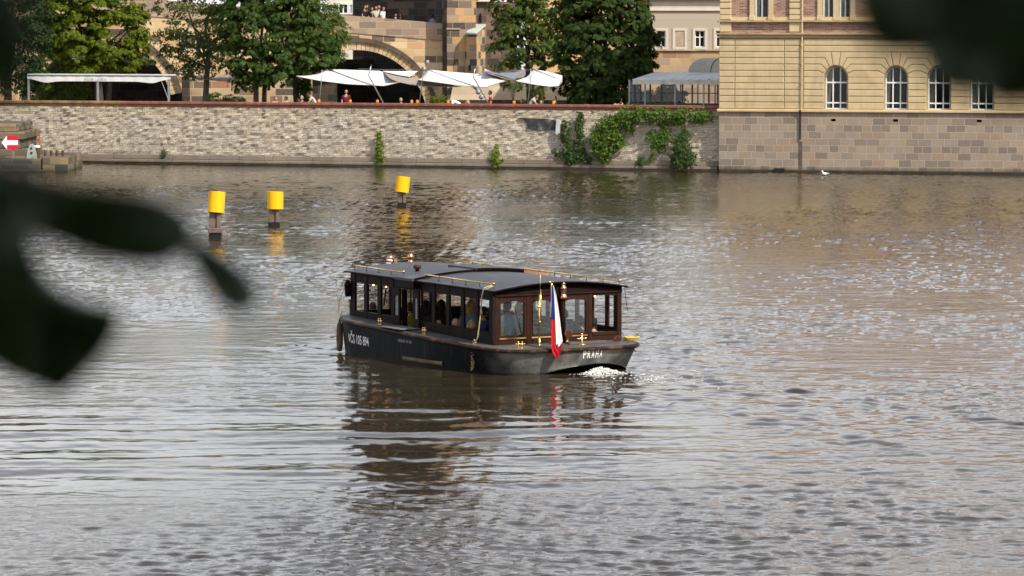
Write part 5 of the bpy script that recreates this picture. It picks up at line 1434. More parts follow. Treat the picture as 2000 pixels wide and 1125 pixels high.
# hollow under the counter stern
ub = MB(); idx = [i for i in list(range(NLP // 2, NLP)) + list(range(0, NLP // 2)) if LOOP[i].x < -.30]
e0 = [hull_pt(i, z_low(i)) for i in idx]
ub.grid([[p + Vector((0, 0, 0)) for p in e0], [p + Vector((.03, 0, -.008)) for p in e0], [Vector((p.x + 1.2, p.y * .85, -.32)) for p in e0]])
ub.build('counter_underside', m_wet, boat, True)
lip = MB(); lip.tube([p + Vector((-.012, 0, .0)) for p in e0 if p.z > -.03], .012, 5); lip.build('counter_lip', m_chr, boat, True)
# pale rubbing mark near the waterline amidships
im = [i for i in range(NLP // 2) if 1.7 < LOOP[i].x < 3.3]
w_ = MB(); w_.grid([[hull_pt(i, .155 - .0 * i, .012) for i in im], [hull_pt(i, .10, .03) for i in im], [hull_pt(i, .07, .012) for i in im]])
w_.build('rubbing_strake', M_plain('worn_strake', (0.14, 0.105, 0.06), .8, 0, .5, 3, .3, 20, (0.04, 0.03, 0.02), 2), boat)
# rub rail round the gunwale
rr_ = MB(); rows = []
for off, dz in ((-.02, 0), (.035, 0), (.048, -.012), (.048, -.052), (.035, -.064), (-.02, -.064)):
    rows.append([Vector((*(LOOP[i] + NR[i] * off), CB(LOOP[i].x) + dz)) for i in list(range(NLP)) + [0]])
rr_.grid(rows); rr_.build('rub_rail', m_rub2, boat, True)
# deck: ring between the gunwale and the cabin footprint
HWC, XA, XF = 1.50, .10, 6.56
inn = [Vector((min(max(p.x, XA + .02), XF - .02), min(max(p.y, -HWC + .02), HWC - .02))) for p in LOOP]
dk_ = MB(); L2 = list(range(NLP)) + [0]
dk_.grid([[Vector((*(LOOP[i] - NR[i] * .01), CB(LOOP[i].x) + .004)) for i in L2], [Vector((*LOOP[i].lerp(inn[i], .5), CB(LOOP[i].lerp(inn[i], .5).x) + .022)) for i in L2], [Vector((*inn[i], CB(inn[i].x) + .03)) for i in L2]])
dk_.build('deck', m_deck, boat)
fl = MB(); fl.box(XA + .06, XF - .06, -HWC + .06, HWC - .06, .05, .09); fl.build('cabin_floor', m_mahd, boat)

# ---- cabin
SILL = lambda x: .815 + .011 * x
HDB = lambda x: 1.50 + .004 * x             # underside of the header
EAV = lambda x: 1.685 + .006 * x
def sidewall(sg, posts, gaps_lower):
    y0, y1 = (HWC - .05, HWC) if sg > 0 else (-HWC, -HWC + .05)
    for a, b in gaps_lower:
        lo = MB()
        n = 6
        xs_ = np.linspace(a, b, n)
        for i in range(n - 1):
            z0, z1 = CB(xs_[i]) - .05, SILL(xs_[i])
            lo.add([(xs_[i], y0, z0), (xs_[i + 1], y0, CB(xs_[i + 1]) - .05), (xs_[i + 1], y1, CB(xs_[i + 1]) - .05), (xs_[i], y1, z0), (xs_[i], y0, z1), (xs_[i + 1], y0, SILL(xs_[i + 1])), (xs_[i + 1], y1, SILL(xs_[i + 1])), (xs_[i], y1, z1)],
                   [(4, 5, 6, 7), (0, 1, 5, 4), (2, 3, 7, 6), (0, 4, 7, 3), (1, 2, 6, 5)])
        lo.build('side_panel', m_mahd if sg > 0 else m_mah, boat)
    for a, b in gaps_lower:
        s = MB(); yy = (y0 - .015, y1 + .02) if sg > 0 else (y0 - .02, y1 + .015)
        s.add([(a + .01, yy[0], SILL(a)), (b - .01, yy[0], SILL(b)), (b - .01, yy[1], SILL(b)), (a + .01, yy[1], SILL(a)), (a + .01, yy[0], SILL(a) + .03), (b - .01, yy[0], SILL(b) + .03), (b - .01, yy[1], SILL(b) + .03), (a + .01, yy[1], SILL(a) + .03)],
              [(0, 3, 2, 1), (4, 5, 6, 7), (0, 1, 5, 4), (1, 2, 6, 5), (2, 3, 7, 6), (3, 0, 4, 7)])
        s.build('window_sill', m_mahd if sg > 0 else m_mah, boat)
    for a, b in posts:
        p = MB(); x = (a + b) / 2; e = .012 if sg > 0 else -.012
        a2 = a + .075
        p.cbox(a2, b, (y1 - .045) if sg > 0 else y0 - .006, (y1 + .006) if sg > 0 else y0 + .045, CB(x) - .04, EAV(x) - .02, .008)
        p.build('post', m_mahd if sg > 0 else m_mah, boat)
    h = MB()
    n = 9; xs_ = np.linspace(XA, XF, n)
    for i in range(n - 1):
        a, b = xs_[i], xs_[i + 1]
        h.add([(a, y0 + .01, HDB(a)), (b, y0 + .01, HDB(b)), (b, y1 - .006, HDB(b)), (a, y1 - .006, HDB(a)), (a, y0 + .01, EAV(a)), (b, y0 + .01, EAV(b)), (b, y1 - .006, EAV(b)), (a, y1 - .006, EAV(a))],
              [(0, 3, 2, 1), (4, 5, 6, 7), (0, 1, 5, 4), (2, 3, 7, 6)])
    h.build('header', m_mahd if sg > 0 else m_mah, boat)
pposts = [(6.26, 6.555), (5.68, 5.92), (5.05, 5.29), (4.46, 4.66), (3.20, 3.30), (2.60, 2.82), (1.97, 2.19), (1.34, 1.56), (.73, .93), (.105, .35)]
sidewall(1, pposts, [(4.46, 6.5), (.14, 3.25)])
sidewall(-1, [(6.26, 6.555)] + [(6.26 - .62 * k - .22 + .02, 6.26 - .62 * k + .0) for k in range(1, 10)] + [(.105, .33)], [(.14, 6.5)])
# two half doors with glass beside the open doorway
for x0, x1, zt, nm in ((4.17, 4.455, 1.52, 'front'), (3.305, 3.56, 1.52, 'aft')):
    d = MB(); y0, y1 = HWC + .014, HWC + .06; zb = CB(x0) + .03
    d.box(x0, x0 + .055, y0, y1, zb, zt); d.box(x1 - .055, x1, y0, y1, zb, zt); d.box(x0 + .055, x1 - .055, y0, y1, zb, zb + .22); d.box(x0 + .055, x1 - .055, y0, y1, zt - .16, zt)
    dd = d.build('door_leaf', m_mahd, boat)
    MB().box(x0 + .05, x1 - .05, y0 + .018, y0 + .026, zb + .215, zt - .155).build('pane', M_glass('door_glass', (.45, .5, .5), 1.0, .30) if nm == 'front' else bpy.data.materials['door_glass'], dd)
for yy in (HWC - .1, ):
    f = MB(); f.box(3.56, 3.62, yy, HWC, CB(3.6), 1.5); f.box(4.11, 4.17, yy, HWC, CB(4), 1.5); f.build('door_frame', m_mahd, boat)
# door step grating
MB().cbox(3.30, 4.22, HWC + .02, 2.0, CB(3.7) + .03, CB(3.7) + .055, .008).build('step_plate', M_ashlar('step_grid', [(0, (0.16, 0.16, 0.16)), (1, (0.22, 0.22, 0.22))], (0.03, 0.03, 0.03), .05, .05, .008, 0, .6, .3, (0.08, 0.07, 0.06), .5, .7), boat)

# front wall (mostly hidden) and rear wall
fw_ = MB(); fw_.box(XF - .08, XF, -HWC + .1, HWC - .1, CB(6.5) - .05, .90); fw_.box(XF - .08, XF, -HWC + .1, HWC - .1, 1.5, 1.74)
for y in (-.5, .5): fw_.box(XF - .08, XF, y - .06, y + .06, .90, 1.5)
fw_.build('front_wall', m_mahd, boat)
RB = .54                                       # rear wall base
RZ0, RZ1 = .775, 1.475                         # window openings
x0, x1 = XA, XA + .08
lo = MB(); lo.box(x0, x1, -HWC, HWC, RB, .70); lo.build('rear_panel', m_mah, boat)
mu = [(1.42, 1.515, 0), (.665, .77, 0), (-.10, .10, 1), (-.80, -.70, 0), (-1.515, -1.41, 0)]
for a, b, d in mu: MB().cbox(x0 - .022, x1 + .01, a, b, RB - .01, 1.60, .012).build('rear_post', m_mahd if d else m_mah, boat)
MB().box(x0 - .006, x1, -HWC + .1, HWC - .1, RZ1 + .06, 1.60).build('rear_header', m_mah, boat)
ARC = lambda y: .145 * (1 - (y / 1.6) ** 2)
fs_ = MB(); ys_ = np.linspace(-HWC - .01, HWC + .01, 25)
fs_.grid([[(x0 - .03, y, 1.575) for y in ys_], [(x0 - .03, y, EAV(0) + ARC(y) - .005) for y in ys_], [(x1, y, EAV(0) + ARC(y) - .005) for y in ys_], [(x1, y, 1.575) for y in ys_], [(x0 - .03, y, 1.575) for y in ys_]])
fs_.build('rear_fascia', m_mahd, boat, True)
tr = MB(); tr.grid([[(x0 - .045, y, 1.595 + .0 * ARC(y)) for y in ys_], [(x0 - .045, y, 1.62) for y in ys_], [(x0 - .03, y, 1.62) for y in ys_]]); tr.build('fascia_trim', m_mah, boat)
def rear_window(a, b, glazed):
    z0, z1, t = .705, RZ1 + .06, .045
    if glazed:
        f = MB(); y = (a + b) / 2
        f.box(x0 - .012, x1 - .02, a, a + t, z0, z1); f.box(x0 - .012, x1 - .02, b - t, b, z0, z1); f.box(x0 - .012, x1 - .02, a + t, b - t, z0 + .03, z0 + .075)
        n = 12
        yy = np.linspace(a + t, b - t, n + 1); ar = [z1 - .055 - .045 * (2 * abs(q - y) / (b - a - 2 * t)) ** 2.5 for q in yy]
        f.grid([[(x0 - .012, q, z1) for q in yy], [(x0 - .012, q, h) for q, h in zip(yy, ar)], [(x1 - .02, q, h) for q, h in zip(yy, ar)], [(x1 - .02, q, z1) for q in yy]])
        w = f.build('rear_window', m_mah, boat)
        p = MB(); p.box(x0 + .02, x0 + .028, a + t - .01, b - t + .01, z0 + .07, z1 - .05); p.build('pane', m_bgls, w)
        MB().box(x0 - .02, x0 - .013, a + .01, b - .01, z0 + .003, z0 + .03).build('drip_bead', m_brass if a > -.2 else m_cop, w)
    else:
        MB().cbox(x0 - .015, x1, a, b, .70, .775, .01).build('window_sill', m_mah, boat)
rear_window(.772, 1.418, True); rear_window(.102, .663, True); rear_window(-.698, -.102, True); rear_window(-1.408, -.802, False)

# ---- roof: two low barrel sections and a raised sliding hatch between them
def roofsec(xa, xb, dz, hw, nm, th=.035, ya=None, yb=None, mat=None):
    ya = -hw if ya is None else ya; yb = hw if yb is None else yb
    ys = np.linspace(ya, yb, 29)
    P = [[(x, y, EAV(x) + ARC(y) + dz) for y in ys] for x in np.linspace(xa, xb, 6)]
    return MB().sheet(P, th).build(nm, mat or m_roof, boat, False)
roofsec(-.03, 3.42, .03, 1.585, 'aft_roof')
roofsec(4.20, 6.66, .035, 1.585, 'front_roof')
roofsec(3.38, 4.24, .075, 1.66, 'hatch_roof', .05, .16, 1.66)
roofsec(3.30, 4.60, .105, 1.6, 'sliding_hatch', .055, -1.0, .14)
roofsec(3.38, 4.30, .06, 1.62, 'hatch_roof', .05, -1.62, -1.0)
hbm = MB(); ys = np.linspace(.16, 1.62, 14)
hbm.grid([[(3.37, y, EAV(3.4) + ARC(y) + .08) for y in ys], [(3.37, y, EAV(3.4) + ARC(y) - .015) for y in ys], [(3.45, y, EAV(3.4) + ARC(y) - .015) for y in ys]]); hbm.build('hatch_beam', m_mahd, boat, True)
hbm = MB(); ys = np.linspace(-1.0, .14, 12)
hbm.grid([[(3.29, y, EAV(3.4) + ARC(y) + .108) for y in ys], [(3.29, y, EAV(3.4) + ARC(y) + .02) for y in ys], [(3.4, y, EAV(3.4) + ARC(y) + .02) for y in ys]]); hbm.build('hatch_beam', m_mahd, boat, True)
cs2 = MB(); ys = np.linspace(-1.62, -1.01, 8)
cs2.grid([[(3.30, y, EAV(3.4) + ARC(y) + .09) for y in ys], [(3.30, y, EAV(3.4) + ARC(y) + .03) for y in ys], [(3.38, y, EAV(3.4) + ARC(y) + .03) for y in ys]]); cs2.build('copper_strip', m_cop, boat)
ebox = MB(); ebox.cbox(3.40, 4.22, HWC - .02, HWC + .13, 1.56, EAV(3.8) + .06, .012); ebox.build('door_hood', m_mahd, boat)
# edge strips of the roof
for sg in (1, -1):
    t = MB(); t.tube([(x, sg * 1.585, EAV(x) + ARC(1.585) + .014) for x in (-.03, 3.4)], .02, 6); t.tube([(x, sg * 1.585, EAV(x) + ARC(1.585) + .018) for x in (4.2, 6.66)], .02, 6); t.build('roof_edge', m_mahd, boat)
ys = np.linspace(-1.585, 1.585, 29)
t = MB(); t.tube([(-.035, y, EAV(0) + ARC(y) + .012) for y in ys], .022, 6); t.build('roof_edge', m_mahd, boat, True)
# brass rails
def rail(xa, xb, sg, nst, ends=True):
    y = sg * 1.40; zf = lambda x: EAV(x) + ARC(y) + .03
    r = MB(); r.tube([(xa, y, zf(xa) + .085), (xb, y, zf(xb) + .085)], .017, 8)
    for i in range(nst):
        x = xa + (xb - xa) * i / (nst - 1) if nst > 1 else xa
        r.ball((x, y, zf(x) + .085), .024, nu=8, nv=6)
    rl_ = r.build('roof_rail', m_brass, boat, True)
    s = MB()
    for i in range(nst):
        x = xa + (xb - xa) * i / (nst - 1) if nst > 1 else xa
        s.tube([(x, y, zf(x) - .01), (x, y, zf(x) + .08)], .009, 6); s.lathe([(.025, 0), (.02, .012)], 8, (x, y, zf(x)))
    s.build('stanchions', m_chr, rl_)
    e = MB()
    if ends:
        e.ball((xa, y, zf(xa) + .088), .034); e.build('ball_end', m_cop, rl_, True)
rail(.34, 3.28, 1, 6); rail(4.28, 6.55, 1, 5); rail(.0, 4.0, -1, 7); rail(5.45, 6.3, -1, 3)
# lamps inside
m_bulb = M_emit('warm_bulb', (1.0, 0.42, 0.10), 9.0)
for i, x in enumerate((5.95, 5.36, 2.45, 1.82, 1.2, .62)):
    MB().ball((x - .05, HWC - .22, 1.485), .020, nu=8, nv=6).build('ceiling_bulb', m_bulb, boat)
MB().ball((.35, -1.02, 1.50), .018, nu=8, nv=6).build('ceiling_bulb', m_bulb, boat)

# ---- deck fittings
def cleat(x, y, z, rz, nm='cleat'):
    R = Matrix.Rotation(rz, 3, 'Z'); o = Vector((x, y, z)); c = MB()
    T_ = lambda p: o + R @ Vector(p)
    c.add([T_(p) for p in ((-.09, -.03, 0), (.09, -.03, 0), (.09, .03, 0), (-.09, .03, 0), (-.08, -.025, .012), (.08, -.025, .012), (.08, .025, .012), (-.08, .025, .012))], [(0, 3, 2, 1), (4, 5, 6, 7), (0, 1, 5, 4), (1, 2, 6, 5), (2, 3, 7, 6), (3, 0, 4, 7)])
    for s_ in (-.04, .04): c.tube([T_((s_, 0, .01)), T_((s_, 0, .12))], [.016, .013], 8); c.ball(T_((s_, 0, .125)), .02, nu=8, nv=6)
    c.tube([T_((-.09, 0, .085)), T_((.09, 0, .085))], .011, 8)
    for s_ in (-.09, .09): c.ball(T_((s_, 0, .085)), .015, nu=8, nv=6)
    return c.build(nm, m_brass, boat, True)
cleat(4.72, 1.74, CB(4.7) + .012, 0); cleat(2.72, 1.74, CB(2.7) + .012, 0); cleat(-.38, 1.18, CB(-.3) + .008, PI / 2 - .3)
# cross bollard on the aft deck
c = MB(); bxp = Vector((-.30, -.32, CB(-.3) + .01)); c.lathe([(.10, 0), (.09, .02), (.03, .04), (.024, .2), (.0, .23)], 12, bxp); c.tube([bxp + Vector((.02, -.10, .13)), bxp + Vector((-.02, .10, .13))], .017, 8)
c.ball(bxp + Vector((.02, -.10, .13)), .026, nu=8, nv=6); c.ball(bxp + Vector((-.02, .10, .13)), .026, nu=8, nv=6); c.ball(bxp + Vector((0, 0, .22)), .03, nu=8, nv=6)
c.build('cross_bollard', m_brass, boat, True)
# hatch plank, funnels
MB().cbox(-.32, -.12, -.93, -.02, CB(-.3) + .015, CB(-.3) + .075, .012).build('deck_hatch', m_deck, boat)
def cowl(x, y, z, r, h, mt, mi):
    c = MB(); c.lathe([(r * .75, 0), (r * .45, .02), (r * .4, h)], 12, (x, y, z)); c.ball((x, y, z + h + r * .3), r * .62, r * .62, r * .62, 12, 8)
    R = Matrix.Rotation(-PI / 2, 3, 'Y')
    c.lathe([(r * .55, 0), (r * .9, r * .5), (r * 1.05, r * .75)], 18, (x - .01, y, z + h + r * .55), R)
    cw = c.build('cowl_vent', mt, boat, True)
    MB().lathe([(r * .95, 0), (r * .95, .004)], 18, (x - .016 - r * .75, y, z + h + r * .55), R).build('cowl_mouth', mi, cw)
m_hole2 = M_plain('cowl_inside', (0.05, 0.012, 0.008), .5)
cowl(-.05, -.11, CB(0) + .01, .085, .16, m_brass, m_hole2)
cowl(.02, .92, CB(0) + .01, .062, .02, m_chr, M_plain('cowl_black', (.01, .01, .01), .6)); cowl(-.05, -1.30, CB(0) + .01, .07, .02, m_brass, m_hole2)
cowl(-.05, .28, CB(0) + .0, .04, .02, m_brass, m_hole2)
# brass light mast, lantern and stove pipe at the rear wall
mt_ = MB(); yb_ = .575; mt_.lathe([(.05, 0), (.045, .02), (.032, .025), (.032, .14), (.024, .15)], 12, (-.1, yb_, CB(0) + .01)); mt_.tube([(-.1, yb_, CB(0) + .1), (-.1, yb_, 1.62)], .018, 8); mt_.tube([(-.1, yb_ - .035, 1.0), (-.1, yb_ - .035, 1.72)], .013, 8); mt_.tube([(-.1, yb_ - .02, 1.6), (-.1, yb_ - .03, 2.1)], .007, 6)
for z in (1.05, 1.36): mt_.ball((-.1, yb_ - .01, z), .03, nu=8, nv=6)
mt_.build('light_mast', m_brass, boat, True)
sp = MB(); sp.tube([(x0 - .09, -.05, .60), (x0 - .09, -.05, 1.52)], .055, 12); sp.build('stove_pipe', m_mahd, boat, True)
ln = MB(); lc = (x0 - .10, -.05, 1.50)
ln.lathe([(.0, 0), (.085, .0), (.09, .03), (.085, .07), (.075, .08), (.07, .10), (.07, .2), (.085, .21), (.085, .235), (.05, .27), (.045, .29), (.06, .30), (.055, .33), (.03, .36), (.0, .365)], 16, lc)
lo_ = ln.build('stern_lantern', m_cop, boat, True)
MB().lathe([(.073, .105), (.076, .15), (.073, .195)], 16, lc).build('lantern_glass', m_bgls, lo_, True)
MB().box(x0 - .07, x0 - .02, .0, .09, 1.56, 1.74).build('lantern_bracket', m_mahd, lo_)
# bow lanterns, pipe and vents rising beyond the roof
def blamp(x, y, z0, z1, tilt, cols):
    R = Matrix.Rotation(tilt, 3, 'X') @ Matrix.Rotation(tilt * .6, 3, 'Y'); h = z1 - z0
    l = MB(); l.lathe([(.02, -.9), (.02, 0), (.05, .0), (.066, .02), (.066, .08), (.05, .09), (.055, .16), (.07, .17), (.07, .2), (.04, .25), (.02, .28)], 14, (x, y, z0), R)
    b = l.build('bow_lantern', m_cop, boat, True)
    for k in cols: MB().lathe([(.07, k), (.072, k + .035)], 14, (x, y, z0), R).build('lantern_band', m_wht, b, True)
blamp(7.0, .32, 1.80, 2.05, .22, (.03, .11)); blamp(6.75, -.09, 1.82, 2.05, 0, ())
MB().tube([(6.9, .205, .6), (6.9, .205, 1.98)], .032, 10).build('exhaust_pipe', m_brass, boat, True)
vx = hitz(809, 527, 1.86) - BO; vx = (vx.dot(BF), vx.dot(BL))
MB().lathe([(.045, -.03), (.045, .03), (.085, .035), (.09, .10), (.07, .115), (0, .12)], 14, (4.55, .92, EAV(4.5) + ARC(.92) + .06)).build('roof_vent', M_plain('vent_wood', (0.05, 0.022, 0.014), .5), boat, True)
# lantern and stay at the front port corner, with the winch on the bow
fx_, fy_ = 6.86, 1.22
l = MB(); l.lathe([(.0, 0), (.06, 0), (.07, .1), (.075, .22), (.09, .24), (.05, .33), (.03, .36)], 12, (fx_ - .25, fy_ + .32, 1.20)); l.build('front_lantern', m_mahd, boat, True)
l = MB(); l.tube([(fx_ - .38, 1.5, 1.46), (fx_ - .25, fy_ + .32, 1.46)], .012, 6); l.build('lantern_arm', m_mahd, boat)
st_ = MB(); st_.tube([(6.62, 1.53, 1.62), (6.8, 1.66, 1.05), (6.85, 1.66, .80)], .009, 5); st_.tube([(6.82 + .045 * math.cos(a), 1.66, 1.12 + .06 * math.sin(a)) for a in np.linspace(0, 2 * PI, 11)], .007, 5); st_.build('stay', m_ropes, boat)
bt = MB(); bt.lathe([(.07, 0), (.06, .05), (.06, .3), (.085, .31), (.085, .35)], 10, (6.72, 1.38, CB(6.9))); bt.tube([(6.64, 1.38, .96), (6.82, 1.38, .96)], .03, 8); bt.build('bow_bitt', m_wet, boat)
st_ = MB(); st_.tube([(.05, -1.56, 1.66), (.03, -1.62, 1.2)], .006, 5); st_.build('stay', m_chr, boat)
# flower boxes / cushions line on the sills: dark seats and backs inside
sb_ = MB()
for x in (1.0, 2.2, 5.2): sb_.cbox(x - .2, x + .2, -.95, .95, .09, .50, .03); 
for sg in (-1, 1): sb_.cbox(.3, 3.1, sg * 1.32 - .1, sg * 1.32 + .08, .09, .50, .03)
sb_.build('benches', m_mahd, boat)
tbm = MB(); tbm.cbox(.5, 2.9, -.32, .32, .76, .80, .01); tbm.box(.9, 1.0, -.05, .05, .09, .76); tbm.box(2.4, 2.5, -.05, .05, .09, .76); tbm.build('table', m_mah, boat)
bk2 = MB()
for y in (-.42, -1.0): bk2.cbox(.55, .63, y - .22, y + .22, .5, 1.02, .04)
bk2.build('seat_backs', M_plain('seat_leather', (0.018, 0.016, 0.016), .5), boat)
# mooring chain hanging at the stern starboard corner, small anchor chain
ch = MB(); a = Vector((-.10, -1.42, CB(0) + .18)); b = Vector((-.62, -1.42, .40))
for k in range(14):
    q = k / 13; p = a.lerp(b, q) + Vector((-.04 * math.sin(q * PI), 0, -.04 * math.sin(q * PI)))
    ch.ball(p, .014, .009, .02, 6, 4)
ch.build('chain', m_chr, boat)

# lettering on the hull
def text_mesh(s, height, wide, weight=0.0):
    cu = bpy.data.curves.new('lettering', 'FONT'); cu.body = s; cu.size = 1.0; cu.align_x = 'CENTER'; cu.align_y = 'CENTER'; cu.offset = weight; cu.resolution_u = 3
    o = bpy.data.objects.new('lettering_tmp', cu); COL.objects.link(o)
    bpy.context.view_layer.update(); me = evalmesh(o)
    bpy.data.objects.remove(o)
    bm = bmesh.new(); bm.from_mesh(me)
    bmesh.ops.subdivide_edges(bm, edges=[e for e in bm.edges if e.calc_length() > .08], cuts=2)
    vs = [(v.co.x, v.co.y) for v in bm.verts]; fs = [[v.index for v in f.verts] for f in bm.faces]; bm.free()
    xs_ = [v[0] for v in vs]; ys_ = [v[1] for v in vs]
    sx = wide / (max(xs_) - min(xs_)); sy = height / (max(ys_) - min(ys_)); cx_ = (max(xs_) + min(xs_)) / 2; cy_ = (max(ys_) + min(ys_)) / 2
    return [((v[0] - cx_) * sx, (v[1] - cy_) * sy) for v in vs], fs
cum = [0.0]
for i in range(1, NLP): cum.append(cum[-1] + (LOOP[i] - LOOP[i - 1]).length)
def on_hull(s, z, off):
    s = s % cum[-1]
    i = max(0, min(NLP - 2, next((k for k in range(NLP - 1) if cum[k + 1] >= s), NLP - 2)))
    t = (s - cum[i]) / (cum[i + 1] - cum[i])
    return hull_pt(i, z, off).lerp(hull_pt(i + 1, z, off), t)
def letter(s, sc, zc, wide, height, mat, name, slope=0.0, wt=.0):
    # text on the port side reads from bow to stern: along decreasing s
    v, f = text_mesh(s, height, wide, wt)
    # one mesh per word: cut at the two widest gaps
    iv = sorted((min(v[i][0] for i in q), max(v[i][0] for i in q)) for q in f); gaps_, e = [], iv[0][1]
    for a, b in iv:
        if a > e: gaps_.append((a - e, (a + e) / 2))
        e = max(e, b)
    cuts = [-1e9] + sorted(c for _, c in sorted(gaps_)[-2:]) + [1e9]
    for c0, c1 in zip(cuts[:-1], cuts[1:]):
        fs = [q for q in f if c0 < v[q[0]][0] < c1]; ids = sorted({i for q in fs for i in q}); mp_ = {i: k for k, i in enumerate(ids)}
        m = MB(); m.add([on_hull(sc - v[i][0], zc + v[i][1] - slope * v[i][0], .006) for i in ids], [[mp_[i] for i in q] for q in fs])
        m.build(name, mat, boat)
def s_of(px, py, lo, hi):
    best = None
    for k in range(400):
        s = lo + (hi - lo) * k / 399
        for z in np.linspace(.1, .7, 25):
            p = on_hull(s, z, .006); w = BO + BF * p.x + BL * p.y + Vector((0, 0, p.z)) - CAM
            q = (CX + FPX * w.x / w.dot(FW), CY - FPX * w.dot(UP) / w.dot(FW)); d = (q[0] - px) ** 2 + (q[1] - py) ** 2
            if best is None or d < best[0]: best = (d, s, z)
    return best[1], best[2]
m_let = M_plain('letter_white', (0.80, 0.77, 0.72), .6, 0, .15, 20)
hi_ = cum[next(i for i in range(NLP) if LOOP[i].x > 6.35)]
s1, z1 = s_of(680, 657, 5, hi_); s2, z2 = s_of(720, 664, 5, hi_)
letter('VČS 105 894', (s1 + s2) / 2, (z1 + z2) / 2, abs(s1 - s2), .27, m_let, 'registration_lettering', (z1 - z2) / (abs(s1 - s2)) * 1.0, .012)
s1, z1 = s_of(777, 664, 3, 8); s2, z2 = s_of(803.5, 669, 3, 8)
small = MB(); n = 15
for i in range(n):
    if i in (8, 11): continue
    a = s1 + (s2 - s1) * (i + .1) / n; b = s1 + (s2 - s1) * (i + .8) / n; zz = z1 + (z2 - z1) * i / n
    small.add([on_hull(a, zz - .03, .006), on_hull(b, zz - .03, .006), on_hull(b, zz + .03, .006), on_hull(a, zz + .03, .006)], [(0, 1, 2, 3)])
small.build('small_lettering', M_plain('letter_grey', (0.20, 0.20, 0.20), .6, 0, .5, 30), boat)
s1, z1 = s_of(1128.5, 692.5, cum[-1] - 1.6, cum[-1] - .05); s2, z2 = s_of(1178, 689.5, cum[-1] - 1.6, cum[-1] - .05)
pr, pf = [], []
wtot = abs(s1 - s2); word = 'PRAHA'; cw = wtot / 5
for k, chh in enumerate(word):
    v, f = text_mesh(chh, .165, cw * .70, .012)
    b0 = len(pr); cx_ = -wtot / 2 + cw * (k + .5)
    pr += [(a + cx_, b) for a, b in v]; pf += [[i + b0 for i in q] for q in f]
m = MB(); sc = (s1 + s2) / 2; sl = (z2 - z1) / wtot
m.add([on_hull(sc - a, (z1 + z2) / 2 + b + sl * a, .007) for a, b in pr], pf); m.build('name_lettering', m_let, boat)

# ---- things carried by the boat: flag, rope bundle, fender, foam
def bw(x, y, z): return BO + BF * x + BL * y + Vector((0, 0, z))
fg = thing('stern_flag', 'limp blue white and red flag hanging from a stern flagpole', 'flag', bw(-.82, .60, CB(0)), BANG)
pb, pt2 = Vector((.36, -.14, 0)), Vector((.0, .10, 1.33))
MB().tube([pb, pt2], [.02, .016], 8).build('flagpole', m_brass, fg, True)
MB().ball(pt2 + Vector((0, .03, .03)), .03, .06, .028).build('pole_finial', m_cop, fg, True)
def cloth(nm, col, L, R_):
    # L, R_: polylines in (y, z) down the left and right edges, folded in x
    m = MB(); rows = []
    n = len(L)
    for i in range(n):
        r = []
        for k in range(9):
            q = k / 8; y = L[i][0] * (1 - q) + R_[i][0] * q; z = L[i][1] * (1 - q) + R_[i][1] * q
            r.append((-.03 - .035 * math.sin(q * 9 + i * .35) * (i / n + .25), y, z))
        rows.append(r)
    m.grid(rows)
    return m.build(nm, M_plain('flag_' + nm, col, .8, 0, .08, 6), fg, True)
yl = lambda z: .10 + .02 * (1.3 - z)
cloth('blue_cloth', (0.012, 0.04, 0.26), [(.115, 1.30), (.125, 1.1), (.125, .85), (.125, .60)], [(.09, 1.30), (.065, 1.1), (.055, .85), (.045, .60)])
cloth('white_cloth', (0.66, 0.64, 0.61), [(.088, 1.30), (.062, 1.1), (.05, .85), (.042, .60), (.035, .3), (.03, .10), (.0, .04)], [(.075, 1.30), (.01, 1.1), (-.04, .85), (-.085, .60), (-.13, .3), (-.17, .14), (-.07, .05)])
cloth('red_cloth', (0.46, 0.008, 0.016), [(.125, .60), (.13, .3), (.13, .04), (.11, -.07), (.06, -.15), (.01, -.20)], [(.045, .60), (.04, .3), (.035, .08), (.0, .0), (-.06, -.05), (-.04, -.18)])
cloth('red_cloth', (0.22, 0.008, 0.012), [(.03, .08), (.0, .0), (-.02, -.10), (-.01, -.18)], [(-.13, .11), (-.13, .04), (-.12, -.03), (-.04, -.19)])
# rope hanging from the rail with a knotted net bundle
rp2 = thing('hanging_rope', 'pale rope with a knotted end hanging from the brass roof rail', 'rope', bw(.34, 1.40, 1.0), BANG)
r_ = MB(); r_.tube([(0, .0, .82), (.06, .18, .76), (.10, .22, .60), (.14, .23, .2), (.20, .26, -.25), (.24, .29, -.38)], .014, 6); r_.tube([(.0, .0, .80), (.10, .20, .70), (.13, .22, .34), (.10, .22, .22)], .012, 6)
r_.build('line', m_ropes, rp2, True)
kb_ = MB()
for i in range(46):
    q = i / 45; a = i * 2.4; rr0 = .018 + .022 * math.sin(PI * min(q * 1.15, 1)) 
    p = Vector((.24 + .02 * q + rr0 * math.cos(a), .31 + .05 * q + rr0 * math.sin(a), -.32 - .62 * q)); kb_.ball(p, .021, .021, .017, 6, 4)
kb_.build('knotted_end', M_plain('rope_knots', (0.30, 0.23, 0.12), .9, 0, .4, 20), rp2)
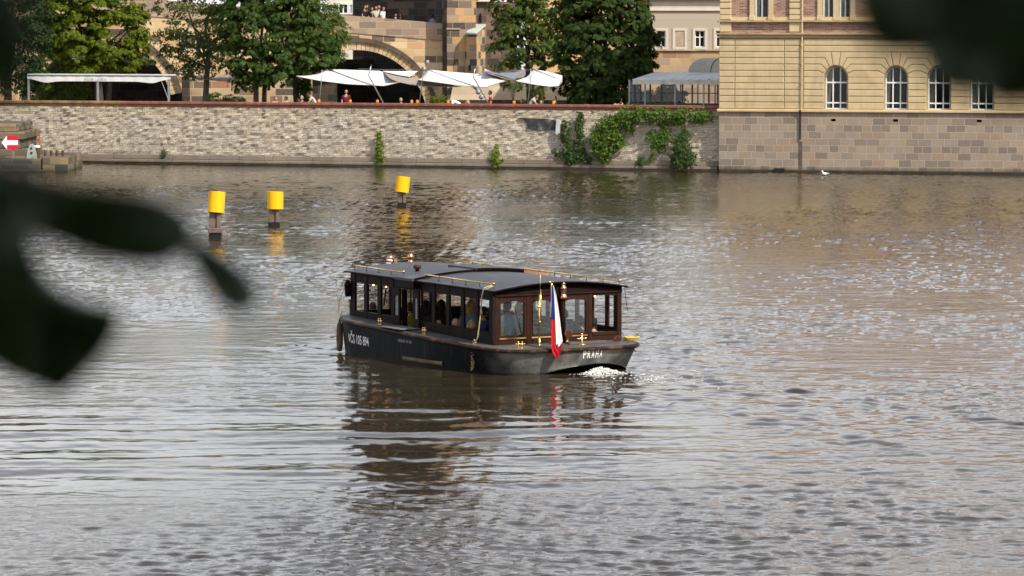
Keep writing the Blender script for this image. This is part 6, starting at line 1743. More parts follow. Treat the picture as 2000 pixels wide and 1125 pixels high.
# rope coil on the starboard quarter with a brass horn
rc = thing('rope_coil', 'yellow rope coil lying on the starboard stern deck corner', 'rope', bw(-.02, -1.66, CB(0) + .02), BANG)
c_ = MB()
for k in range(3): c_.tube([((.10 + .015 * k) * math.cos(a), -.02 + (.15 + .015 * k) * math.sin(a), .02 + .022 * k) for a in np.linspace(0, 2 * PI, 17)], .016, 6)
c_.build('coil', M_plain('rope_yellow', (0.62, 0.42, 0.10), .8, 0, .2, 14), rc, True)
c_ = MB(); c_.tube([(-.05, .12, .04), (-.02, -.1, .05), (0, -.17, .11)], [.014, .016, .028], 8); c_.build('horn', m_brass, rc, True)
fd = thing('rope_fender', 'long brown woven rope fender hanging at the bow', 'fender', bw(6.50, 1.80, .33), BANG)
MB().lathe([(.0, -.32), (.04, -.31), (.065, -.24), (.075, -.05), (.07, .15), (.055, .28), (.03, .33), (.015, .42), (0, .43)], 12).build('body', M_plain('fender_rope', (0.13, 0.08, 0.05), .9, 0, .35, 8, .8, 40), fd, True)
MB().tube([(0, 0, .4), (-.02, -.06, .58)], .014, 6).build('lanyard', m_ropes, fd)
# propeller wash
g = np.random.default_rng(77); fo = MB()
for i in range(430):
    y = -.55 + g.normal() * .26; x = -.62 - abs(g.normal()) * .22; 
    hgt = .12 * math.exp(-((y + .55) / .30) ** 2) * math.exp(-((x + .70) / .22) ** 2)
    z = g.random() * hgt + .005; s = g.uniform(.006, .022) * (1 if hgt > .03 else .6)
    fo.ball((x, y, z), s * g.uniform(.8, 1.7), s * g.uniform(.8, 1.9), s * .8, 6, 4)
for i in range(200):
    x = -.75 - abs(g.normal()) * 1.5; y = -.6 + g.normal() * (.22 - .10 * x); s = g.uniform(.003, .011)
    fo.ball((x, y, .012), s * 2.2, s * 2.4, s * .6, 6, 4)
o = link('wake_foam', fo.mesh('wake_foam', True), M_plain('foam_white', (0.78, 0.77, 0.72), .6, 0, .1, 5), None, BO); o.rotation_euler = (0, 0, BANG)
tag(o, 'white churned foam behind the propeller of the boat', 'foam', kind='stuff')
# ------------------------------------------------------------------ shade sails and bar awning on the terrace
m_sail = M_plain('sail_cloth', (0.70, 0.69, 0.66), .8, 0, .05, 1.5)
m_sailg = M_plain('sail_cloth_shade', (0.30, 0.25, 0.22), .85, 0, .08, 1.5)  # darker cloth; the shade of the sail undersides is in this grey
m_gal = M_plain('galvanised_steel', (0.34, 0.36, 0.37), .4, .7, .1, 6)
def resample(pl, n):
    P = [Vector(p) for p in pl]; L = [0]
    for a, b in zip(P[:-1], P[1:]): L.append(L[-1] + (b - a).length)
    o = []
    for k in range(n + 1):
        s = L[-1] * k / n; i = max(j for j in range(len(P) - 1) if L[j] <= s + 1e-9)
        o.append(P[i].lerp(P[i + 1], (s - L[i]) / max(L[i + 1] - L[i], 1e-9)))
    return o
def sail(label, parts, vt, vb, group='shade sails over the terrace'):
    """parts: (name, top polyline px, bottom polyline px, material, v_top, v_bottom)"""
    x0, z0 = q_at(parts[0][1][0][0], parts[0][1][0][1], vt)
    org = qw(x0, vt, z0); root = thing('shade_sail', label, 'awning', tuple(org), QANG, group)
    for nm, top, bot, m, v0, v1 in parts:
        n, r = 18, 7
        T_, B_ = resample(top, n), resample(bot, n); rows = []
        for j in range(r + 1):
            q = j / r; row = []
            for i in range(n + 1):
                p = T_[i].lerp(B_[i], q); v = v0 + (v1 - v0) * q
                x, z = q_at(p.x, p.y, v)
                row.append((x - x0, v - vt, z - z0 - .0 * math.sin(PI * q)))
            rows.append(row)
        mb = MB().grid(rows); mb.grid([[(a, b + .012, c - .012) for a, b, c in r_] for r_ in rows])
        mb.build(nm, m, root, True)
        hem = MB(); hem.tube([(a, b - .01, c) for a, b, c in rows[-1]], .016, 5); hem.build('hem', m_sailg if m is m_sail else m_sailg, root, True)
    return root
sail('low brown grey sail behind the open plane tree at the left', [('cloth', [(338, 140), (380, 147), (420, 150), (462, 142)], [(338, 141), (380, 153), (425, 158), (462, 160)], m_sailg, 14, 10.5)], 14, 10.5)
sail('large white sail left of the first slanting pole, by the dark chestnut', [('cloth', [(578, 147.5), (612, 144), (636, 134.5), (690, 136.5), (746, 138.5), (783, 159.5)], [(579, 149), (622, 157.5), (680, 164.5), (724, 166.5), (752, 168), (783, 160)], m_sail, 8.5, 5.0)], 8.5, 5)
sail('small white sail with a shaded grey underside between the two large white sails', [('cloth', [(747, 138.5), (785, 138.8), (816, 138.5)], [(750, 140.5), (780, 147), (800, 150)], m_sail, 10, 8), ('underside', [(748, 140), (775, 146), (800, 150.5), (818, 153), (860, 161)], [(760, 152), (778, 160), (806, 166), (840, 169), (900, 169.5)], m_sailg, 8.5, 5.5)], 10, 8)
sail('large white sail between the second and third poles in front of the tower', [('cloth', [(817, 155.5), (829, 148), (834, 135.5), (880, 140.5), (930, 144), (962, 143), (986, 157)], [(819, 156.5), (850, 160.5), (890, 166), (925, 169), (950, 170.5), (986, 158.5)], m_sail, 8, 4.6)], 8, 4.6)
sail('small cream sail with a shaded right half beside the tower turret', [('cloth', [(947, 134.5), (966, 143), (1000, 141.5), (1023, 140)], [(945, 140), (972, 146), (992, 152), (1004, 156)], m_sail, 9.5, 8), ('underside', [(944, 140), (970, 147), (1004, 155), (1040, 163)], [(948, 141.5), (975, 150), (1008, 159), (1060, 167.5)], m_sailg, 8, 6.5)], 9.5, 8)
sail('rightmost white sail half hidden by the round dark tree', [('cloth', [(1008, 157.5), (1030, 150), (1042, 135), (1070, 140), (1098, 147)], [(1010, 159), (1045, 165.5), (1075, 169.5), (1092, 168), (1098, 160)], m_sail, 5.2, 2.4)], 5.2, 2.4)
def boom(t, pts, v0, v1):
    o = t.location; P = []
    for i, (px, py) in enumerate(pts):
        v = v0 + (v1 - v0) * i / (len(pts) - 1) - .1; x, z = q_at(px, py, v); w = qw(x, v, z) - o
        P.append((w.dot(QD), w.dot(QN), w.z))
    MB().tube(P, .028, 6).build('boom', m_gal, t, True)
SL = {o['label'][:24]: o for o in bpy.data.objects if o.name.startswith('shade_sail')}
boom(next(o for k, o in SL.items() if k.startswith('large white sail left')), [(638, 134), (680, 150), (726, 165.5)], 8.5, 5)
boom(next(o for k, o in SL.items() if k.startswith('large white sail between')), [(834, 135.5), (880, 153), (927, 168)], 8, 4.6)
boom(next(o for k, o in SL.items() if k.startswith('rightmost white sail')), [(1042, 135), (1064, 144), (1086, 153)], 5.2, 3.6)
def sailpole(label, pts, v, r=.035):
    x0 = q_at(pts[-1][0], pts[-1][1], v)[0]; org = qw(x0, v, GZ)
    t = thing('sail_pole', label, 'pole', tuple(org), QANG, 'steel poles holding the sails')
    P = []
    for px, py in pts:
        x, z = q_at(px, py, v); P.append((x - x0, 0, z - GZ))
    e, d = Vector(P[-1]), (Vector(P[-1]) - Vector(P[-2])).normalized()
    P[-1] = tuple(e + d * ((e.z + .0) / -d.z))
    MB().tube(P, r, 8).build('tube', m_gal, t, True)
    MB().cbox(P[-1][0] - .12, P[-1][0] + .12, -.12, .12, .0, .03, .01).build('foot_plate', m_gal, t)
    MB().ball(P[0], r * 1.5).build('pulley', m_stl, t, True)
    return t
sailpole('slanting kinked steel pole crossing the left large sail', [(725, 128), (720, 147), (750, 204)], 3.6)
sailpole('thin upright steel pole under the left large sail', [(629, 136), (627.5, 160), (623.5, 203)], 4.4, .022)
sailpole('tall steel pole with two floodlights at the gap between the large sails', [(837, 120), (827, 137), (824, 164), (819, 203)], 5.2, .028)
sailpole('slanting kinked steel pole with lamps crossing the right large sail', [(928, 132), (924.5, 150), (957, 208)], 3.4)
sailpole('upright steel pole under the rightmost sail', [(1037, 133), (1035, 166), (1031, 200)], 2.6, .026)
def flood(px, py, v, label):
    x, z = q_at(px, py, v)
    t = thing('floodlight', label, 'lamp', tuple(qw(x, v, z)), QANG, 'floodlights on the sail poles')
    MB().lathe([(.0, -.1), (.07, -.1), (.12, .05), (.13, .09), (.0, .09)], 12, (0, -.09, 0), Matrix.Rotation(1.9, 3, 'X')).build('housing', m_stlb, t, True)
    MB().cbox(-.03, .03, -.05, .03, -.05, .05, .01).build('bracket', m_stl, t)
flood(836, 121, 5.15, 'top floodlight on the tall pole between the large sails'); flood(829.5, 134, 5.15, 'lower floodlight on the tall pole between the large sails')
flood(936, 179, 3.3, 'upper grey lamp on the lower half of the right slanting pole'); flood(942, 188.5, 3.3, 'lower grey lamp on the lower half of the right slanting pole')

# long white bar awning at the left
AV = 2.2
x0, zt = q_at(53, 145.5, AV); x1, _ = q_at(333, 147, AV); zb = q_at(190, 159, AV)[1]
ba = thing('bar_awning', 'long flat white bar awning with a lettered valance on thin posts', 'awning', tuple(qw(x0, AV, GZ)), QANG)
Lw = x1 - x0; zt -= GZ; zb -= GZ
MB().cbox(0, Lw, 0.0, 0.7, zt - .03, zt + .04, .01).build('top_frame', M_plain('awning_frame', (0.60, 0.62, 0.60), .5, .1, .06), ba)
MB().box(0.02, Lw - .02, -.012, -.002, zt - .09, zt - .05).build('green_edge', M_plain('green_trim', (0.10, 0.18, 0.14), .6), ba)
va = MB(); n = 60; rows = [[], []]
for i in range(n + 1):
    u = i / n; x = Lw * u; e = min(u, 1 - u) * Lw
    dz_l = .0 if e > 2.0 else (-.07 * math.exp(-((e - 1.1) / .5) ** 2) + (.14 * (1 - e / .9) if e < .9 else 0))
    rows[0].append((x, -.006 + .006 * math.sin(i * 1.3), zt - .085)); rows[1].append((x, -.01 + .012 * math.sin(i * 1.3 + .3), zb + dz_l))
va.grid(rows); va.build('valance', m_sail, ba, True)
tv, tf_ = text_mesh('KLUB LAVKA', .17, q_at(209, 155, AV)[0] - q_at(166, 155, AV)[0])
tx = q_at(187.5, 155, AV)[0] - x0; tz = q_at(187, 155, AV)[1] - GZ
m = MB(); m.add([(tx + a, -.035, tz + b) for a, b in tv], tf_); tag(m.build('valance_lettering', M_plain('faded_print', (0.36, 0.35, 0.34), .8), ba), kind='stuff')
for px in (56, 191, 329.5):
    x = q_at(px, 180, AV + .1)[0] - x0
    MB().cbox(x - .05, x + .05, .06, .16, 0, zt - .03, .008).build('post', m_gal, ba)
x = q_at(312, 150, AV)[0] - x0; x2 = q_at(336, 200, AV)[0] - x0
MB().tube([(x, .03, zt - .1), (x2, -.2, .9)], .018, 6).build('stay', m_gal, ba)
# strings of cable between poles
for (pa, pb, va_, lab) in (((700, 134), (832, 133), 5.4, 'thin steel cable above the left large sail'), ((930, 140), (1037, 136), 4.2, 'thin steel cable between the two right hand sail poles')):
    a, b = q_at(*pa, va_), q_at(*pb, va_); A = qw(a[0], va_, a[1]); B = qw(b[0], va_, b[1])
    o = MB().tube([(B - A) * (i / 8) + Vector((0, 0, -.06 * math.sin(PI * i / 8))) for i in range(9)], .008, 4).build('steel_cable', m_gal, None, loc=tuple(A)); tag(o, lab, 'cable')

# orange lanterns on the coping
m_or = M_plain('orange_glass', (0.75, 0.26, 0.02), .3)
for i, (px, lab) in enumerate(((623, 'orange table lantern at the foot of the thin upright pole'), (684, 'orange table lantern on the coping below the man in dark red'), (737, 'orange table lantern left of the foot of the left slanting pole'), (804, 'smaller orange table lantern under the gap between the sails'), (815, 'bigger orange table lantern beside the tall pole foot'), (875, 'orange table lantern left of the bending waiter'), (1004, 'orange table lantern between the red shirt and the twin trunk tree'), (1081, 'orange table lantern beside the round dark tree'))):
    x = q_at(px, 203, .3)[0]
    t = thing('table_lantern', lab, 'lantern', tuple(qw(x, .3, CT)), QANG, 'orange lanterns on the coping')
    MB().lathe([(.05, 0), (.075, .03), (.07, .13), (.045, .16)], 10).build('glass', m_or, t, True)
    MB().lathe([(.05, .16), (.05, .18), (.01, .2)], 10).build('lid', m_stl, t)

# ------------------------------------------------------------------ people
SK = {
    'stand': dict(pelvis=(0, 0, .95), sp=(0, -.01, 1.12), chest=(0, 0, 1.30), nb=(0, .015, 1.44), nt=(0, -.005, 1.52), head=(0, -.02, 1.62), sh=(.165, .01, 1.40), el=(.215, .03, 1.13), wr=(.19, -.12, .93), hip=(.085, 0, .91), kn=(.10, -.02, .50), an=(.10, .02, .09), to=(.11, -.13, .035)),
    'lean': dict(pelvis=(0, .12, .93), sp=(0, .06, 1.10), chest=(0, -.06, 1.25), nb=(0, -.14, 1.36), nt=(0, -.20, 1.42), head=(0, -.26, 1.50), sh=(.165, -.10, 1.33), el=(.20, -.22, 1.10), wr=(.16, -.42, 1.02), hip=(.085, .12, .89), kn=(.10, .06, .49), an=(.10, .10, .09), to=(.11, -.05, .035)),
    'bend': dict(pelvis=(0, .25, .92), sp=(0, .12, 1.06), chest=(0, -.06, 1.12), nb=(0, -.20, 1.17), nt=(0, -.27, 1.20), head=(0, -.35, 1.24), sh=(.165, -.14, 1.14), el=(.20, -.20, .88), wr=(.16, -.30, .68), hip=(.085, .25, .88), kn=(.10, .14, .48), an=(.10, .18, .09), to=(.11, .03, .035)),
    'sit': dict(pelvis=(0, .03, .09), sp=(0, .03, .26), chest=(0, 0, .44), nb=(0, 0, .575), nt=(0, -.03, .645), head=(0, -.045, .74), sh=(.165, 0, .535), el=(.225, -.08, .30), wr=(.12, -.30, .28), hip=(.09, .0, .08), kn=(.13, -.42, .07), an=(.13, -.40, -.34), to=(.14, -.54, -.40)),
}
def skin(nodes, edges, sub=1):
    me = bpy.data.meshes.new('skin_tmp'); me.from_pydata([n[0] for n in nodes], edges, [])
    o = bpy.data.objects.new('skin_tmp', me); COL.objects.link(o)
    o.modifiers.new('s', 'SKIN'); sb = o.modifiers.new('u', 'SUBSURF'); sb.levels = sub; sb.render_levels = sub
    for i, n in enumerate(nodes):
        v = me.skin_vertices[0].data[i]; v.radius = n[1]; v.use_root = (i == 0)
    r = evalmesh(o); bpy.data.objects.remove(o); bpy.data.meshes.remove(me)
    V = [tuple(v.co) for v in r.vertices]; F = [tuple(p.vertices) for p in r.polygons]; bpy.data.meshes.remove(r)
    return V, F
FIG = {}
def mir(p, s): return (p[0] * s, p[1], p[2])
def figure(pose):
    if pose in FIG: return FIG[pose]
    k = SK[pose]
    N = [(k['pelvis'], (.115, .09)), (k['sp'], (.115, .085)), (k['chest'], (.145, .095)), (k['nb'], (.075, .06)), (k['nt'], (.05, .05))]
    E = [(0, 1), (1, 2), (2, 3), (3, 4)]
    for s in (1, -1):
        b = len(N)
        N += [(mir(k['sh'], s), (.058, .058)), (mir(k['el'], s), (.042, .042)), (mir(k['wr'], s), (.028, .028)), (mir(k['hip'], s), (.088, .088)), (mir(k['kn'], s), (.056, .056)), (mir(k['an'], s), (.038, .038)), (mir(k['to'], s), (.035, .03))]
        E += [(2, b), (b, b + 1), (b + 1, b + 2), (0, b + 3), (b + 3, b + 4), (b + 4, b + 5), (b + 5, b + 6)]
    V, F = skin(N, E)
    B = MB(); B.v, B.f = V, F
    # head: one shaped ball with jaw, nose and ears, joined to the neck
    h = Vector(k['head']); tiltx = (Vector(k['head']) - Vector(k['nt'])); an = math.atan2(-tiltx.y, tiltx.z) - .25
    R = Matrix.Rotation(an, 3, 'X')
    hd = MB(); hd.ball((0, 0, 0), .075, .096, .118, 14, 12)
    vs = []
    for x, y, z in hd.v:
        q = max(0, -z / .118)
        x *= 1 - .28 * q; y = y * (1 - .15 * q) - .012 * q
        if y < 0: y *= .94
        vs.append(h + R @ Vector((x, y, z)))
    B.add(vs, hd.f)
    ns = [R @ Vector(p) + h for p in ((0, -.082, .02), (0, -.112, -.022), (.016, -.088, -.028), (-.016, -.088, -.028))]
    B.add(ns, [(0, 2, 1), (0, 1, 3), (1, 2, 3)])
    for s in (1, -1):
        e = h + R @ Vector((s * .076, .008, -.005)); B.ball(e, .012, .02, .03, 8, 6)
    # hands: palm and five bent fingers
    for s in (1, -1):
        w = Vector(mir(k['wr'], s)); el = Vector(mir(k['el'], s)); d = (w - el).normalized(); side = d.cross(Vector((0, 0, 1)))
        side = side.normalized() if side.length > .1 else Vector((1, 0, 0)); dn = side.cross(d).normalized()
        dn = -dn if dn.z > 0 else dn
        c = w + d * .045; B.ball(c, .036, .036, .030, 8, 6)
        for f_, (o, L) in enumerate(((-.03, .062), (-.01, .075), (.01, .07), (.03, .055))):
            b0 = c + d * .025 + side * o
            B.tube([b0, b0 + d * L * .5 + dn * .006, b0 + d * L * .85 + dn * .028], [.009, .0085, .007], 6)
        t0 = c - side * .03 * s; B.tube([t0, t0 + d * .03 - side * .025 * s, t0 + d * .06 - side * .02 * s + dn * .015], [.011, .010, .008], 6)
    body = B.mesh('body_' + pose, True)
    # shirt over torso and upper arms, trousers over pelvis and legs
    a = .014
    lp = lambda p, q, t: tuple(Vector(p).lerp(Vector(q), t))
    N = [(lp(k['pelvis'], k['sp'], .15), (.135, .105)), (k['sp'], (.13, .10)), (k['chest'], (.158, .108)), (lp(k['chest'], k['nb'], .8), (.09, .075))]; E = [(0, 1), (1, 2), (2, 3)]
    for s in (1, -1):
        b = len(N); N += [(mir(k['sh'], s), (.074, .074)), (mir(lp(k['sh'], k['el'], .75), s), (.060, .060))]; E += [(2, b), (b, b + 1)]
    V, F = skin(N, E); M = MB(); M.v, M.f = V, F; shirt = M.mesh('shirt_' + pose, True)
    N = [(k['pelvis'], (.128, .105))]; E = []
    for s in (1, -1):
        b = len(N); N += [(mir(k['hip'], s), (.10, .10)), (mir(k['kn'], s), (.072, .072)), (mir(lp(k['kn'], k['an'], .9), s), (.058, .058))]; E += [(0, b), (b, b + 1), (b + 1, b + 2)]
    V, F = skin(N, E); M = MB(); M.v, M.f = V, F; trou = M.mesh('trousers_' + pose, True)
    def cap(kind):
        m = MB()
        hb_ = MB(); hb_.ball((0, .008, .012), .083, .103, .120, 16, 12)
        keep = []
        for x, y, z in hb_.v: keep.append(h + R @ Vector((x, y, z)))
        sel = [f for f in hb_.f if all(not (hb_.v[i][1] < -.035 and hb_.v[i][2] < .062) and hb_.v[i][2] > (-.05 if kind != 'bald' else 9) for i in f)]
        m.add(keep, sel)
        if kind == 'long':
            m.tube([h + R @ Vector((0, .03, .05)), h + R @ Vector((0, .075, -.06)), h + R @ Vector((0, .085, -.17)), h + R @ Vector((0, .075, -.29))], [.07, .085, .08, .035], 10)
            for s in (1, -1): m.tube([h + R @ Vector((s * .05, -.02, .08)), h + R @ Vector((s * .082, -.01, -.03)), h + R @ Vector((s * .085, .0, -.16)), h + R @ Vector((s * .07, .01, -.26))], [.03, .036, .034, .014], 8)
        if kind == 'cap':
            m.ball(h + R @ Vector((0, -.0, .06)), .088, .108, .065, 16, 8); m.ball(h + R @ Vector((0, -.12, .055)), .06, .06, .010, 12, 6)
        if kind == 'bun':
            m.ball(h + R @ Vector((0, .10, .06)), .045, .045, .045, 10, 8)
        return m.mesh('hair_' + kind + pose, True)
    FIG[pose] = dict(body=body, shirt=shirt, trou=trou, hair={q: cap(q) for q in ('short', 'long', 'cap', 'bun')}, head=h)
    return FIG[pose]
PM = {}
def pmat(kind, col):
    key = (kind, col)
    if key not in PM: PM[key] = M_plain(kind, col, .75 if kind != 'skin' else .5, 0, .1, 8)
    return PM[key]
SKIN = (0.42, 0.23, 0.155)
HAIR = dict(dark=(0.012, 0.009, 0.007), brown=(0.045, 0.025, 0.014), blond=(0.36, 0.22, 0.08), grey=(0.30, 0.29, 0.28), red=(0.12, 0.045, 0.018))
def person(label, pose, loc, rz, shirt, trou, hair=('short', 'dark'), group=None, scale=1.0, skin_c=SKIN):
    f = figure(pose)
    t = thing('person', label, 'person', loc, rz, group); t.scale = (scale,) * 3
    def add(nm, me, m):
        o = bpy.data.objects.new(nm, me); COL.objects.link(o); o.parent = t
        if not me.materials: me.materials.append(None)
        o.material_slots[0].link = 'OBJECT'; o.material_slots[0].material = m
    add('body', f['body'], pmat('skin', skin_c)); add('shirt', f['shirt'], pmat('cloth', shirt)); add('trousers', f['trou'], pmat('cloth', trou))
    if hair: add('hair' if hair[0] != 'cap' else 'cap', f['hair'][hair[0]], pmat('hair', HAIR[hair[1]] if isinstance(hair[1], str) else hair[1]))
    return t
R_ = math.radians
def tperson(label, pose, px, v, face, *a, **kw):
    x = q_at(px, 195, v)[0]
    zz = GZ + (.46 if pose == 'sit' else 0) + kw.pop('dz', 0)
    p = person(label, pose, tuple(qw(x, v, zz)), QANG + R_(face), *a, group='people on the terrace', **kw)
    if pose == 'sit':
        c = MB(); c.cbox(-.22, .22, -.2, .24, -.05, -.005, .015); c.cbox(-.22, .22, .22, .26, -.0, .42, .015)
        for sx in (-.19, .17):
            for sy in (-.18, .2): c.box(sx, sx + .03, sy, sy + .03, -.46, -.05)
        ch_ = c.build('terrace_chair', m_stl, None); ch_.location = p.location; ch_.rotation_euler = p.rotation_euler
        tag(ch_, 'dark chair under the ' + label.split(' sitting')[0].split(' seated')[0], 'chair', 'dark terrace chairs')
    return p
DK = (0.02, 0.02, 0.025)
tperson('person in pale pink sitting at the left end, under the chestnut', 'sit', 537, 1.1, 70, (0.6, 0.48, 0.45), DK, ('short', 'red'), dz=.08)
tperson('person in light blue sitting right of the pale pink one', 'sit', 560, 1.2, -80, (0.22, 0.32, 0.48), DK, ('short', 'brown'), dz=.08)
tperson('person in white sitting with the back to the river', 'sit', 582, 1.0, 180, (0.72, 0.72, 0.72), DK, ('short', 'brown'), dz=-.02)
tperson('grey haired person in black sitting beside the ivy stem', 'sit', 590, 1.9, 0, DK, DK, ('short', 'grey'), dz=.1)
tperson('waitress in pale top and jeans leaning over a table', 'lean', 613, 1.6, -75, (0.50, 0.45, 0.40), (0.10, 0.16, 0.30), ('bun', 'dark'))
tperson('man in dark red shirt standing in the arch shadow', 'stand', 676, 3.0, 30, (0.10, 0.012, 0.018), DK, ('short', 'dark'))
tperson('bald person in black sitting under the arch', 'sit', 783, 1.6, 20, (0.05, 0.045, 0.045), DK, None, dz=.05)
tperson('waiter in white shirt bending far forward', 'bend', 890, 1.3, -65, (0.78, 0.80, 0.82), DK, ('short', 'brown'), scale=1.06)
tperson('person in white sitting right of the bending waiter', 'sit', 914, 1.2, 10, (0.75, 0.74, 0.72), DK, ('long', 'blond'), dz=-.04)
tperson('man in bright red shirt standing by the right slanting pole', 'stand', 957.5, 1.6, -70, (0.34, 0.012, 0.02), DK, ('short', 'dark'))
tperson('person in pink leaning back while sitting by the twin trunks', 'sit', 1022, 1.2, -60, (0.45, 0.20, 0.22), DK, ('long', 'dark'), dz=.02)
tperson('person in pale grey standing before the twin trunk tree', 'lean', 1038, 1.8, 110, (0.45, 0.42, 0.40), (0.05, 0.06, 0.1), ('short', 'dark'))
tperson('person in white sitting right of the twin trunk tree', 'sit', 1055, 1.1, 60, (0.72, 0.72, 0.74), DK, ('short', 'brown'), dz=.0)
tperson('person in dark brown sitting next to the round dark tree', 'sit', 1083, 1.3, 20, (0.06, 0.03, 0.02), DK, ('long', 'brown'), dz=.02)
# tables
for i, (px, lab) in enumerate(((549, 'round table between the pale pink and light blue sitters'), (602, 'round table beneath the leaning waitress'), (900, 'round table beneath the bending waiter'), (985, 'round table right of the man in bright red'), (1046, 'round table before the twin trunk tree'), (765, 'round table beside the bald sitter'))):
    x = q_at(px, 200, 1.4)[0]
    t = thing('terrace_table', lab, 'table', tuple(qw(x, 1.4, GZ)), QANG, 'round terrace tables')
    MB().lathe([(.40, .70), (.42, .71), (.42, .735), (.40, .74)], 20).build('table_top', m_stl, t)
    MB().lathe([(.22, 0), (.2, .02), (.03, .05), (.03, .70)], 12).build('pedestal', m_stl, t)
# low bushes along the bridge foot
for i, (px, py, Yb, rx, rz, m, lab) in enumerate(((856, 201, 221, .45, .35, L_weed, 'yellow green bush at the foot of the right bridge arch'), (455, 199, 212, .7, .28, L_mid, 'low grey green bush between the chestnut and the plane tree'), (420, 196, 213, .5, .35, L_ivyd, 'low dark bush just right of the plane tree trunk'))):
    p = atY(px, py, Yb); t = thing('terrace_bush', lab, 'bush', (p.x, Yb, GZ), 0)
    hgt = max(p.z + rz - GZ, .5)
    link('foliage', crown_mesh('foliage', [((0, 0, hgt * .55), rx, rx, hgt * .5)], 500 + i, .10, .18, 40, .5), m, t)
    MB().tube([(0, 0, 0), (0, 0, hgt * .5)], .03, 6).build('stem', m_bark, t)

# people on the bridge
def bperson(label, pose, px, face, *a, back=1.0, **kw):
    x = bx(px); z = ptop(x) - PB - .05
    return person(label, pose, (x, BY + back, z), R_(face), *a, group='people on the bridge', **kw)
bperson('woman in a black top, leftmost of the bridge group', 'stand', 711, 60, (0.015, 0.015, 0.018), DK, ('bun', 'dark'))
bperson('tall woman in black looking along the bridge, second of the group', 'stand', 717, -40, (0.02, 0.02, 0.022), DK, ('long', 'brown'), back=1.5, scale=1.03)
bperson('woman in black with a cream bag strap in the middle of the bridge group', 'stand', 726, 0, (0.012, 0.012, 0.014), DK, ('long', 'dark'), back=.9, scale=.96)
bperson('person in pale green with red hair on the bridge', 'stand', 733.5, 20, (0.42, 0.46, 0.36), DK, ('short', 'red'), back=.9)
bperson('man in navy leaning by the bridge parapet', 'stand', 738.5, 30, (0.02, 0.03, 0.10), DK, ('short', 'red'), back=1.4, scale=1.04)
bperson('man in bright white shirt, rightmost of the bridge group', 'stand', 747.5, 60, (0.80, 0.82, 0.84), (0.3, 0.3, 0.32), ('short', 'brown'), back=.8)
bperson('left one of two low heads behind the bridge parapet', 'stand', 771, 20, DK, DK, ('short', 'brown'), back=1.8, scale=.80)
bperson('right one of two low heads behind the bridge parapet', 'stand', 781, -20, DK, DK, ('short', 'dark'), back=1.8, scale=.82)
bperson('person in light blue by the tower at the end of the bridge', 'stand', 843, 160, (0.14, 0.24, 0.46), DK, ('short', 'dark'), back=2.2, scale=.86)

# passengers: head position from the photo, y across the boat
def pas(label, px, py, y, face, shirt, hair, scale=1.0, **kw):
    w = hitp(px, py, BO + BL * y, BL); q = w - BO; x, z = q.dot(BF), w.z
    hd = figure('sit')['head'] * scale; a = BANG + R_(face)
    off = Matrix.Rotation(a, 3, 'Z') @ Vector(hd)
    return person(label, 'sit', (w.x - off.x, w.y - off.y, w.z - off.z), a, shirt, DK, hair, 'passengers in the boat', scale, **kw)
# facing is measured from the figure's -y; with rz = BANG a figure looks to starboard, +90 forward, -90 aft
pas('dark passenger with brown hair in the second bow window', 728, 601, .5, 90, (0.02, 0.018, 0.016), ('short', 'brown'))
pas('passenger in yellow green shirt seen through the open doorway', 801, 602, .9, 100, (0.36, 0.40, 0.02), ('short', 'brown'))
pas('dark haired passenger right behind the half open door', 832, 597, .85, 60, (0.03, 0.02, 0.02), ('long', 'dark'))
pas('passenger in black with long dark hair aft of the door', 862, 596, .3, 80, (0.012, 0.012, 0.014), ('long', 'dark'))
pas('passenger in white and navy low in the second window aft of the door', 855, 632, 1.10, -100, (0.55, 0.58, 0.62), ('short', 'dark'), .95)
pas('bald man in pale blue seen in profile in the third window aft of the door', 890, 632, 1.12, 100, (0.38, 0.55, 0.62), None)
pas('blond woman in teal turned away, upright in the fourth window', 919, 598, .45, 60, (0.07, 0.22, 0.28), ('long', 'blond'))
pas('long haired blond woman facing the viewer low in the fourth window', 922, 636, 1.15, -110, (0.05, 0.05, 0.06), ('long', 'blond'))
pas('passenger in dark navy in the last side window', 946, 610, .7, 20, (0.02, 0.035, 0.09), ('short', 'brown'))
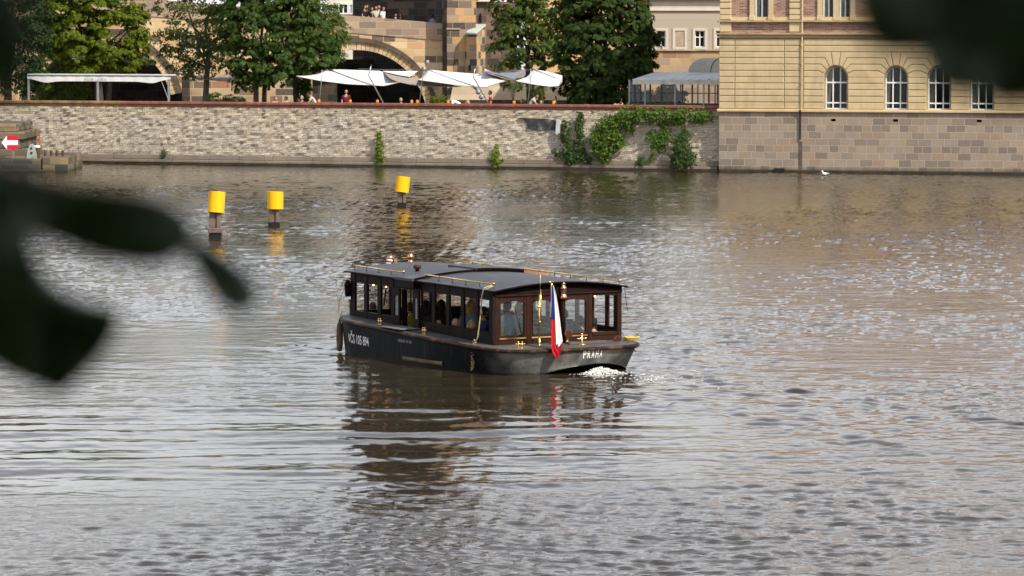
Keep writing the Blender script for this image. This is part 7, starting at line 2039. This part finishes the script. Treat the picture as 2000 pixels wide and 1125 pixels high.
pas('passenger in pale blue low in the last side window', 948, 655, 1.10, 60, (0.30, 0.42, 0.50), ('short', 'dark'), .9)
pas('large passenger in light blue shirt and grey cap in the left stern window', 990, 598, .95, 80, (0.30, 0.40, 0.52), ('cap', (0.12, 0.13, 0.15)), 1.1)
pas('man in grey shirt with his back to the stern in the left stern window', 1013, 603, .35, 90, (0.15, 0.18, 0.20), ('short', 'dark'), 1.08)
pas('child with sandy hair low in the corner of the left stern window', 979, 645, 1.20, 60, (0.75, 0.75, 0.74), ('short', 'blond'), .85)
pas('passenger with dark hood in the stern window beside the flag', 1045, 617, .15, 80, (0.10, 0.12, 0.16), ('long', 'dark'))
pas('passenger in pink top near the flag', 1062, 634, .0, 70, (0.40, 0.10, 0.11), ('short', 'brown'), .9)
pas('dark haired passenger behind the stove pipe', 1102, 615, -.45, 90, (0.05, 0.06, 0.06), ('short', 'dark'))
pas('passenger with a round dark head at the right edge of the third stern window', 1133, 628, -.75, 90, (0.04, 0.05, 0.05), ('short', 'dark'))
pas('passenger in black in the open starboard stern window', 1158, 632, -1.0, 80, (0.012, 0.012, 0.013), ('short', 'dark'))

# ------------------------------------------------------------------ gull on the water below the yellow building
w = hitz(1612, 342.5, 0)
gl = thing('gull', 'small white gull floating on the water below the first arched window', 'bird', (w.x, w.y, 0), R_(20))
b = MB(); b.tube([(-.17, 0, .09), (-.10, 0, .08), (0, 0, .07), (.09, 0, .08), (.13, 0, .12), (.14, 0, .17), (.15, 0, .20), (.19, 0, .205)], [.012, .04, .068, .062, .04, .033, .036, .02], 12)
b.build('body', M_plain('gull_white', (0.8, 0.8, 0.8), .7), gl, True); gl.rotation_euler.z = R_(200)
b = MB(); b.tube([(.20, 0, .205), (.235, 0, .195)], [.012, .004], 6); b.build('beak', m_or, gl)
for s in (1, -1):
    b = MB(); b.ball((-.06, s * .052, .09), .12, .02, .035, 10, 6); b.build('wing', M_plain('gull_grey', (0.45, 0.46, 0.48), .7) if s == 1 else bpy.data.materials['gull_grey'], gl, True)
